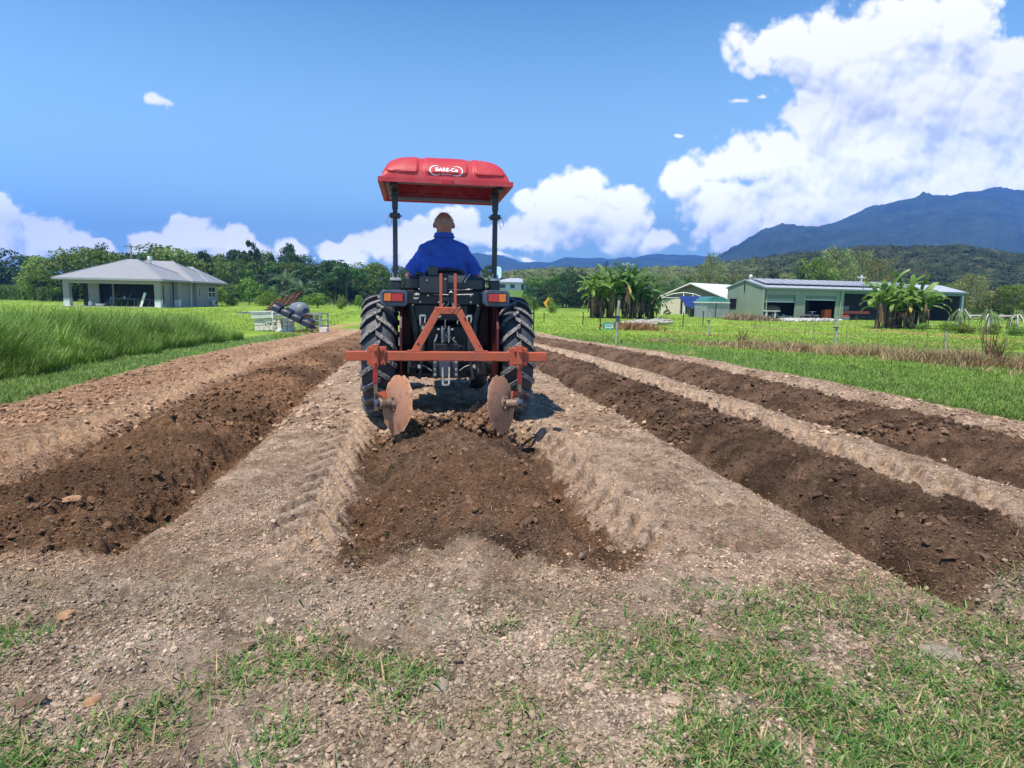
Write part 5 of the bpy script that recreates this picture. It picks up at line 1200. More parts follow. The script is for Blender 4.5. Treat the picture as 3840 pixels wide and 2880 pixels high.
def dead_twigs():
    for cx, cy, s_, lab in ((1600, 748, .5, 'small dead bush caught in the netting below the rubble heap'), (2135, 790, .75, 'dead twiggy bush standing in the netting near the right edge'), (2160, 792, .55, 'second dead twiggy bush, smaller, at the right')):
        p = gnd(cx, cy); rr = random.Random(cx); mb = MB()
        for k in range(26):
            a = rr.uniform(0, 6.28); r_ = rr.uniform(.1, .55)*s_; z = rr.uniform(.5, 1.2)*s_
            mb.tube([(0, 0, -.02), (r_*.4*cos(a), r_*.4*sin(a), z*.5), (r_*cos(a)+rr.uniform(-.1, .1), r_*sin(a), z)], [.01, .007, .004], 4)
        o = mb.build('dead_bush', m_rustb); o.location = (p.x, p.y, float(H(np.array([p.x]), np.array([p.y]))[0])); tag(o, lab, 'dead bush')
dead_twigs()
# low dark fence line at the foot of the wood
mb = MB()
a, b = dsp(560, 650, 96), dsp(850, 652, 96)
for i in range(26):
    x = a.x+(b.x-a.x)*i/25; mb.box(x-.06, x+.06, 95.95, 96.05, -.3, .75)
mb.beam((a.x, 96, .65), (b.x, 96, .65), .1); mb.beam((a.x, 96, .3), (b.x, 96, .3), .08)
tag(mb.build('rail_fence', m_dark), 'low dark rail fence along the foot of the left wood', 'fence')

# ------------------------------------------------------------------ block stack and scrap, left of the field
def pile():
    D_ = 26.0; zb = -.38
    def q(x, y, dd=0): return src(900+x/6.32, 1100+y/6.32, D_+dd)      # zoomed survey of the pile
    blocks = [(345,805,455,880),(462,808,565,880),(570,800,690,880),(700,795,795,870),(345,755,560,803),(330,645,550,752),(352,605,545,642),(545,592,745,690),(765,590,875,690),(555,698,650,795),(655,698,765,790),(770,698,880,790),(800,795,880,865),
              (885,695,985,870),(885,590,980,690),(985,580,1090,678),(992,682,1112,775),(1010,780,1120,872),(1125,785,1228,868),(1130,640,1225,780)]
    names = ['bottom left corner', 'bottom row second', 'bottom row third', 'bottom row fourth', 'low flat left', 'left middle long', 'thin top left', 'top row long white', 'top row short', 'square with dark hole, left of three', 'square with dark hole, middle of three', 'square with dark hole, right of three', 'bottom hollow', 'tall upright centre', 'upper centre', 'upper right capping', 'middle right leaning', 'lower right leaning', 'bottom right end', 'shaded rear right']
    for i, (x0, y0, x1, y1) in enumerate(blocks):
        a, b = q(x0, y1), q(x1, y0); w, h = b.x-a.x-.012, b.z-a.z-.010
        t = empty('concrete_block', ((a.x+b.x)/2, D_+random.uniform(-.03, .05), a.z), (0, random.uniform(-.02, .02), random.uniform(-.06, .06)), names[i]+' concrete block in the grey block stack', 'block', 'concrete blocks in the stack left of the field')
        hole = 'hole' in names[i] or 'hollow' in names[i]; mb = MB()
        if hole:
            mb.box(-w/2, -w*.22, 0, .38, 0, h); mb.box(w*.22, w/2, 0, .38, 0, h); mb.box(-w*.22, w*.22, .0, .38, 0, h*.28); mb.box(-w*.22, w*.22, .0, .38, h*.78, h); mb.box(-w*.22, w*.22, .22, .38, h*.28, h*.78)
        else: mb.box(-w/2, w/2, 0, .38, 0, h)
        mb.build('block', m_block, t, bevel=.006)
    for k, (x0, y0, x1, y1, sx) in enumerate([(235,455,760,445,.03),(262,490,800,480,.02),(262,520,820,512,.02),(270,558,900,536,.03),(258,600,965,560,.03)]):
        a, b = q(x0, y0, -.05), q(x1, y1, .1); mb = MB(); L_ = (b-a).length; mb.box(0, L_, 0, .5, 0, .05)
        mb.box(0, L_, -.002, .0, .012, .02)
        o = mb.build('aluminium_channel', m_white if k in (0, 3, 4) else m_galv); o.location = a; o.rotation_euler = (0, -math.atan2(b.z-a.z, b.x-a.x), 0); tag(o, ['topmost white metal length on the block stack', 'second metal length from the top of the block stack', 'middle grey metal length on the block stack', 'fourth metal length from the top, white edged', 'lowest white metal length resting on the blocks'][k], 'metal length', 'metal lengths stacked on the blocks')
    a, b = q(-70, 470, .3), q(250, 470, .3); mb = MB(); mb.box(0, (b-a).length, 0, .6, 0, .05); o = mb.build('roof_sheet', m_greyp); o.location = a; tag(o, 'pale sheet jutting out left from the block stack', 'sheet')
    # strap
    a = q(770, 420, -.12); t = empty('tie_strap', a, (0, 0, 0), 'white strap hanging down over the stacked metal lengths', 'strap')
    MB().tube([(-.02, .3, .0), (-.02, .0, .02), (0, -.02, -.3), (-.02, -.03, -.95)], .022, 6).build('band', m_white, t, 60); MB().box(-.03, .14, -.02, .0, -.06, .03).build('knot', m_white, t)
    # black pipe, ribbed, leaning
    a, b = q(870, 340, -.35), q(1800, 790, -.45); t = empty('plastic_pipe', a, (0, 0, 0), 'black ribbed plastic culvert half leaning across the block stack', 'plastic pipe')
    d = (b-a); L_ = d.length; Mx = Matrix.Translation((0, 0, 0)) @ d.to_track_quat('X', 'Z').to_matrix().to_4x4()
    r_ = .30; n = 16
    for k in range(4):
        x0 = L_*(k*.265-.05); x1 = x0+L_*.185; mb = MB(); V_ = []
        prof = [(0, .82), (.06, .97), (.5, 1.0), (.94, .97), (1, .84)]
        for f, rr_ in prof:
            for i in range(n+1):
                an = pi*i/n; V_.append(Mx @ Vector((x0+(x1-x0)*f, -r_*rr_*cos(an), r_*rr_*sin(an)-.08)))
        mb.add(V_, [(j*(n+1)+i, (j+1)*(n+1)+i, (j+1)*(n+1)+i+1, j*(n+1)+i+1) for j in range(4) for i in range(n)]+[tuple(range(n+1))[::-1], tuple(4*(n+1)+i for i in range(n+1))]); mb.build('rib', m_blackpl, t, 50)
        if k < 3:
            mb = MB(); x2 = x0+L_*.265; V_ = []
            for xx in (x1-.01, x2+.01):
                for i in range(n+1): an = pi*i/n; V_.append(Mx @ Vector((xx, -r_*.72*cos(an), r_*.72*sin(an)-.08)))
            mb.add(V_, [(i, n+1+i, n+2+i, i+1) for i in range(n)]); mb.build('neck', m_blackpl, t, 50)
    mb = MB(); mb.T = Mx; mb.box(-L_*.07, L_*1.0, -r_-.04, r_+.04, -.12, -.075); mb.build('flange', m_blackpl, t)
    # steel drum / tank on top
    p = q(1400, 400, .8); t = empty('pressure_tank', p, (0, 0, R(-12)), 'round grey tank lying behind the black culvert', 'tank')
    MB().lathe([(.02, -.52), (.14, -.5), (.27, -.42), (.34, -.25), (.345, .1), (.34, .25), (.27, .4), (.12, .48), (.02, .5)], Matrix.Rotation(R(62), 4, 'Z') @ Matrix.Rotation(pi/2, 4, 'X'), 24).build('shell', m_greyp, t, 60)
    Mf = Matrix.Rotation(R(62), 4, 'Z') @ Matrix.Rotation(pi/2, 4, 'X')
    MB().lathe([(.10, .47), (.10, .53), (.06, .53), (.06, .47)], Mf, 16, True).build('port', m_blackpl, t)
    MB().beam((-.22, 0, .30), (-.22, 0, .78), .10, .05).build('bracket', m_rustb, t)
    # rusty harrow heap
    p = q(940, 330, .9); t = empty('rusty_harrow', p, (0, 0, 0), 'rust brown spike harrow propped on top of the block stack', 'harrow'); rr = random.Random(4)
    for k in range(6):
        y = k*.13; MB().beam((-.75+.05*k, y, -.22+.09*k), (.55+.04*k, y+.1, .20+.095*k), .045).build('bar', m_rustb, t)
    for k in range(5): x = -.55+k*.26; MB().beam((x, -.02, -.16+k*.075), (x+.12, .68, .30+k*.075), .04).build('crossbar', m_rustb, t)
    for k in range(20): x = rr.uniform(-.8, .7); z = x*.33; MB().tube([(x, rr.uniform(0, .6), z+.1), (x+rr.uniform(-.05, .05), .3, z-.05), (x+rr.uniform(-.15, .15), .25, z-.25)], .016, 5).build('spike', m_rustb, t)
    # frame rack right
    a = q(1490, 480, .5); b = q(1900, 850, .5); t = empty('metal_rack', (a.x, D_+.5, zb), (0, 0, 0), 'white metal rack frame holding scrap at the right end of the block stack', 'rack')
    w = b.x-a.x; h = a.z-zb
    for z in (h, h*.62, h*.3): MB().beam((-.1, 0, z), (w, .0, z), .05).beam((w, 0, z), (w+.1, .8, z), .05).beam((-.1, .8, z), (w+.1, .8, z), .05).build('rail', m_galv, t)
    for x, y in ((-.1, 0), (w*.68, 0), (w, 0), (w+.1, .8), (-.1, .8)): MB().beam((x, y, 0), (x, y, h), .06).build('upright', m_galv, t)
    mb = MB()
    for k in range(9): z = h*(.34+.07*k); mb.beam((0, .1+.05*k, z), (w*.9, .12+.05*k, z-.02), .035)
    o = mb.build('metal_tubes', m_blackpl); o.location = (a.x, D_+.5, zb); tag(o, 'bundle of dark tubes stored in the white metal rack', 'tubes')
    o = MB().box(0, .30, .0, .3, 0, .16).build('rusty_box', m_orange, None, bevel=.01); o.location = q(1500, 590, .55); tag(o, 'rust orange box on the metal rack behind the culvert', 'box'); o.data.materials[0] = mat('rust_orange', (.42, .13, .05), .8, var=.3)
    o = MB().box(0, w*.95, -.4, .1, 0, .06).build('white_board', m_white, None, bevel=.005); o.location = (a.x-.9, D_+.1, zb); tag(o, 'white board lying on the grass under the culvert', 'board')
    o = MB().box(0, .30, 0, .3, 0, .20).build('concrete_block', m_block, None, bevel=.01); o.location = (q(1880, 880, -.4).x, D_-.4, zb); tag(o, 'single squat concrete block at the right foot of the stack', 'block')
pile()

# ------------------------------------------------------------------ tractor
YAW = R(9)
TR_LOC = Vector((-.64, 6.0, -.01))
tractor = empty('tractor', TR_LOC, (0, 0, YAW), 'small tractor seen from behind with red sun canopy and lugged tyres', 'tractor')
TMi = (Matrix.Translation(TR_LOC) @ Matrix.Rotation(YAW, 4, 'Z')).inverted()
def z1(X, Y, W_): return TMi @ src(1250+X/2.552, 550+Y/2.552, W_)
def z2(X, Y, W_): return TMi @ src(1250+X/2.552, 1050+Y/2.552, W_)
def zA(X, Y, W_): return TMi @ src(1500+X/6.32, 950+Y/6.32, W_)
def zB(X, Y, W_): return TMi @ src(1500+X/5.029, 1150+Y/5.029, W_)
m_canopy = mat('red_canopy_plastic', (.43, .032, .040), .5, col2=(.47, .085, .085), vscale=9, thresh=(.45, .85), bump=.08, bscale=30, spec=.35)
m_blk = mat('black_steel', (.014, .015, .020), .42, var=.3, vscale=12)
m_blk2 = mat('black_plastic_panel', (.020, .020, .026), .38, var=.3, vscale=6)
m_gun = mat('dark_blue_grey_plastic', (.060, .070, .105), .35, var=.25, vscale=14)
m_tyre = mat('tyre_rubber', (.034, .038, .052), .55, col2=(.075, .070, .068), vscale=7, thresh=(.45, .75), bump=.2, bscale=30)
m_lug = mat('dusty_tread', (.24, .22, .20), .85, col2=(.035, .036, .042), vscale=45, thresh=(.45, .62), bump=.6, bscale=60)
m_redshade = mat('shaded_red_fender', (.085, .012, .014), .45, var=.3)  # tractor red with the shade of the inner fenders put into the colour
m_implement = mat('faded_orange_red_paint', (.47, .098, .046), .6, col2=(.33, .095, .055), vscale=7, bump=.2, bscale=60, spec=.25)
m_chip = mat('chipped_paint', (.03, .025, .022), .8, var=.3)
m_lensr = mat('red_lens', (.45, .015, .012), .12, var=.2, vscale=60); m_lenso = mat('orange_lens', (.70, .16, .01), .12, var=.2, vscale=60)
m_bolt = mat('worn_bolt', (.30, .28, .26), .5, metal=.6, var=.3, vscale=30)
m_bright = mat('bright_steel', (.50, .48, .44), .4, metal=.5, var=.3, vscale=20)
def disc_mat():
    m = bpy.data.materials.new('rusty_disc'); m.use_nodes = True; t = m.node_tree; b = t.nodes['Principled BSDF']; b.inputs['Roughness'].default_value = .6; b.inputs['Specular IOR Level'].default_value = .25
    tcn = N(t, 'ShaderNodeTexCoord'); ln = N(t, 'ShaderNodeVectorMath', operation='LENGTH'); sx = N(t, 'ShaderNodeVectorMath', operation='MULTIPLY', inp={0: tcn.outputs['Object'], 1: (0, 1, 1)}); t.links.new(sx.outputs[0], ln.inputs[0])
    nz = N(t, 'ShaderNodeTexNoise', inp={0: tcn.outputs['Object'], 'Scale': 12.0, 'Detail': 7.0, 'Roughness': .65})
    rr_ = M_(t, 'MULTIPLY_ADD', nz.outputs[0], .12, ln.outputs['Value'])
    cr = N(t, 'ShaderNodeValToRGB', inp={0: rr_}); e = cr.color_ramp.elements
    e[0].position = .18; e[0].color = (.34, .165, .10, 1); e[1].position = .300; e[1].color = (.58, .36, .23, 1)
    q = cr.color_ramp.elements.new(.265); q.color = (.42, .17, .075, 1)
    n2_ = N(t, 'ShaderNodeTexNoise', inp={0: tcn.outputs['Object'], 'Scale': 5.0, 'Detail': 5.0})
    mxx = N(t, 'ShaderNodeMix', data_type='RGBA', inp={0: M_(t, 'MULTIPLY', n2_.outputs[0], .6), 6: cr.outputs[0], 7: (.36, .215, .15, 1)})
    t.links.new(mxx.outputs[2], b.inputs['Base Color'])
    n3_ = N(t, 'ShaderNodeTexNoise', inp={0: tcn.outputs['Object'], 'Scale': 16.0, 'Detail': 8.0, 'Roughness': .7}); mr_ = N(t, 'ShaderNodeMapRange', inp={0: n3_.outputs[0], 1: .54, 2: .60, 4: .75})
    mx3 = N(t, 'ShaderNodeMix', data_type='RGBA', inp={0: mr_.outputs[0], 6: mxx.outputs[2], 7: (.20, .115, .07, 1)}); t.links.new(mx3.outputs[2], b.inputs['Base Color'])
    bp = N(t, 'ShaderNodeBump', inp={'Height': nz.outputs[0], 'Strength': .3, 'Distance': .01}); t.links.new(bp.outputs[0], b.inputs['Normal']); return m
m_disc = disc_mat()
def wheel(cx, side):
    Rw, hw = .545, .152
    MX = Matrix.Translation((cx, 0, .555)) @ Matrix.Rotation(pi/2, 4, 'Y')
    rim = MB().lathe([(.10, -.06), (.27, -.06), (.29, -.12), (.31, -.13), (.31, .13), (.29, .12), (.27, .02), (.10, .02)], MX, 32, True).build('rear_wheel', m_redshade, tractor, 40)
    prof = [(.30, -.115), (.34, -.135), (.42, -.150), (.48, -.150), (.515, -.140), (.535, -.105), (.545, -.05), (.548, 0), (.545, .05), (.535, .105), (.515, .140), (.48, .150), (.42, .150), (.34, .135), (.30, .115)]
    MB().lathe(prof, MX, 72, True).build('tyre', m_tyre, rim, 50)
    mb = MB(); nl = 22
    def rad(x): return .548-.035*(abs(x)/.15)**3
    for k in range(nl):
        for sg in (-1, 1):
            th0 = 2*pi*(k+(.5 if sg > 0 else 0))/nl
            pts = []
            for i in range(7):
                f = i/6; x = sg*(-.022+.185*f); th = th0-(-.02+.235*f)*1.0
                if f > .83: th -= .02
                pts.append((x, th, rad(min(abs(x), .15))-(.0 if abs(x) < .15 else .03)))
            w = .036; hgt = .036
            vs = []
            for (x, th, r) in pts:
                for dx, dth, dr in ((0, -w*.80/.55, -.01), (0, w*.80/.55, -.01), (0, w*.64/.55, hgt), (0, -w*.64/.55, hgt)):
                    r_ = r+dr*(1 if abs(x) < .14 else .8); a = th+dth
                    vs.append(Vector((cx+x, -r_*cos(a), .555+r_*sin(a))))
            fs = [(i*4+j, i*4+(j+1) % 4, (i+1)*4+(j+1) % 4, (i+1)*4+j) for i in range(6) for j in range(4)]+[(0, 3, 2, 1), (24, 25, 26, 27)]
            mb.add(vs, fs)
    me = mb.mesh('tread', m_tyre); me.materials.append(m_lug)
    # the outward faces of the lugs carry the dust
    for i, p in enumerate(me.polygons):
        if i % 26 < 24 and (i % 26) % 4 == 2: p.material_index = 1
    o = link('tread', me, rim); b = o.modifiers.new('bevel', 'BEVEL'); b.width = .004; b.segments = 1; b.limit_method = 'ANGLE'
    for k in range(6):
        a = k*pi/3; MB().lathe([(.014, -.065), (.014, -.085)], Matrix.Translation((cx, .16*cos(a), .555+.16*sin(a))) @ Matrix.Rotation(pi/2, 4, 'Y'), 8)
    return rim
wheel(-.62, -1); wheel(.62, 1)
for sx in (-.48, .48):
    MX = Matrix.Translation((sx, 1.75, .34)) @ Matrix.Rotation(pi/2, 4, 'Y')
    f = MB().lathe([(.05, -.05), (.20, -.07), (.20, .07), (.05, .05)], MX, 20, True).build('front_wheel', m_redshade, tractor, 40)
    MB().lathe([(.20, -.08), (.30, -.10), (.34, -.06), (.345, 0), (.34, .06), (.30, .10), (.20, .08)], MX, 28, True).build('tyre', m_tyre, f, 50)
MB().box(-.42, .42, 1.68, 1.80, .26, .38).build('front_axle', m_blk, tractor)
hb = MB().box(-.27, .27, .75, 2.05, .62, 1.10); hb.build('bonnet', m_canopy, tractor, bevel=.05)
MB().box(-.17, .17, .2, 1.9, .32, .62).build('engine', m_blk, tractor, bevel=.03)
MB().box(-.33, .33, .60, .75, .62, 1.18).build('dashboard', m_blk2, tractor, bevel=.03)
sw = MB().lathe([(.17, -.012), (.195, 0), (.17, .012)], Matrix.Translation((0, .52, 1.24)) @ Matrix.Rotation(R(-28), 4, 'X'), 28, True).build('steering_wheel', m_blk2, tractor, 60)
MB().tube([(0, .52, 1.24), (0, .66, 1.0)], .02).build('steering_column', m_blk, tractor); MB().beam((-.17, .52, 1.235), (.17, .52, 1.235), .02).build('spoke', m_blk2, sw)
# platform and footboards
MB().box(-.42, .42, .15, .95, .52, .56).build('footboard', m_blk, tractor)
# rear axle housing and gearbox
ax = MB().box(-.20, .20, -.16, .35, .36, .86); ax.tube([(-.50, 0, .555), (.50, 0, .555)], .10, 14); ax.box(-.28, .28, -.10, .2, .42, .70)
ax.build('axle_housing', m_blk, tractor, 40, .02)
# fenders: arc over the tyre, inner side in red darkened for shade
for sg in (-1, 1):
    mb = MB(); n = 18; V_ = []
    for i in range(n+1):
        a = R(58+80*i/n); r_ = .635
        for x in (sg*.42, sg*.515): V_.append((x, -r_*cos(a), .555+r_*sin(a)))
    V2 = V_+[(x, y*.975, .555+(z-.555)*.975) for x, y, z in V_]; m_ = len(V_)
    fs = [(2*i, 2*i+1, 2*i+3, 2*i+2) for i in range(n)]+[(m_+2*i, m_+2*i+2, m_+2*i+3, m_+2*i+1) for i in range(n)]+[(2*i, 2*i+2, m_+2*i+2, m_+2*i) for i in range(n)]+[(2*i+1, m_+2*i+1, m_+2*i+3, 2*i+3) for i in range(n)]
    fn = mb.add(V2, fs).build('fender', m_blk2, tractor, 50)
    mb = MB(); V_ = [(sg*.425, 0, .30)]
    pts = [(-.50, .42), (-.56, .60)]+[(-.63*cos(R(28+110*i/n)), .555+.63*sin(R(28+110*i/n))) for i in range(n+1)]+[(.45, .42), (.2, .40), (-.2, .40)]
    V_ = [(sg*.435, y, z) for y, z in pts]+[(sg*.415, y, z) for y, z in pts]; k = len(pts)
    mb.add(V_, [tuple(range(k)), tuple(range(k, 2*k))[::-1]]+[(i, (i+1) % k, k+(i+1) % k, k+i) for i in range(k)]).build('inner_panel', m_redshade, fn)
    MB().box(min(sg*.25, sg*.435), max(sg*.25, sg*.435), .14, .16, .34, 1.06).build('step_panel', m_redshade, fn)
    MB().box(min(sg*.20, sg*.30), max(sg*.20, sg*.30), .06, .12, .34, 1.10).build('side_plate', m_blk, fn)
def pbox(nm, A, B, W_, t, m, par=None, bevel=.006, f=z1, mb=None):     # box surveyed from its two corners on the rear plane
    a, b = f(*A, W_), f(*B, W_); x0, x1 = sorted((a.x, b.x)); zz0, zz1 = sorted((a.z, b.z)); y = (a.y+b.y)/2
    M2 = MB(); M2.box(x0, x1, y, y+t, zz0, zz1)
    return M2.build(nm, m, par or tractor, bevel=bevel)
def lamp(A, B, la, lb, W_, order, lab):
    a, b = z1(*A, W_), z1(*B, W_); y = (a.y+b.y)/2; x0, x1 = a.x, b.x; t0, t1 = b.z, a.z
    hs_ = MB().prism(rrect(x0, x1, t0, t1, .035), y, y+.15, .012).build('tail_lamp', m_gun, tractor, 30); hs_['label'] = lab
    c, d = z1(*la, W_), z1(*lb, W_); fx0, fx1, fz0, fz1 = c.x, d.x, d.z, c.z
    MB().prism(rrect(fx0-.009, fx1+.009, fz0-.009, fz1+.009, .008), y-.008, y+.002, .003).build('bezel', m_blk, hs_, 30)
    w = fx1-fx0; cuts_ = [0, .38, 1] if order == 'or' else [0, .60, 1]
    for k, mm in enumerate((m_lenso, m_lensr) if order == 'or' else (m_lensr, m_lenso)):
        l = MB().prism(rrect(fx0+w*cuts_[k]+.001, fx0+w*cuts_[k+1]-.001, fz0, fz1, .004), y-.022, y-.006, .004)
        l.build('orange_lens' if mm is m_lenso else 'red_lens', mm, hs_, 30)
lamp((448, 1368), (712, 1532), (487, 1405), (668, 1480), 5.42, 'or', 'left tail lamp, orange end on the outside')
lamp((1437, 1372), (1690, 1535), (1482, 1412), (1652, 1488), 5.52, 'ro', 'right tail lamp, orange end on the outside')
# roll bar
ROPS = []
for sg, A, B, W_ in ((-1, (597, 1245), (585, 335), 5.68), (1, (1545, 1250), (1554, 372), 5.80)):
    a, b = z1(*A, W_), z1(*B, W_); x = (a.x+b.x)/2; y = (a.y+b.y)/2
    ps = MB().box(x-.021, x+.021, y, y+.06, a.z-.02, b.z+.06).build('roll_bar_post', m_blk, tractor, bevel=.005)
    MB().box(x-.026, x+.026, y-.004, y+.066, a.z+.60, b.z+.05).build('upper_sleeve', m_blk, ps, bevel=.004)
    MB().box(x-.045, x+.045, y-.02, y+.08, a.z+.52, a.z+.56).build('hinge_clamp', m_blk, ps, bevel=.005)
    MB().tube([(x-.06, y+.03, a.z+.54), (x+.06, y+.03, a.z+.54)], .008, 8).build('hinge_pin', m_bolt, ps)
    MB().tube([(x+.05*sg, y-.01, a.z+.54), (x+.075*sg, y-.02, a.z+.47), (x+.05*sg, y-.02, a.z+.43), (x+.025*sg, y-.02, a.z+.50)], .003, 5).build('pin_wire', m_bolt, ps)
    MB().box(x-.038, x+.038, y-.01, y+.07, a.z+.70, a.z+.715).build('flange', m_blk, ps, bevel=.002)
    MB().box(x-.048, x+.048, y-.05, y+.11, a.z-.035, a.z-.01).build('base_plate', m_bright, ps, bevel=.003)
    MB().box(x-.045, x+.045, y-.045, y+.10, a.z-.14, a.z-.036).build('mount', m_blk, ps, bevel=.01)
    MB().tube([(x-.02, y-.02, a.z-.01), (x-.02, y-.02, a.z+.03)], .009, 6).tube([(x+.022, y-.02, a.z-.01), (x+.022, y-.02, a.z+.02)], .009, 6).build('bolt', m_bolt, ps)
    # curved arm from the mount to the body
    MB().tube([(x, y+.02, a.z-.12), (x-sg*.06, y+.03, a.z-.15), (x-sg*.13, y+.04, a.z-.24), (x-sg*.17, y+.04, a.z-.42), (x-sg*.18, y+.04, a.z-.7)], [.05, .05, .045, .04, .04], 10).build('support_arm', m_blk, ps, 60)
    ROPS.append((x, y))
# canopy
CY0, CY1, CZ, CH, CW = -.635, .46, 2.095, .235, .565
Crx = (z1(1082, 300, 5.40)).x
def cdome(u, v):
    a = max(0, 1-abs(u)**5.5)**(1/2.6); t = abs(2*v-1); b = max(0, 1-t**3.0)**(1/2.2)
    h = CH*a*b
    def pad(u0, u1):
        d = min((u-u0)*CW, (u1-u)*CW); e = h-.045
        c = .03
        if d < c and e < c: q = c-math.hypot(c-d, c-e) if (d < c and e < c) else min(d, e)
        else: q = min(d, e)
        s_ = max(0, min(1, q/.012)); return s_*s_*(3-2*s_)
    p = max(pad(-.93, -.43), pad(-.335, .335), pad(.43, .93))
    return Vector((Crx+u*(CW-.028)*(1+.0*v), CY0+.02+(CY1-CY0-.04)*v-.010*p*(1 if v < .5 else -1)*(1-b)*2, CZ+h+.010*p*b))
nu, nv = 150, 90
us = [math.sin(pi/2*(2*i/nu-1))*.45+(2*i/nu-1)*.55 for i in range(nu+1)]; vs_ = [.5-.5*cos(pi*j/nv) for j in range(nv+1)]
mb = MB(); mb.add([cdome(u, v) for v in vs_ for u in us], [(j*(nu+1)+i, j*(nu+1)+i+1, (j+1)*(nu+1)+i+1, (j+1)*(nu+1)+i) for j in range(nv) for i in range(nu)])
canopy = mb.build('canopy', m_canopy, tractor, 50)
so_ = canopy.modifiers.new('solid', 'SOLIDIFY'); so_.thickness = .006; so_.offset = -1
br = MB(); x0, x1 = Crx-CW, Crx+CW
pr = [(-.0, -.035), (.0, .004), (.012, .008), (.04, .004), (.045, -.004), (.008, -.035)]
ring = []
for (sx, sy) in ((x0, CY0), (x1, CY0), (x1, CY1), (x0, CY1)):
    ix, iy = (1 if sx == x0 else -1), (1 if sy == CY0 else -1)
    ring.append([(sx+ix*d, sy+iy*d, CZ+z) for d, z in pr])
V_ = [p for r_ in ring for p in r_]; k = len(pr)
br.add(V_, [(c*k+i, ((c+1) % 4)*k+i, ((c+1) % 4)*k+(i+1) % k, c*k+(i+1) % k) for c in range(4) for i in range(k)]).build('brim', m_canopy, canopy, 40)
rx = Crx+.0; MB().box(rx-.052, rx+.052, CY0-.012, CY0+.01, CZ-.045, CZ+.004).build('reflector_frame', m_canopy, canopy, bevel=.004)
MB().box(rx-.044, rx+.044, CY0-.015, CY0-.0121, CZ-.034, CZ-.004).build('reflector', m_lensr, canopy)
fr = MB()
for a, b in (((x0+.07, CY0+.12), (x0+.07, CY1-.07)), ((x1-.07, CY0+.12), (x1-.07, CY1-.07)), ((x0+.07, CY1-.07), (x1-.07, CY1-.07)), ((x0+.07, CY0+.12), (x1-.07, CY0+.12))): fr.beam((*a, CZ-.012), (*b, CZ-.012), .03, .028)
fr.build('canopy_frame', mat('grey_frame', (.20, .19, .18), .6), canopy)
for (x, y) in ROPS: MB().box(x-.03, x+.03, CY0+.1, y+.10, CZ-.05, CZ-.02).build('canopy_bracket', m_blk, canopy)
for ux in (-.385, .385): 
    MB().tube([cdome(ux, v)-Vector((0, 0, .018)) for v in [.04+.92*i/16 for i in range(17)]], .014, 6).build('canopy_rib', m_canopy, canopy, 60)
# lettering on the rear face of the canopy
m_letter = mat('white_lettering', (.85, .83, .83), .5, var=.02)
def vfor(z, u):
    lo, hi = 0.0, .5
    for i in range(40):
        m = (lo+hi)/2
        if cdome(u, m).z < z: lo = m
        else: hi = m
    return (lo+hi)/2
def on_canopy(tx, tz, lift):
    u = tx/(CW-.028); v = vfor(LZ+tz, u); p = cdome(u, v); q = cdome(u, v+.01); n = Vector((0, -(q.z-p.z), (q.y-p.y))).normalized(); return p+n*lift
LZ = z1(1085, 238, 5.43).z
def text_flat(txt, size, bold):
    cu = bpy.data.curves.new('t', 'FONT'); cu.body = txt; cu.size = size; cu.align_x = 'CENTER'; cu.align_y = 'CENTER'; cu.offset = bold; cu.resolution_u = 4; cu.space_character = 1.12
    ob = bpy.data.objects.new('t', cu); C.objects.link(ob); dg = bpy.context.evaluated_depsgraph_get(); me = bpy.data.meshes.new_from_object(ob.evaluated_get(dg))
    bpy.data.objects.remove(ob); bpy.data.curves.remove(cu); return me
def put_text(nm, txt, size, bold, dx, dz, sx=1.0):
    me = text_flat(txt, size, bold); me.materials.clear()
    for v in me.vertices: v.co = on_canopy(v.co.x*sx+dx, v.co.y+dz, .0035)
    me.name = nm; me.materials.append(m_letter); return link(nm, me, canopy)
put_text('lettering', 'BARE-Co', .043, .0016, .002, .003, 1.02)
put_text('lettering_small', 'Quality Power', .0125, .0002, .0, -.031, 1.0)
for cx_, a0, a1 in ((-.087, 62, 312), (.083, 118+90, 118+360)):
    mb = MB(); L_ = []
    for i in range(33):
        f = i/32; a = R(a0+(a1-a0)*f) if cx_ < 0 else R(118-(250)*f); w = .0012+.0028*sin(pi*f)
        for r_ in (-w, w): L_.append(on_canopy(cx_+(.050+r_)*cos(a), .0+(.039+r_)*sin(a)-.001, .0025))
    mb.add(L_, [(2*i, 2*i+1, 2*i+3, 2*i+2) for i in range(32)]); mb.build('swoosh', m_letter, canopy)
# rear body behind the seat
pbox('rear_cover', (680, 1235), (1462, 1395), 5.74, .16, m_blk2, bevel=.03)
pbox('rear_cover', (700, 1370), (1420, 1520), 5.70, .12, m_blk, bevel=.01)
pbox('lower_panel', (0, 1210), (1300, 1600), 5.76, .10, m_blk, f=lambda X, Y, W_: zA(X+310, Y, W_))
pbox('control_box', (460, 530), (1132, 960), 5.58, .12, m_blk2, f=zA, bevel=.01)
pbox('control_box_top', (665, 292), (895, 540), 5.60, .09, m_blk2, f=zA, bevel=.008)
pbox('filler_cap', (362, 440), (548, 525), 5.66, .07, m_blk, f=zA, bevel=.008)
pbox('torn_seat_foam', (1132, 522), (1570, 700), 5.735, .02, mat('torn_foam', (.42, .36, .29), .9, col2=(.16, .13, .11), vscale=14), f=zA)
pbox('name_plate', (992, 1032), (1172, 1125), 5.64, .015, m_gun, f=zA, bevel=.002)
seat = MB(); sp = [zA(x, y, 5.86) for x, y in ((585, 500), (650, 430), (760, 400), (900, 385), (1150, 380), (1400, 410), (1500, 455), (1535, 505))]
seat.tube(sp, .017, 8); seatrim = seat.build('seat', m_blk2, tractor, 60)
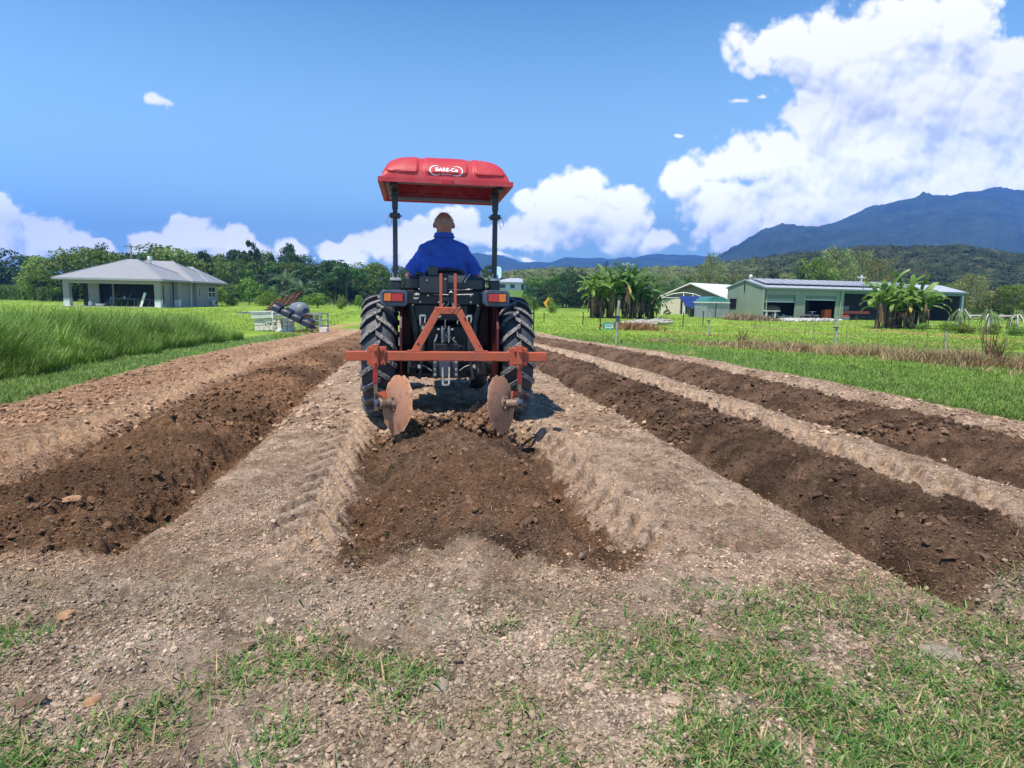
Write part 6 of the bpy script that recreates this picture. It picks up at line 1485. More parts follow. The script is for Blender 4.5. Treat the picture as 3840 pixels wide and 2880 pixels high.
a, b = zA(600, 505, 5.88), zA(1520, 410, 5.88); MB().box(a.x, b.x, a.y, a.y+.07, a.z-.30, b.z).build('seat_back', m_blk2, seatrim, bevel=.03)
MB().box(a.x, b.x, a.y+.05, a.y+.48, a.z-.38, a.z-.28).build('seat_cushion', m_blk2, seatrim, bevel=.04)
def rod(nm, pts, r_, m, W_=5.6, f=zA, n=7, par=None): return MB().tube([f(x, y, W_ if len(q) == 0 else q[0]) for x, y, *q in pts], r_, n).build(nm, m, par or tractor, 60)
rod('chrome_rod', [(1140, 858), (1420, 866), (1700, 856), (1716, 840)], .006, m_bright, 5.66)
rod('cable', [(1690, 478), (1620, 500), (1540, 590), (1470, 720), (1420, 862)], .007, m_blk, 5.64); rod('cable', [(1660, 492), (1560, 620), (1530, 690)], .004, m_bright, 5.635)
rod('cross_shaft', [(808, 975), (960, 980), (1180, 985), (1420, 985), (1740, 975)], .006, m_bolt, 5.6)
rod('top_link_eye', [(1165, 1020), (1180, 930), (1215, 905), (1245, 935), (1250, 1000), (1225, 1060), (1230, 1180)], .013, m_blk, 5.58); rod('top_link_eye', [(1170, 940), (1212, 903), (1244, 935)], .006, m_bright, 5.56)
rod('hose', [(1160, 1130), (1150, 1210), (1080, 1270)], .007, m_gun, 5.62); rod('hose', [(1050, 1180), (1010, 1240), (1000, 1290)], .007, m_bolt, 5.62); rod('hose', [(1240, 1080), (1235, 1160), (1260, 1230), (1255, 1300)], .009, m_bright, 5.6); rod('hose', [(1340, 1200), (1400, 1230), (1420, 1300)], .007, m_gun, 5.62)
for (x, y) in ((637, 648), (1078, 618), (665, 1005), (478, 1157), (1680, 1012), (1678, 1165), (308, 1228), (1845, 1245), (920, 1165), (455, 850)):
    p = zA(x, y, 5.575); MB().lathe([(.009, 0), (.009, .01), (.004, .013)], Matrix.Translation((p.x, p.y, p.z)) @ Matrix.Rotation(pi/2, 4, 'X'), 8).build('bolt', m_bolt, tractor, 30)
mb = MB()
for pts in ([(330, 960), (400, 940), (470, 950), (465, 990), (340, 1000)], [(325, 1030), (390, 1050), (455, 1030), (430, 1085), (350, 1095), (312, 1075)]):
    q = [zA(x, y, 5.56) for x, y in pts]; mb.prism([(p.x, p.z) for p in q], q[0].y, q[0].y+.02, .003)
mb.build('hose_coupling', m_bright, tractor)
# mirror on the right
p = z1(1585, 1200, 5.9); mr = MB().prism(rrect(p.x-.055, p.x+.03, p.z-.07, p.z+.06, .03), p.y, p.y+.03, .004).build('mirror', m_blk, tractor, 30)
MB().prism(rrect(p.x-.048, p.x+.024, p.z-.062, p.z+.052, .026), p.y-.003, p.y-.001).build('mirror_glass', mat('mirror_glass', (.75, .78, .8), .03, metal=1.0, var=0), mr)
MB().tube([(p.x, p.y+.03, p.z-.06), (p.x-.02, p.y+.05, p.z-.25)], .008).build('mirror_arm', m_blk, mr)
# linkage and drawbar
def mk(nm, m, fn_, par=None, smooth=40, bevel=None):
    mb = MB(); fn_(mb); return mb.build(nm, m, par or tractor, smooth, bevel)
for pts in ([(375, 165), (480, 175)], [(1265, 175), (1350, 180)]):
    (xa, ya), (xb, yb) = pts; a = zB(xa, ya, 5.5); b = zB(xb, yb, 5.5)
    mk('lift_arm_fork', m_bright, lambda mb: (mb.beam(a, (b.x, a.y, a.z), .018), mb.beam(a, a+Vector((.005, 0, -.09)), .014), mb.beam((b.x, a.y, a.z), (b.x-.01, a.y, a.z-.09), .012)))
    mk('lift_rod', m_blk, lambda mb: mb.tube([(.5*(a.x+b.x), a.y, a.z-.06), (.5*(a.x+b.x), a.y-.02, a.z-.28), (.5*(a.x+b.x)+(.03 if a.x > 0 else -.03), a.y-.1, a.z-.55)], [.022, .018, .016], 8))
    mk('lift_bolt', m_bright, lambda mb: mb.lathe([(.016, 0), (.016, .02)], Matrix.Translation((.5*(a.x+b.x)+.004, a.y-.02, a.z-.105)) @ Matrix.Rotation(pi/2, 4, 'X'), 10))
for x, y in ((800, 430), (925, 430)):
    a = zB(x, y, 5.60)
    mk('hydraulic_coupler', m_bolt, lambda mb: (mb.tube([a+Vector((0, 0, .03)), a, a+Vector((0, 0, -.05))], [.008, .014, .011], 8), mb.tube([a+Vector((0, 0, -.05)), a+Vector((0, 0, -.12))], .010, 8)))
    mk('coupler_cap', m_bright, lambda mb: mb.ball(a+Vector((-.035 if x < 850 else .03, -.01, 0)), .012, 8))
mk('hydraulic_block', m_blk, lambda mb: mb.box(zB(640, 640, 5.7).x, zB(1120, 640, 5.7).x, zB(640, 640, 5.7).y-.05, zB(640, 640, 5.7).y+.1, zB(640, 850, 5.7).z, zB(640, 690, 5.7).z), None, None, .012)
mk('pto_housing', m_gun, lambda mb: (mb.lathe([(.05, 0), (.075, .03), (.075, .12)], Matrix.Translation(zB(870, 560, 5.72)) @ Matrix.Rotation(-pi/2, 4, 'X'), 18), mb.lathe([(.018, -.08), (.018, .01)], Matrix.Translation(zB(870, 560, 5.72)) @ Matrix.Rotation(-pi/2, 4, 'X'), 12)))
rod('latch', [(700, 520), (690, 580), (660, 650), (640, 680)], .009, m_bright, 5.6, zB); rod('latch', [(1030, 580), (990, 620), (1060, 680)], .008, m_bolt, 5.6, zB)
rod('lever', [(860, 240), (850, 320), (860, 400), (820, 430)], .005, m_bolt, 5.6, zB); rod('lever', [(760, 160), (775, 185), (730, 205)], .006, m_bright, 5.6, zB); rod('lever', [(1100, 260), (1080, 290), (1090, 330)], .005, m_bright, 5.6, zB); rod('rod', [(640, 690), (650, 850)], .004, m_bolt, 5.58, zB); rod('rod', [(1320, 690), (1370, 800), (1380, 860)], .005, m_gun, 5.58, zB)
mk('round_cover', m_blk, lambda mb: mb.lathe([(.035, .0), (.035, .02), (.018, .025), (.018, .01)], Matrix.Translation(zB(1140, 790, 5.6)) @ Matrix.Rotation(pi/2, 4, 'X'), 16))
db = pbox('drawbar_plate', (622, 1032), (1098, 1335), 5.50, .03, m_gun, f=zB, bevel=.004)
pbox('drawbar_plate_rib', (692, 1032), (742, 1335), 5.485, .03, m_blk, db, f=zB); pbox('drawbar_plate_rib', (945, 1032), (985, 1335), 5.485, .03, m_blk, db, f=zB)
for x in (662, 1060):
    for y in (1050, 1185, 1285): p = zB(x, y, 5.46); MB().lathe([(.011, -.01), (.011, .012), (.005, .014)], Matrix.Translation(p) @ Matrix.Rotation(pi/2, 4, 'X'), 8).build('bolt', m_bright, db, 30)
dbf = MB(); a, b, c, d = zB(798, 1150, 5.40), zB(805, 1470, 5.36), zB(925, 1470, 5.36), zB(930, 1150, 5.40)
dbf.beam(a, b, .013, .05).beam(d, c, .013, .05).beam(b, c, .05, .012).beam(zB(800, 1385, 5.38), zB(930, 1375, 5.38), .05, .010); dbf.build('drawbar', m_bright, db)
for sg, pts in ((-1, [(620, 1190), (420, 1130), (330, 1100), (180, 1050)]), (1, [(1100, 1190), (1300, 1140), (1400, 1110), (1560, 1050)])):
    q = [zB(x, y, w) for (x, y), w in zip(pts, (5.75, 5.6, 5.45, 5.2))]
    mk('lower_link', m_blk, lambda mb: [mb.beam(q[i], q[i+1], .025, .07) for i in range(3)])
    rod('check_chain', [(600 if sg < 0 else 1120, 1210), (480 if sg < 0 else 1230, 1130), (350 if sg < 0 else 1390, 1085)], .006, m_bolt, 5.5, zB)
    p = zB(355 if sg < 0 else 1400, 1125, 5.4); mk('link_pin', m_bright, lambda mb: mb.lathe([(.016, 0), (.016, .03)], Matrix.Translation(p) @ Matrix.Rotation(pi/2, 4, 'X'), 10))
    pbox('axle_bracket', (120, 1030) if sg < 0 else (1440, 1030), (310, 1300) if sg < 0 else (1640, 1300), 5.72, .12, m_blk, f=zB, bevel=.01)
    pbox('final_drive', (-330, 1030) if sg < 0 else (1560, 1030), (160, 1250) if sg < 0 else (1900, 1240), 5.85, .15, m_blk, f=zB, bevel=.02)
    rod('stay', [(155 if sg < 0 else 1470, 1060), (150 if sg < 0 else 1475, 1250)], .008, m_bolt, 5.5, zB)
pbox('under_guard', (270, 1240), (640, 1330), 5.75, .1, m_blk, f=zB, bevel=.01)

# ------------------------------------------------------------------ disc hiller hung on the tractor
HY = R(7); HL = Vector((-.515, 4.92, .645)); HM = Matrix.Translation(HL) @ Matrix.Rotation(HY, 4, 'Z'); HMi = HM.inverted()
hil = empty('disc_hiller', HL, (0, 0, HY), 'orange red disc hiller with toolbar, A-frame and two rusty discs', 'disc hiller')
def h2(X, Y, y=0.0):                       # survey point on the implement plane y (local)
    d = Vector(ray((1250+X/2.552)/3.75, (1050+Y/2.552)/3.75)); o = HMi @ Vector((0, 0, EYE)); d = HMi.to_3x3() @ d
    t = (y-o.y)/d.y; return o+d*t
def hz1(X, Y, y=0.0): return h2(X, Y-500*2.552, y)
a, b = h2(115, 733, -.036), h2(2048, 742, -.036)
MB().box(a.x, b.x, -.036, .036, -.037, .037).build('toolbar', m_implement, hil, bevel=.006)
ch = MB(); rr = random.Random(8)
for k in range(60):
    x = rr.uniform(a.x+.1, b.x-.05); w = rr.uniform(.004, .025); z = -.0365+rr.uniform(0, .005); ch.add([(x, -.0372, z), (x+w, -.0372, z+rr.uniform(-.001, .003)), (x+w*.8, -.0372, z+rr.uniform(.002, .007)), (x+w*.2, -.0372, z+rr.uniform(.002, .008))], [(0, 1, 2, 3)])
ch.build('paint_chips', m_chip, hil)
for x in (a.x-.001, b.x+.001): MB().box(min(x, x+.0005*(1 if x > 0 else -1)), max(x, x+.0005*(1 if x > 0 else -1))+.0002, -.028, .028, -.029, .029).build('end_cap', m_chip, hil)
af = MB(); y0 = -.02
tl, tr_ = h2(1003, 292, .04), h2(1197, 294, .04); bl, brp = h2(775, 690, 0), h2(1412, 695, 0)
af.beam(bl+Vector((0, 0, -.005)), tl, .060, .05, (0, 1, 0)); af.beam(brp+Vector((0, 0, -.005)), tr_, .060, .05, (0, 1, 0))
q0, q1, q2, q3 = h2(968, 258, .02), h2(1224, 262, .02), h2(1182, 328, .02), h2(1010, 326, .02)
af.prism([(q0.x, q0.z), (q1.x, q1.z), (q2.x, q2.z), (q3.x, q3.z)], .012, .068, .0)
af.build('a_frame', m_implement, hil, bevel=.005)
fp = MB()
for c_ in (bl, brp): fp.box(c_.x-.055, c_.x+.055, -.034, .034, .0375, .046)
fp.build('foot_plate', m_implement, hil)
for X0 in (1029, 1166):
    u0, u1 = hz1(X0, 1535, .04), hz1(X0, 1215, .05); MB().box(u0.x-.011, u0.x+.011, .03, .05, u0.z-.02, u1.z).build('top_mast', m_implement, hil, bevel=.002)
ch = MB()
for (X, Y, s_) in ((815, 610, .014), (1255, 365, .012), (1265, 375, .01), (1400, 632, .009), (1370, 600, .006), (1160, 290, .009), (1110, 283, .008), (1140, 310, .01), (1180, 268, .007), (1330, 470, .005), (905, 500, .005), (950, 430, .006)):
    p = h2(X, Y, .0); n_ = 7; base_y = -.027+.035*max(0, min(1, (p.z-.04)/.34)) if Y > 330 else .0105
    ch.add([(p.x+s_*rr.uniform(.5, 1)*cos(6.28*i/n_), base_y-.0005, p.z+s_*rr.uniform(.4, .9)*sin(6.28*i/n_)) for i in range(n_)], [tuple(range(n_))[::-1]])
ch.build('paint_chips', m_chip, hil)
for sg, cX, cY in ((-1, 412, 727), (1, 1772, 738)):
    c0 = h2(cX, cY, -.05); x = c0.x
    pl = MB().box(x-.071, x+.071, -.052, -.0365, -.068, .072).build('clamp_plate', m_implement, hil, bevel=.003)
    MB().box(x-.071, x+.071, .0365, .05, -.068, .072).build('clamp_plate', m_implement, hil, bevel=.003)
    sx_ = x+.006*sg
    MB().box(sx_-.024, sx_+.024, -.085, -.0525, -.092, .095).build('clamp_bar', m_implement, hil, bevel=.004)
    for dx in (-.028, .042):
        for dz in (-.048, .050):
            mb = MB(); mb.lathe([(.013, 0), (.013, .016), (.007, .017), (.007, .03)], Matrix.Translation((x+dx, -.0525, dz)) @ Matrix.Rotation(pi/2, 4, 'X'), 6); mb.build('bolt', m_implement, hil)
    for dz in (-.045, .050): MB().lathe([(.013, 0), (.013, .014), (.007, .015), (.007, .025)], Matrix.Translation((sx_, -.0852, dz)) @ Matrix.Rotation(pi/2, 4, 'X'), 6).build('bolt', m_implement, hil)
    bs = h2(415 if sg < 0 else 1802, 1250 if sg < 0 else 1238, -.07)
    sk = MB().beam((sx_, -.07, -.08), (sx_+.004*sg, -.07, -.205), .036, .036).build('shank_sleeve', mat('red_sleeve', (.42, .03, .025), .4, col2=(.05, .02, .02), vscale=8), hil)
    shank = MB().beam((sx_+.001*sg, -.07, -.20), (bs.x, -.07, bs.z), .030, .03).build('shank', mat('grey_rusty_steel', (.17, .15, .12), .6, col2=(.22, .12, .07), vscale=9, metal=.3), hil, bevel=.003)
    # disc, hub, arm
    dc = h2(612 if sg < 0 else 1605, 1190, -.20)
    ax_ = Vector((.84*sg, -.52, .15)).normalized()
    Md = Matrix.Translation(dc) @ ax_.to_track_quat('X', 'Z').to_matrix().to_4x4()
    Rd = .232; nr, na = 9, 96; rr = random.Random(3+sg); amps = [rr.uniform(0, 6.28) for _ in range(6)]
    V_ = []; 
    for side in (0, 1):
        for i in range(nr+1):
            for k in range(na):
                an = 2*pi*k/na; f = i/nr
                edge = 1-.018*sin(9*an+amps[0])-.018*sin(5*an+amps[1])-.012*sin(17*an+amps[2])-.022*abs(sin(11*an+amps[3]))
                r_ = Rd*f*(1+(edge-1)*f**6); bow = .040*(1-f*f)-(.0045 if side else 0)*(1-.6*f**8)
                V_.append((bow, r_*cos(an), r_*sin(an)))
    nn = (nr+1)*na; fs = []
    for i in range(nr):
        for k in range(na):
            k2 = (k+1) % na; fs.append((i*na+k, (i+1)*na+k, (i+1)*na+k2, i*na+k2)); fs.append((nn+i*na+k, nn+i*na+k2, nn+(i+1)*na+k2, nn+(i+1)*na+k))
    for k in range(na): k2 = (k+1) % na; fs.append((nr*na+k, nn+nr*na+k, nn+nr*na+k2, nr*na+k2))
    dm = MB().add(V_, fs).mesh('disc', m_disc, 50); dob = link('disc', dm, hil); dob.matrix_local = Md
    dob['label'] = ('left' if sg < 0 else 'right')+' rusty scalloped disc'
    m_hub = mat('rusty_hub', (.16, .10, .07), .6, col2=(.28, .20, .15), vscale=20, metal=.3, bump=.4)
    RX = Matrix.Rotation(pi/2, 4, 'Y')
    hb = MB(); hb.lathe([(.062, .034), (.062, .046), (.036, .052), (.034, .115), (.040, .118), (.040, .150), (.030, .158)], RX, 24)
    for k in range(5): an = k*2*pi/5; hb.lathe([(.010, .046), (.010, .062)], Matrix.Translation((0, .048*cos(an), .048*sin(an))) @ RX, 6)
    for k in range(6): an = k*pi/3; hb.box(.118, .150, .036*cos(an)-.008, .036*cos(an)+.008, .036*sin(an)-.008, .036*sin(an)+.008)
    hb.build('hub', m_hub, dob, 30)
    MB().lathe([(.024, .158), (.028, .165), (.028, .182), (.018, .186)], RX, 16).build('grease_cap', m_gun, dob, 30)
    tip = Md @ Vector((.10, 0, 0)); MB().beam(tip+Vector((0, .03, 0)), (bs.x, -.06, tip.z+.03), .04, .05).build('bearing_arm', m_blk, hil, bevel=.004)
    MB().beam((bs.x, -.065, bs.z+.10), (tip.x, tip.y+.06, tip.z+.05), .014, .08).build('shank_gusset', m_implement, hil)

# clods thrown up by the discs, and a few pale slabs and stones one can point at
def rock(x, y, s_, m, label, cat, seed, flat=.5, z=None, rust=None):
    bv, bf = ico(3); rr_ = np.random.default_rng(seed); n_ = fbm(bv[:, 0]*1.9+seed, bv[:, 1]*1.9+bv[:, 2]*2.3, 4, seed, .6)
    V = bv*(.6+.9*n_)[:, None]*np.array([1.3, 1, flat])*s_
    z_ = float(H(np.array([x]), np.array([y]))[0]) if z is None else z
    o = link('soil_slab' if cat == 'slab' else 'clod', npmesh('clod', V, bf, m)); o.location = (x, y, z_+s_*flat*.25); o.rotation_euler = (rr_.uniform(-.2, .2), rr_.uniform(-.2, .2), rr_.uniform(0, 6)); return tag(o, label, cat)
m_cl = mat('clod_brown', (.13, .075, .048), .95, col2=(.20, .125, .08), vscale=14, bump=1.0, bscale=60); m_clp = mat('clod_pale', (.42, .31, .22), .95, var=.25, vscale=14, bump=.8, bscale=60); m_clg = mat('clod_grey', (.27, .215, .165), .95, var=.2, vscale=14, bump=.8, bscale=60); m_clo = mat('clod_ochre', (.34, .19, .10), .95, var=.25, vscale=14, bump=.8)
for i, (X, Y, s_, m, lab, cat) in enumerate([(1612, 1180, .085, m_cl, 'large turf clod with orange clay face on the dry strip right of centre', 'clod'), (155, 1095, .07, m_clo, 'pale orange slab lying in the left dark furrow', 'slab'), (140, 1340, .05, m_clo, 'orange clay lump at the left edge of the turf', 'clod'), (1735, 955, .07, m_cl, 'brown slab on the edge of the first dark row to the right', 'slab'), (1795, 1015, .06, m_clo, 'tan slab in the first dark row to the right', 'slab'),
        (760, 1475, .045, m_clp, 'pale clay lump in the foreground left of centre', 'clod'), (955, 1480, .04, m_clg, 'grey white lump in the foreground near the middle', 'clod'), (1450, 1520, .045, m_clp, 'pale lump between grass tufts right of centre', 'clod'), (1700, 1360, .028, m_clp, 'small cream stone in the grass at the turf edge', 'stone'), (2030, 1400, .09, m_clg, 'bare grey soil lump in the grass at lower right', 'clod'), (60, 1520, .06, m_cl, 'brown clod in the grass at the lower left corner', 'clod'),
        (200, 1510, .035, m_clo, 'orange red lump in the grass at lower left', 'clod'), (1275, 1480, .03, m_clp, 'small pale stone by the grass in the lower middle', 'stone'), (980, 995, .03, m_clp, 'small pale slab on the middle ridge', 'slab'), (890, 1080, .045, m_clo, 'tan slab on the left flank of the middle ridge', 'slab'), (1020, 965, .025, m_clp, 'thin pale flake on the middle ridge below the drawbar', 'slab'), (530, 1395, .05, m_cl, 'dark brown clod left of centre above the turf', 'clod'), (750, 1225, .03, m_cl, 'small dark clod beside the end of the middle trench', 'clod'), (2140, 1145, .05, m_clo, 'flat tan slab near the right edge', 'slab')]):
    p = gnd(X, Y); s_ *= .50; rock(p.x, p.y, s_, m, lab, cat, 40+i, .22 if cat == 'slab' else .40)
def thrown():
    n = 2600; bv, bf = ico(2); which = rng.random(n) < .62
    cx = np.where(which, -.20, -.80); cy = np.where(which, 5.02, 4.98); hh = np.where(which, .17, .10); rad = np.where(which, .22, .17)
    a = rng.uniform(0, 2*pi, n); q = np.abs(rng.normal(0, .5, n)); x = cx+rad*q*np.cos(a); y = cy+rad*1.3*q*np.sin(a)
    z = H(x, y)+hh*np.exp(-q*q*1.4)*rng.uniform(.8, 1.0, n); r = .008+.030*rng.random(n)**3
    V = bv[None]*(r[:, None]*rng.uniform(.6, 1.3, (n, 3)))[:, None, :]*(1+rng.uniform(-.22, .22, (n, len(bv), 1)))+np.stack([x, y, z], 1)[:, None]
    c = (np.array([[.17, .10, .062]])+rng.random((n, 1))**3*np.array([[.22, .14, .09]]))*rng.uniform(.6, 1.3, (n, 1))
    tag(link('thrown_soil', npmesh('thrown_soil', V, (bf[None]+(np.arange(n)*len(bv))[:, None, None]).reshape(-1, 3), m_clod, np.repeat(c, len(bv), 0), False)), 'broken brown soil heaped up between the two rusty discs', 'soil heap', None, 'stuff')
thrown()

# ------------------------------------------------------------------ driver
m_skin = mat('skin', (.44, .150, .100), .55, var=.12, vscale=14); m_shirt = mat('blue_shirt', (.028, .090, .48), .8, var=.2, vscale=5, bump=.25, bscale=9); m_hair = mat('grey_hair', (.50, .31, .235), .9, var=.2, vscale=40, bump=.8, bscale=120); m_trous = mat('dark_trousers', (.03, .035, .05), .9)
PM = Matrix.Translation(TR_LOC) @ Matrix.Rotation(YAW, 4, 'Z')
man = empty('person', PM @ Vector((-.015, .22, .92)), (0, 0, YAW), 'grey haired man in a blue short sleeved shirt seated on the tractor, seen from behind', 'person')
PO = Vector((-.015, .22, .92))
def L3(*p): return Vector(p)+Vector((-.015, .22, 0))-PO      # x from body axis, y from back plane, z above ground -> person space
def cone(mb, a, b, ra, rb, n=16, caps=True):
    a, b = Vector(a), Vector(b); d = (b-a); L_ = d.length; M = Matrix.Translation(a) @ d.to_track_quat('Z', 'X').to_matrix().to_4x4()
    if caps:
        prof = [(ra*sin(R(t)), -ra*cos(R(t))) for t in (8, 30, 50, 70, 90)]+[(rb*sin(R(t)), L_-rb*cos(R(t))) for t in (90, 110, 130, 150, 172)]
    else: prof = [(ra, 0), (rb, L_)]
    mb.lathe(prof, M, n)
def remeshed(nm, mb, vox, m, par, smooth=3, disp=0.0, dscale=.08):
    me = mb.mesh(nm+'_src'); ob = bpy.data.objects.new(nm+'_src', me); C.objects.link(ob)
    r_ = ob.modifiers.new('r', 'REMESH'); r_.mode = 'VOXEL'; r_.voxel_size = vox; s_ = ob.modifiers.new('s', 'SMOOTH'); s_.iterations = smooth; s_.factor = .6
    dg = bpy.context.evaluated_depsgraph_get(); out = bpy.data.meshes.new_from_object(ob.evaluated_get(dg)); bpy.data.objects.remove(ob)
    out.name = nm; out.materials.clear(); out.materials.append(m); out.polygons.foreach_set('use_smooth', [True]*len(out.polygons))
    return link(nm, out, par)
# ---- body: one continuous surface
b_ = MB()
hc = L3(0, .06, 1.845)
b_.ball(hc+Vector((0, .005, .010)), .087, 20, (1.0, 1.15, 1.12)); b_.ball(hc+Vector((0, .03, -.035)), .072, 16, (1.0, 1.1, 1.1)); b_.ball(hc+Vector((0, -.045, -.035)), .076, 16, (1.02, .8, 1.05))
b_.ball(hc+Vector((0, .115, -.035)), .014, 8, (.8, 1.3, 1.4)); b_.ball(hc+Vector((0, .085, -.09)), .026, 10, (1.3, 1, .8))
for s_ in (-1, 1):
    b_.ball(hc+Vector((s_*.028, .098, -.002)), .012, 8); b_.ball(hc+Vector((s_*.098, .0, -.022)), .031, 10, (.35, .62, 1.0)); b_.ball(hc+Vector((s_*.090, .012, -.03)), .018, 8, (.6, .8, 1.1))
cone(b_, L3(0, .04, 1.60), hc+Vector((0, -.02, -.07)), .082, .074)
cone(b_, L3(-.08, .07, 1.45), L3(.08, .07, 1.45), .12, .12); cone(b_, L3(0, .09, 1.08), L3(0, .08, 1.42), .16, .15); cone(b_, L3(-.1, .09, 1.0), L3(.1, .09, 1.0), .13, .13); cone(b_, L3(-.16, .05, 1.555), L3(.16, .05, 1.555), .065, .065)
for s_, el, ha in ((-1, L3(-.335, .12, 1.33), L3(-.16, .40, 1.27)), (1, L3(.345, .14, 1.335), L3(.20, .40, 1.27))):
    sh = L3(s_*.195, .06, 1.545); cone(b_, sh, el, .058, .045); cone(b_, el, ha, .043, .028)
    hd = (ha-el).normalized(); pc = ha+hd*.05; cone(b_, ha, pc, .028, .030)
    side = hd.cross(Vector((0, 0, 1))).normalized()
    for k in range(4):
        r0 = pc+side*(k-1.5)*.019+hd*.02; ln = [.036, .042, .040, .032][k]
        k1 = r0+hd*ln; k2 = k1+hd*.012+Vector((0, 0, -ln*.7)); k3 = k2-hd*.02+Vector((0, 0, -.012)); cone(b_, r0, k1, .0095, .009, 8); cone(b_, k1, k2, .009, .008, 8); cone(b_, k2, k3, .008, .007, 8)
    t0 = ha+hd*.02-side*s_*.025; t1 = t0+hd*.035-side*s_*.018+Vector((0, 0, -.01)); cone(b_, t0, t1, .011, .010, 8); cone(b_, t1, t1+hd*.02+Vector((0, 0, -.015)), .010, .008, 8)
    hip_, kn, an = L3(s_*.11, .12, .98), L3(s_*.19, .50, .98), L3(s_*.19, .56, .64)
    cone(b_, hip_, kn, .085, .06); cone(b_, kn, an, .055, .04); cone(b_, an+Vector((0, -.03, -.03)), an+Vector((0, .16, -.05)), .04, .035)
remeshed('body', b_, .006, m_skin, man, 4)
# ---- hair: short, round the back and sides, thin on top
h_ = MB(); V_ = []; n = 28
for i in range(13):
    t = i/12; el_ = R(-40+52*t)
    for k in range(n+1):
        an = R(-205+230*k/n); top = 1-.0*t
        rx, ry, rz = .0905, .105, .1020
        off = .0035+.002*math.sin(k*3.1+i*2.3)
        V_.append(hc+Vector((0, .000, .012))+Vector(((rx+off)*cos(el_)*cos(an), (ry+off)*cos(el_)*sin(an)-.004, (rz+off)*sin(el_))))
fs = [(i*(n+1)+k, (i+1)*(n+1)+k, (i+1)*(n+1)+k+1, i*(n+1)+k+1) for i in range(12) for k in range(n)]
hair = h_.add(V_, fs).build('hair', m_hair, man, 70)
rr = random.Random(5); st = MB()
for k in range(1100):
    el_ = R(rr.uniform(-42, 18+rr.uniform(0, 20))); an = R(rr.uniform(-205, 25)); p = hc+Vector((0, 0, .012))+Vector((.0925*cos(el_)*cos(an), .108*cos(el_)*sin(an)-.004, .104*sin(el_)))
    n_ = (p-hc).normalized(); d = (Vector((0, 0, -1))-n_*n_.dot(Vector((0, 0, -1)))*.8+n_*.35+Vector((rr.uniform(-.3, .3), 0, 0))).normalized()*rr.uniform(.008, .018); s_ = n_.cross(d).normalized()*.0016
    st.add([p-s_, p+s_, p+d], [(0, 1, 2)])
for k in range(60):
    an = rr.uniform(0, 6.28); p = hc+Vector((.055*cos(an), .06*sin(an), .098)); d = Vector((rr.uniform(-.01, .02), rr.uniform(-.01, .01), rr.uniform(.006, .016))); st.add([p-Vector((.001, 0, 0)), p+Vector((.001, 0, 0)), p+d], [(0, 1, 2)])
st.build('hair_strands', m_hair, hair)
# ---- shirt
s = MB()
cone(s, L3(0, .085, 1.06), L3(0, .08, 1.34), .205, .19, 28); cone(s, L3(-.08, .075, 1.36), L3(.08, .075, 1.36), .155, .155, 24); cone(s, L3(-.095, .07, 1.46), L3(.095, .07, 1.46), .135, .135, 24)
cone(s, L3(-.165, .05, 1.56), L3(.165, .05, 1.56), .072, .072, 20); cone(s, L3(0, .045, 1.55), L3(0, .04, 1.70), .13, .082, 24); cone(s, L3(-.175, .05, 1.575), L3(0, .04, 1.64), .076, .085, 20); cone(s, L3(.175, .05, 1.575), L3(0, .04, 1.64), .076, .085, 20)
for s_, el in ((-1, L3(-.335, .12, 1.33)), (1, L3(.345, .14, 1.335))):
    sh = L3(s_*.185, .06, 1.55); d = (el-sh); cone(s, sh, sh+d*.5, .074, .082, 20); cone(s, sh+d*.35, sh+d*.86, .080, .088, 22, False)
shirt = remeshed('shirt', s, .007, m_shirt, man, 5)
co = np.empty(len(shirt.data.vertices)*3, dtype=np.float32); shirt.data.vertices.foreach_get('co', co); co = co.reshape(-1, 3)
nr_ = np.empty(len(co)*3, dtype=np.float32); shirt.data.vertices.foreach_get('normal', nr_); nr_ = nr_.reshape(-1, 3)
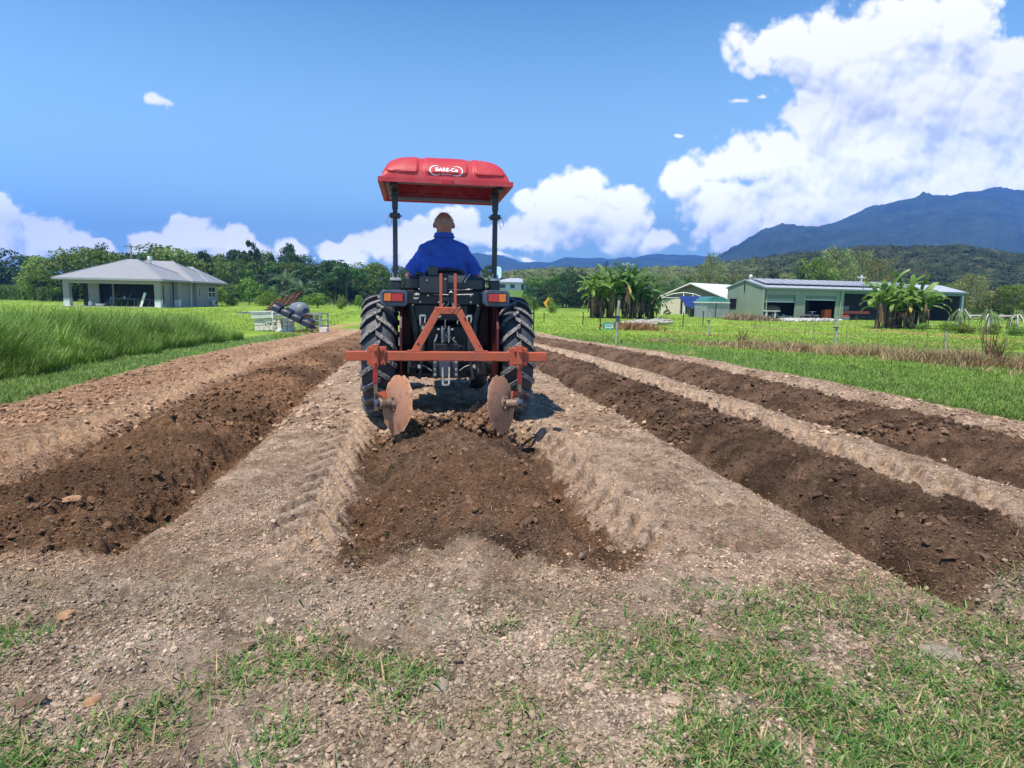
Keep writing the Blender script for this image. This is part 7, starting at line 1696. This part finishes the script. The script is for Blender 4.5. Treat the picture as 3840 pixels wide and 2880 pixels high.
wz = np.abs(fbm(co[:, 0]*7+co[:, 2]*5, co[:, 2]*11-co[:, 0]*3, 3, 700)-.5)*2
arm = ss(.17, .24, np.abs(co[:, 0]+.0))
w2 = np.abs(fbm(co[:, 0]*16, co[:, 2]*6+co[:, 1]*6, 3, 710)-.5)*2
co += nr_*((.35-wz)*.026*(.6+.6*ss(.55, .30, co[:, 2]))+(.3-w2)*.012*arm)[:, None]
# seam over the shoulders and yoke
co += nr_*(-.004*np.exp(-((co[:, 2]-(1.50-PO.z))/.006)**2)*(co[:, 1] < .1))[:, None]
shirt.data.vertices.foreach_set('co', co.ravel()); shirt.data.update()
cl = MB(); V_ = []; n = 32
for r_, z in ((.068, .0), (.072, .030), (.078, .034), (.090, -.004), (.093, -.010), (.084, -.010)):
    for k in range(n): a = 2*pi*k/n; V_.append(L3(0, .035, 1.715)+Vector((1.16*r_*cos(a), 1.16*r_*sin(a), z-.012*(sin(a) > .6))))
cl.add(V_, [(i*n+k, i*n+(k+1) % n, (i+1)*n+(k+1) % n, (i+1)*n+k) for i in range(5) for k in range(n)]).build('collar', m_shirt, shirt, 60)
t_ = MB(); cone(t_, L3(-.1, .10, .99), L3(.1, .10, .99), .15, .15)
for s_ in (-1, 1): cone(t_, L3(s_*.11, .12, .98), L3(s_*.19, .50, .98), .10, .075); cone(t_, L3(s_*.19, .50, .98), L3(s_*.19, .56, .66), .072, .06)
remeshed('trousers', t_, .012, m_trous, man, 3)

# ------------------------------------------------------------------ haze
hz = MB().box(-4600, 4900, -40, 5000, -4, 560).build('haze', None)
tag(hz, 'thin blue haze in the air', 'haze', None, 'stuff')
hm = bpy.data.materials.new('haze'); hm.use_nodes = True; t = hm.node_tree; t.nodes.clear()
pv = N(t, 'ShaderNodeVolumePrincipled'); pv.inputs['Color'].default_value = (.13, .37, 1.0, 1); pv.inputs['Density'].default_value = 2.9e-4; pv.inputs['Anisotropy'].default_value = 0.0
ou = N(t, 'ShaderNodeOutputMaterial'); t.links.new(pv.outputs[0], ou.inputs['Volume']); hz.data.materials.append(hm)
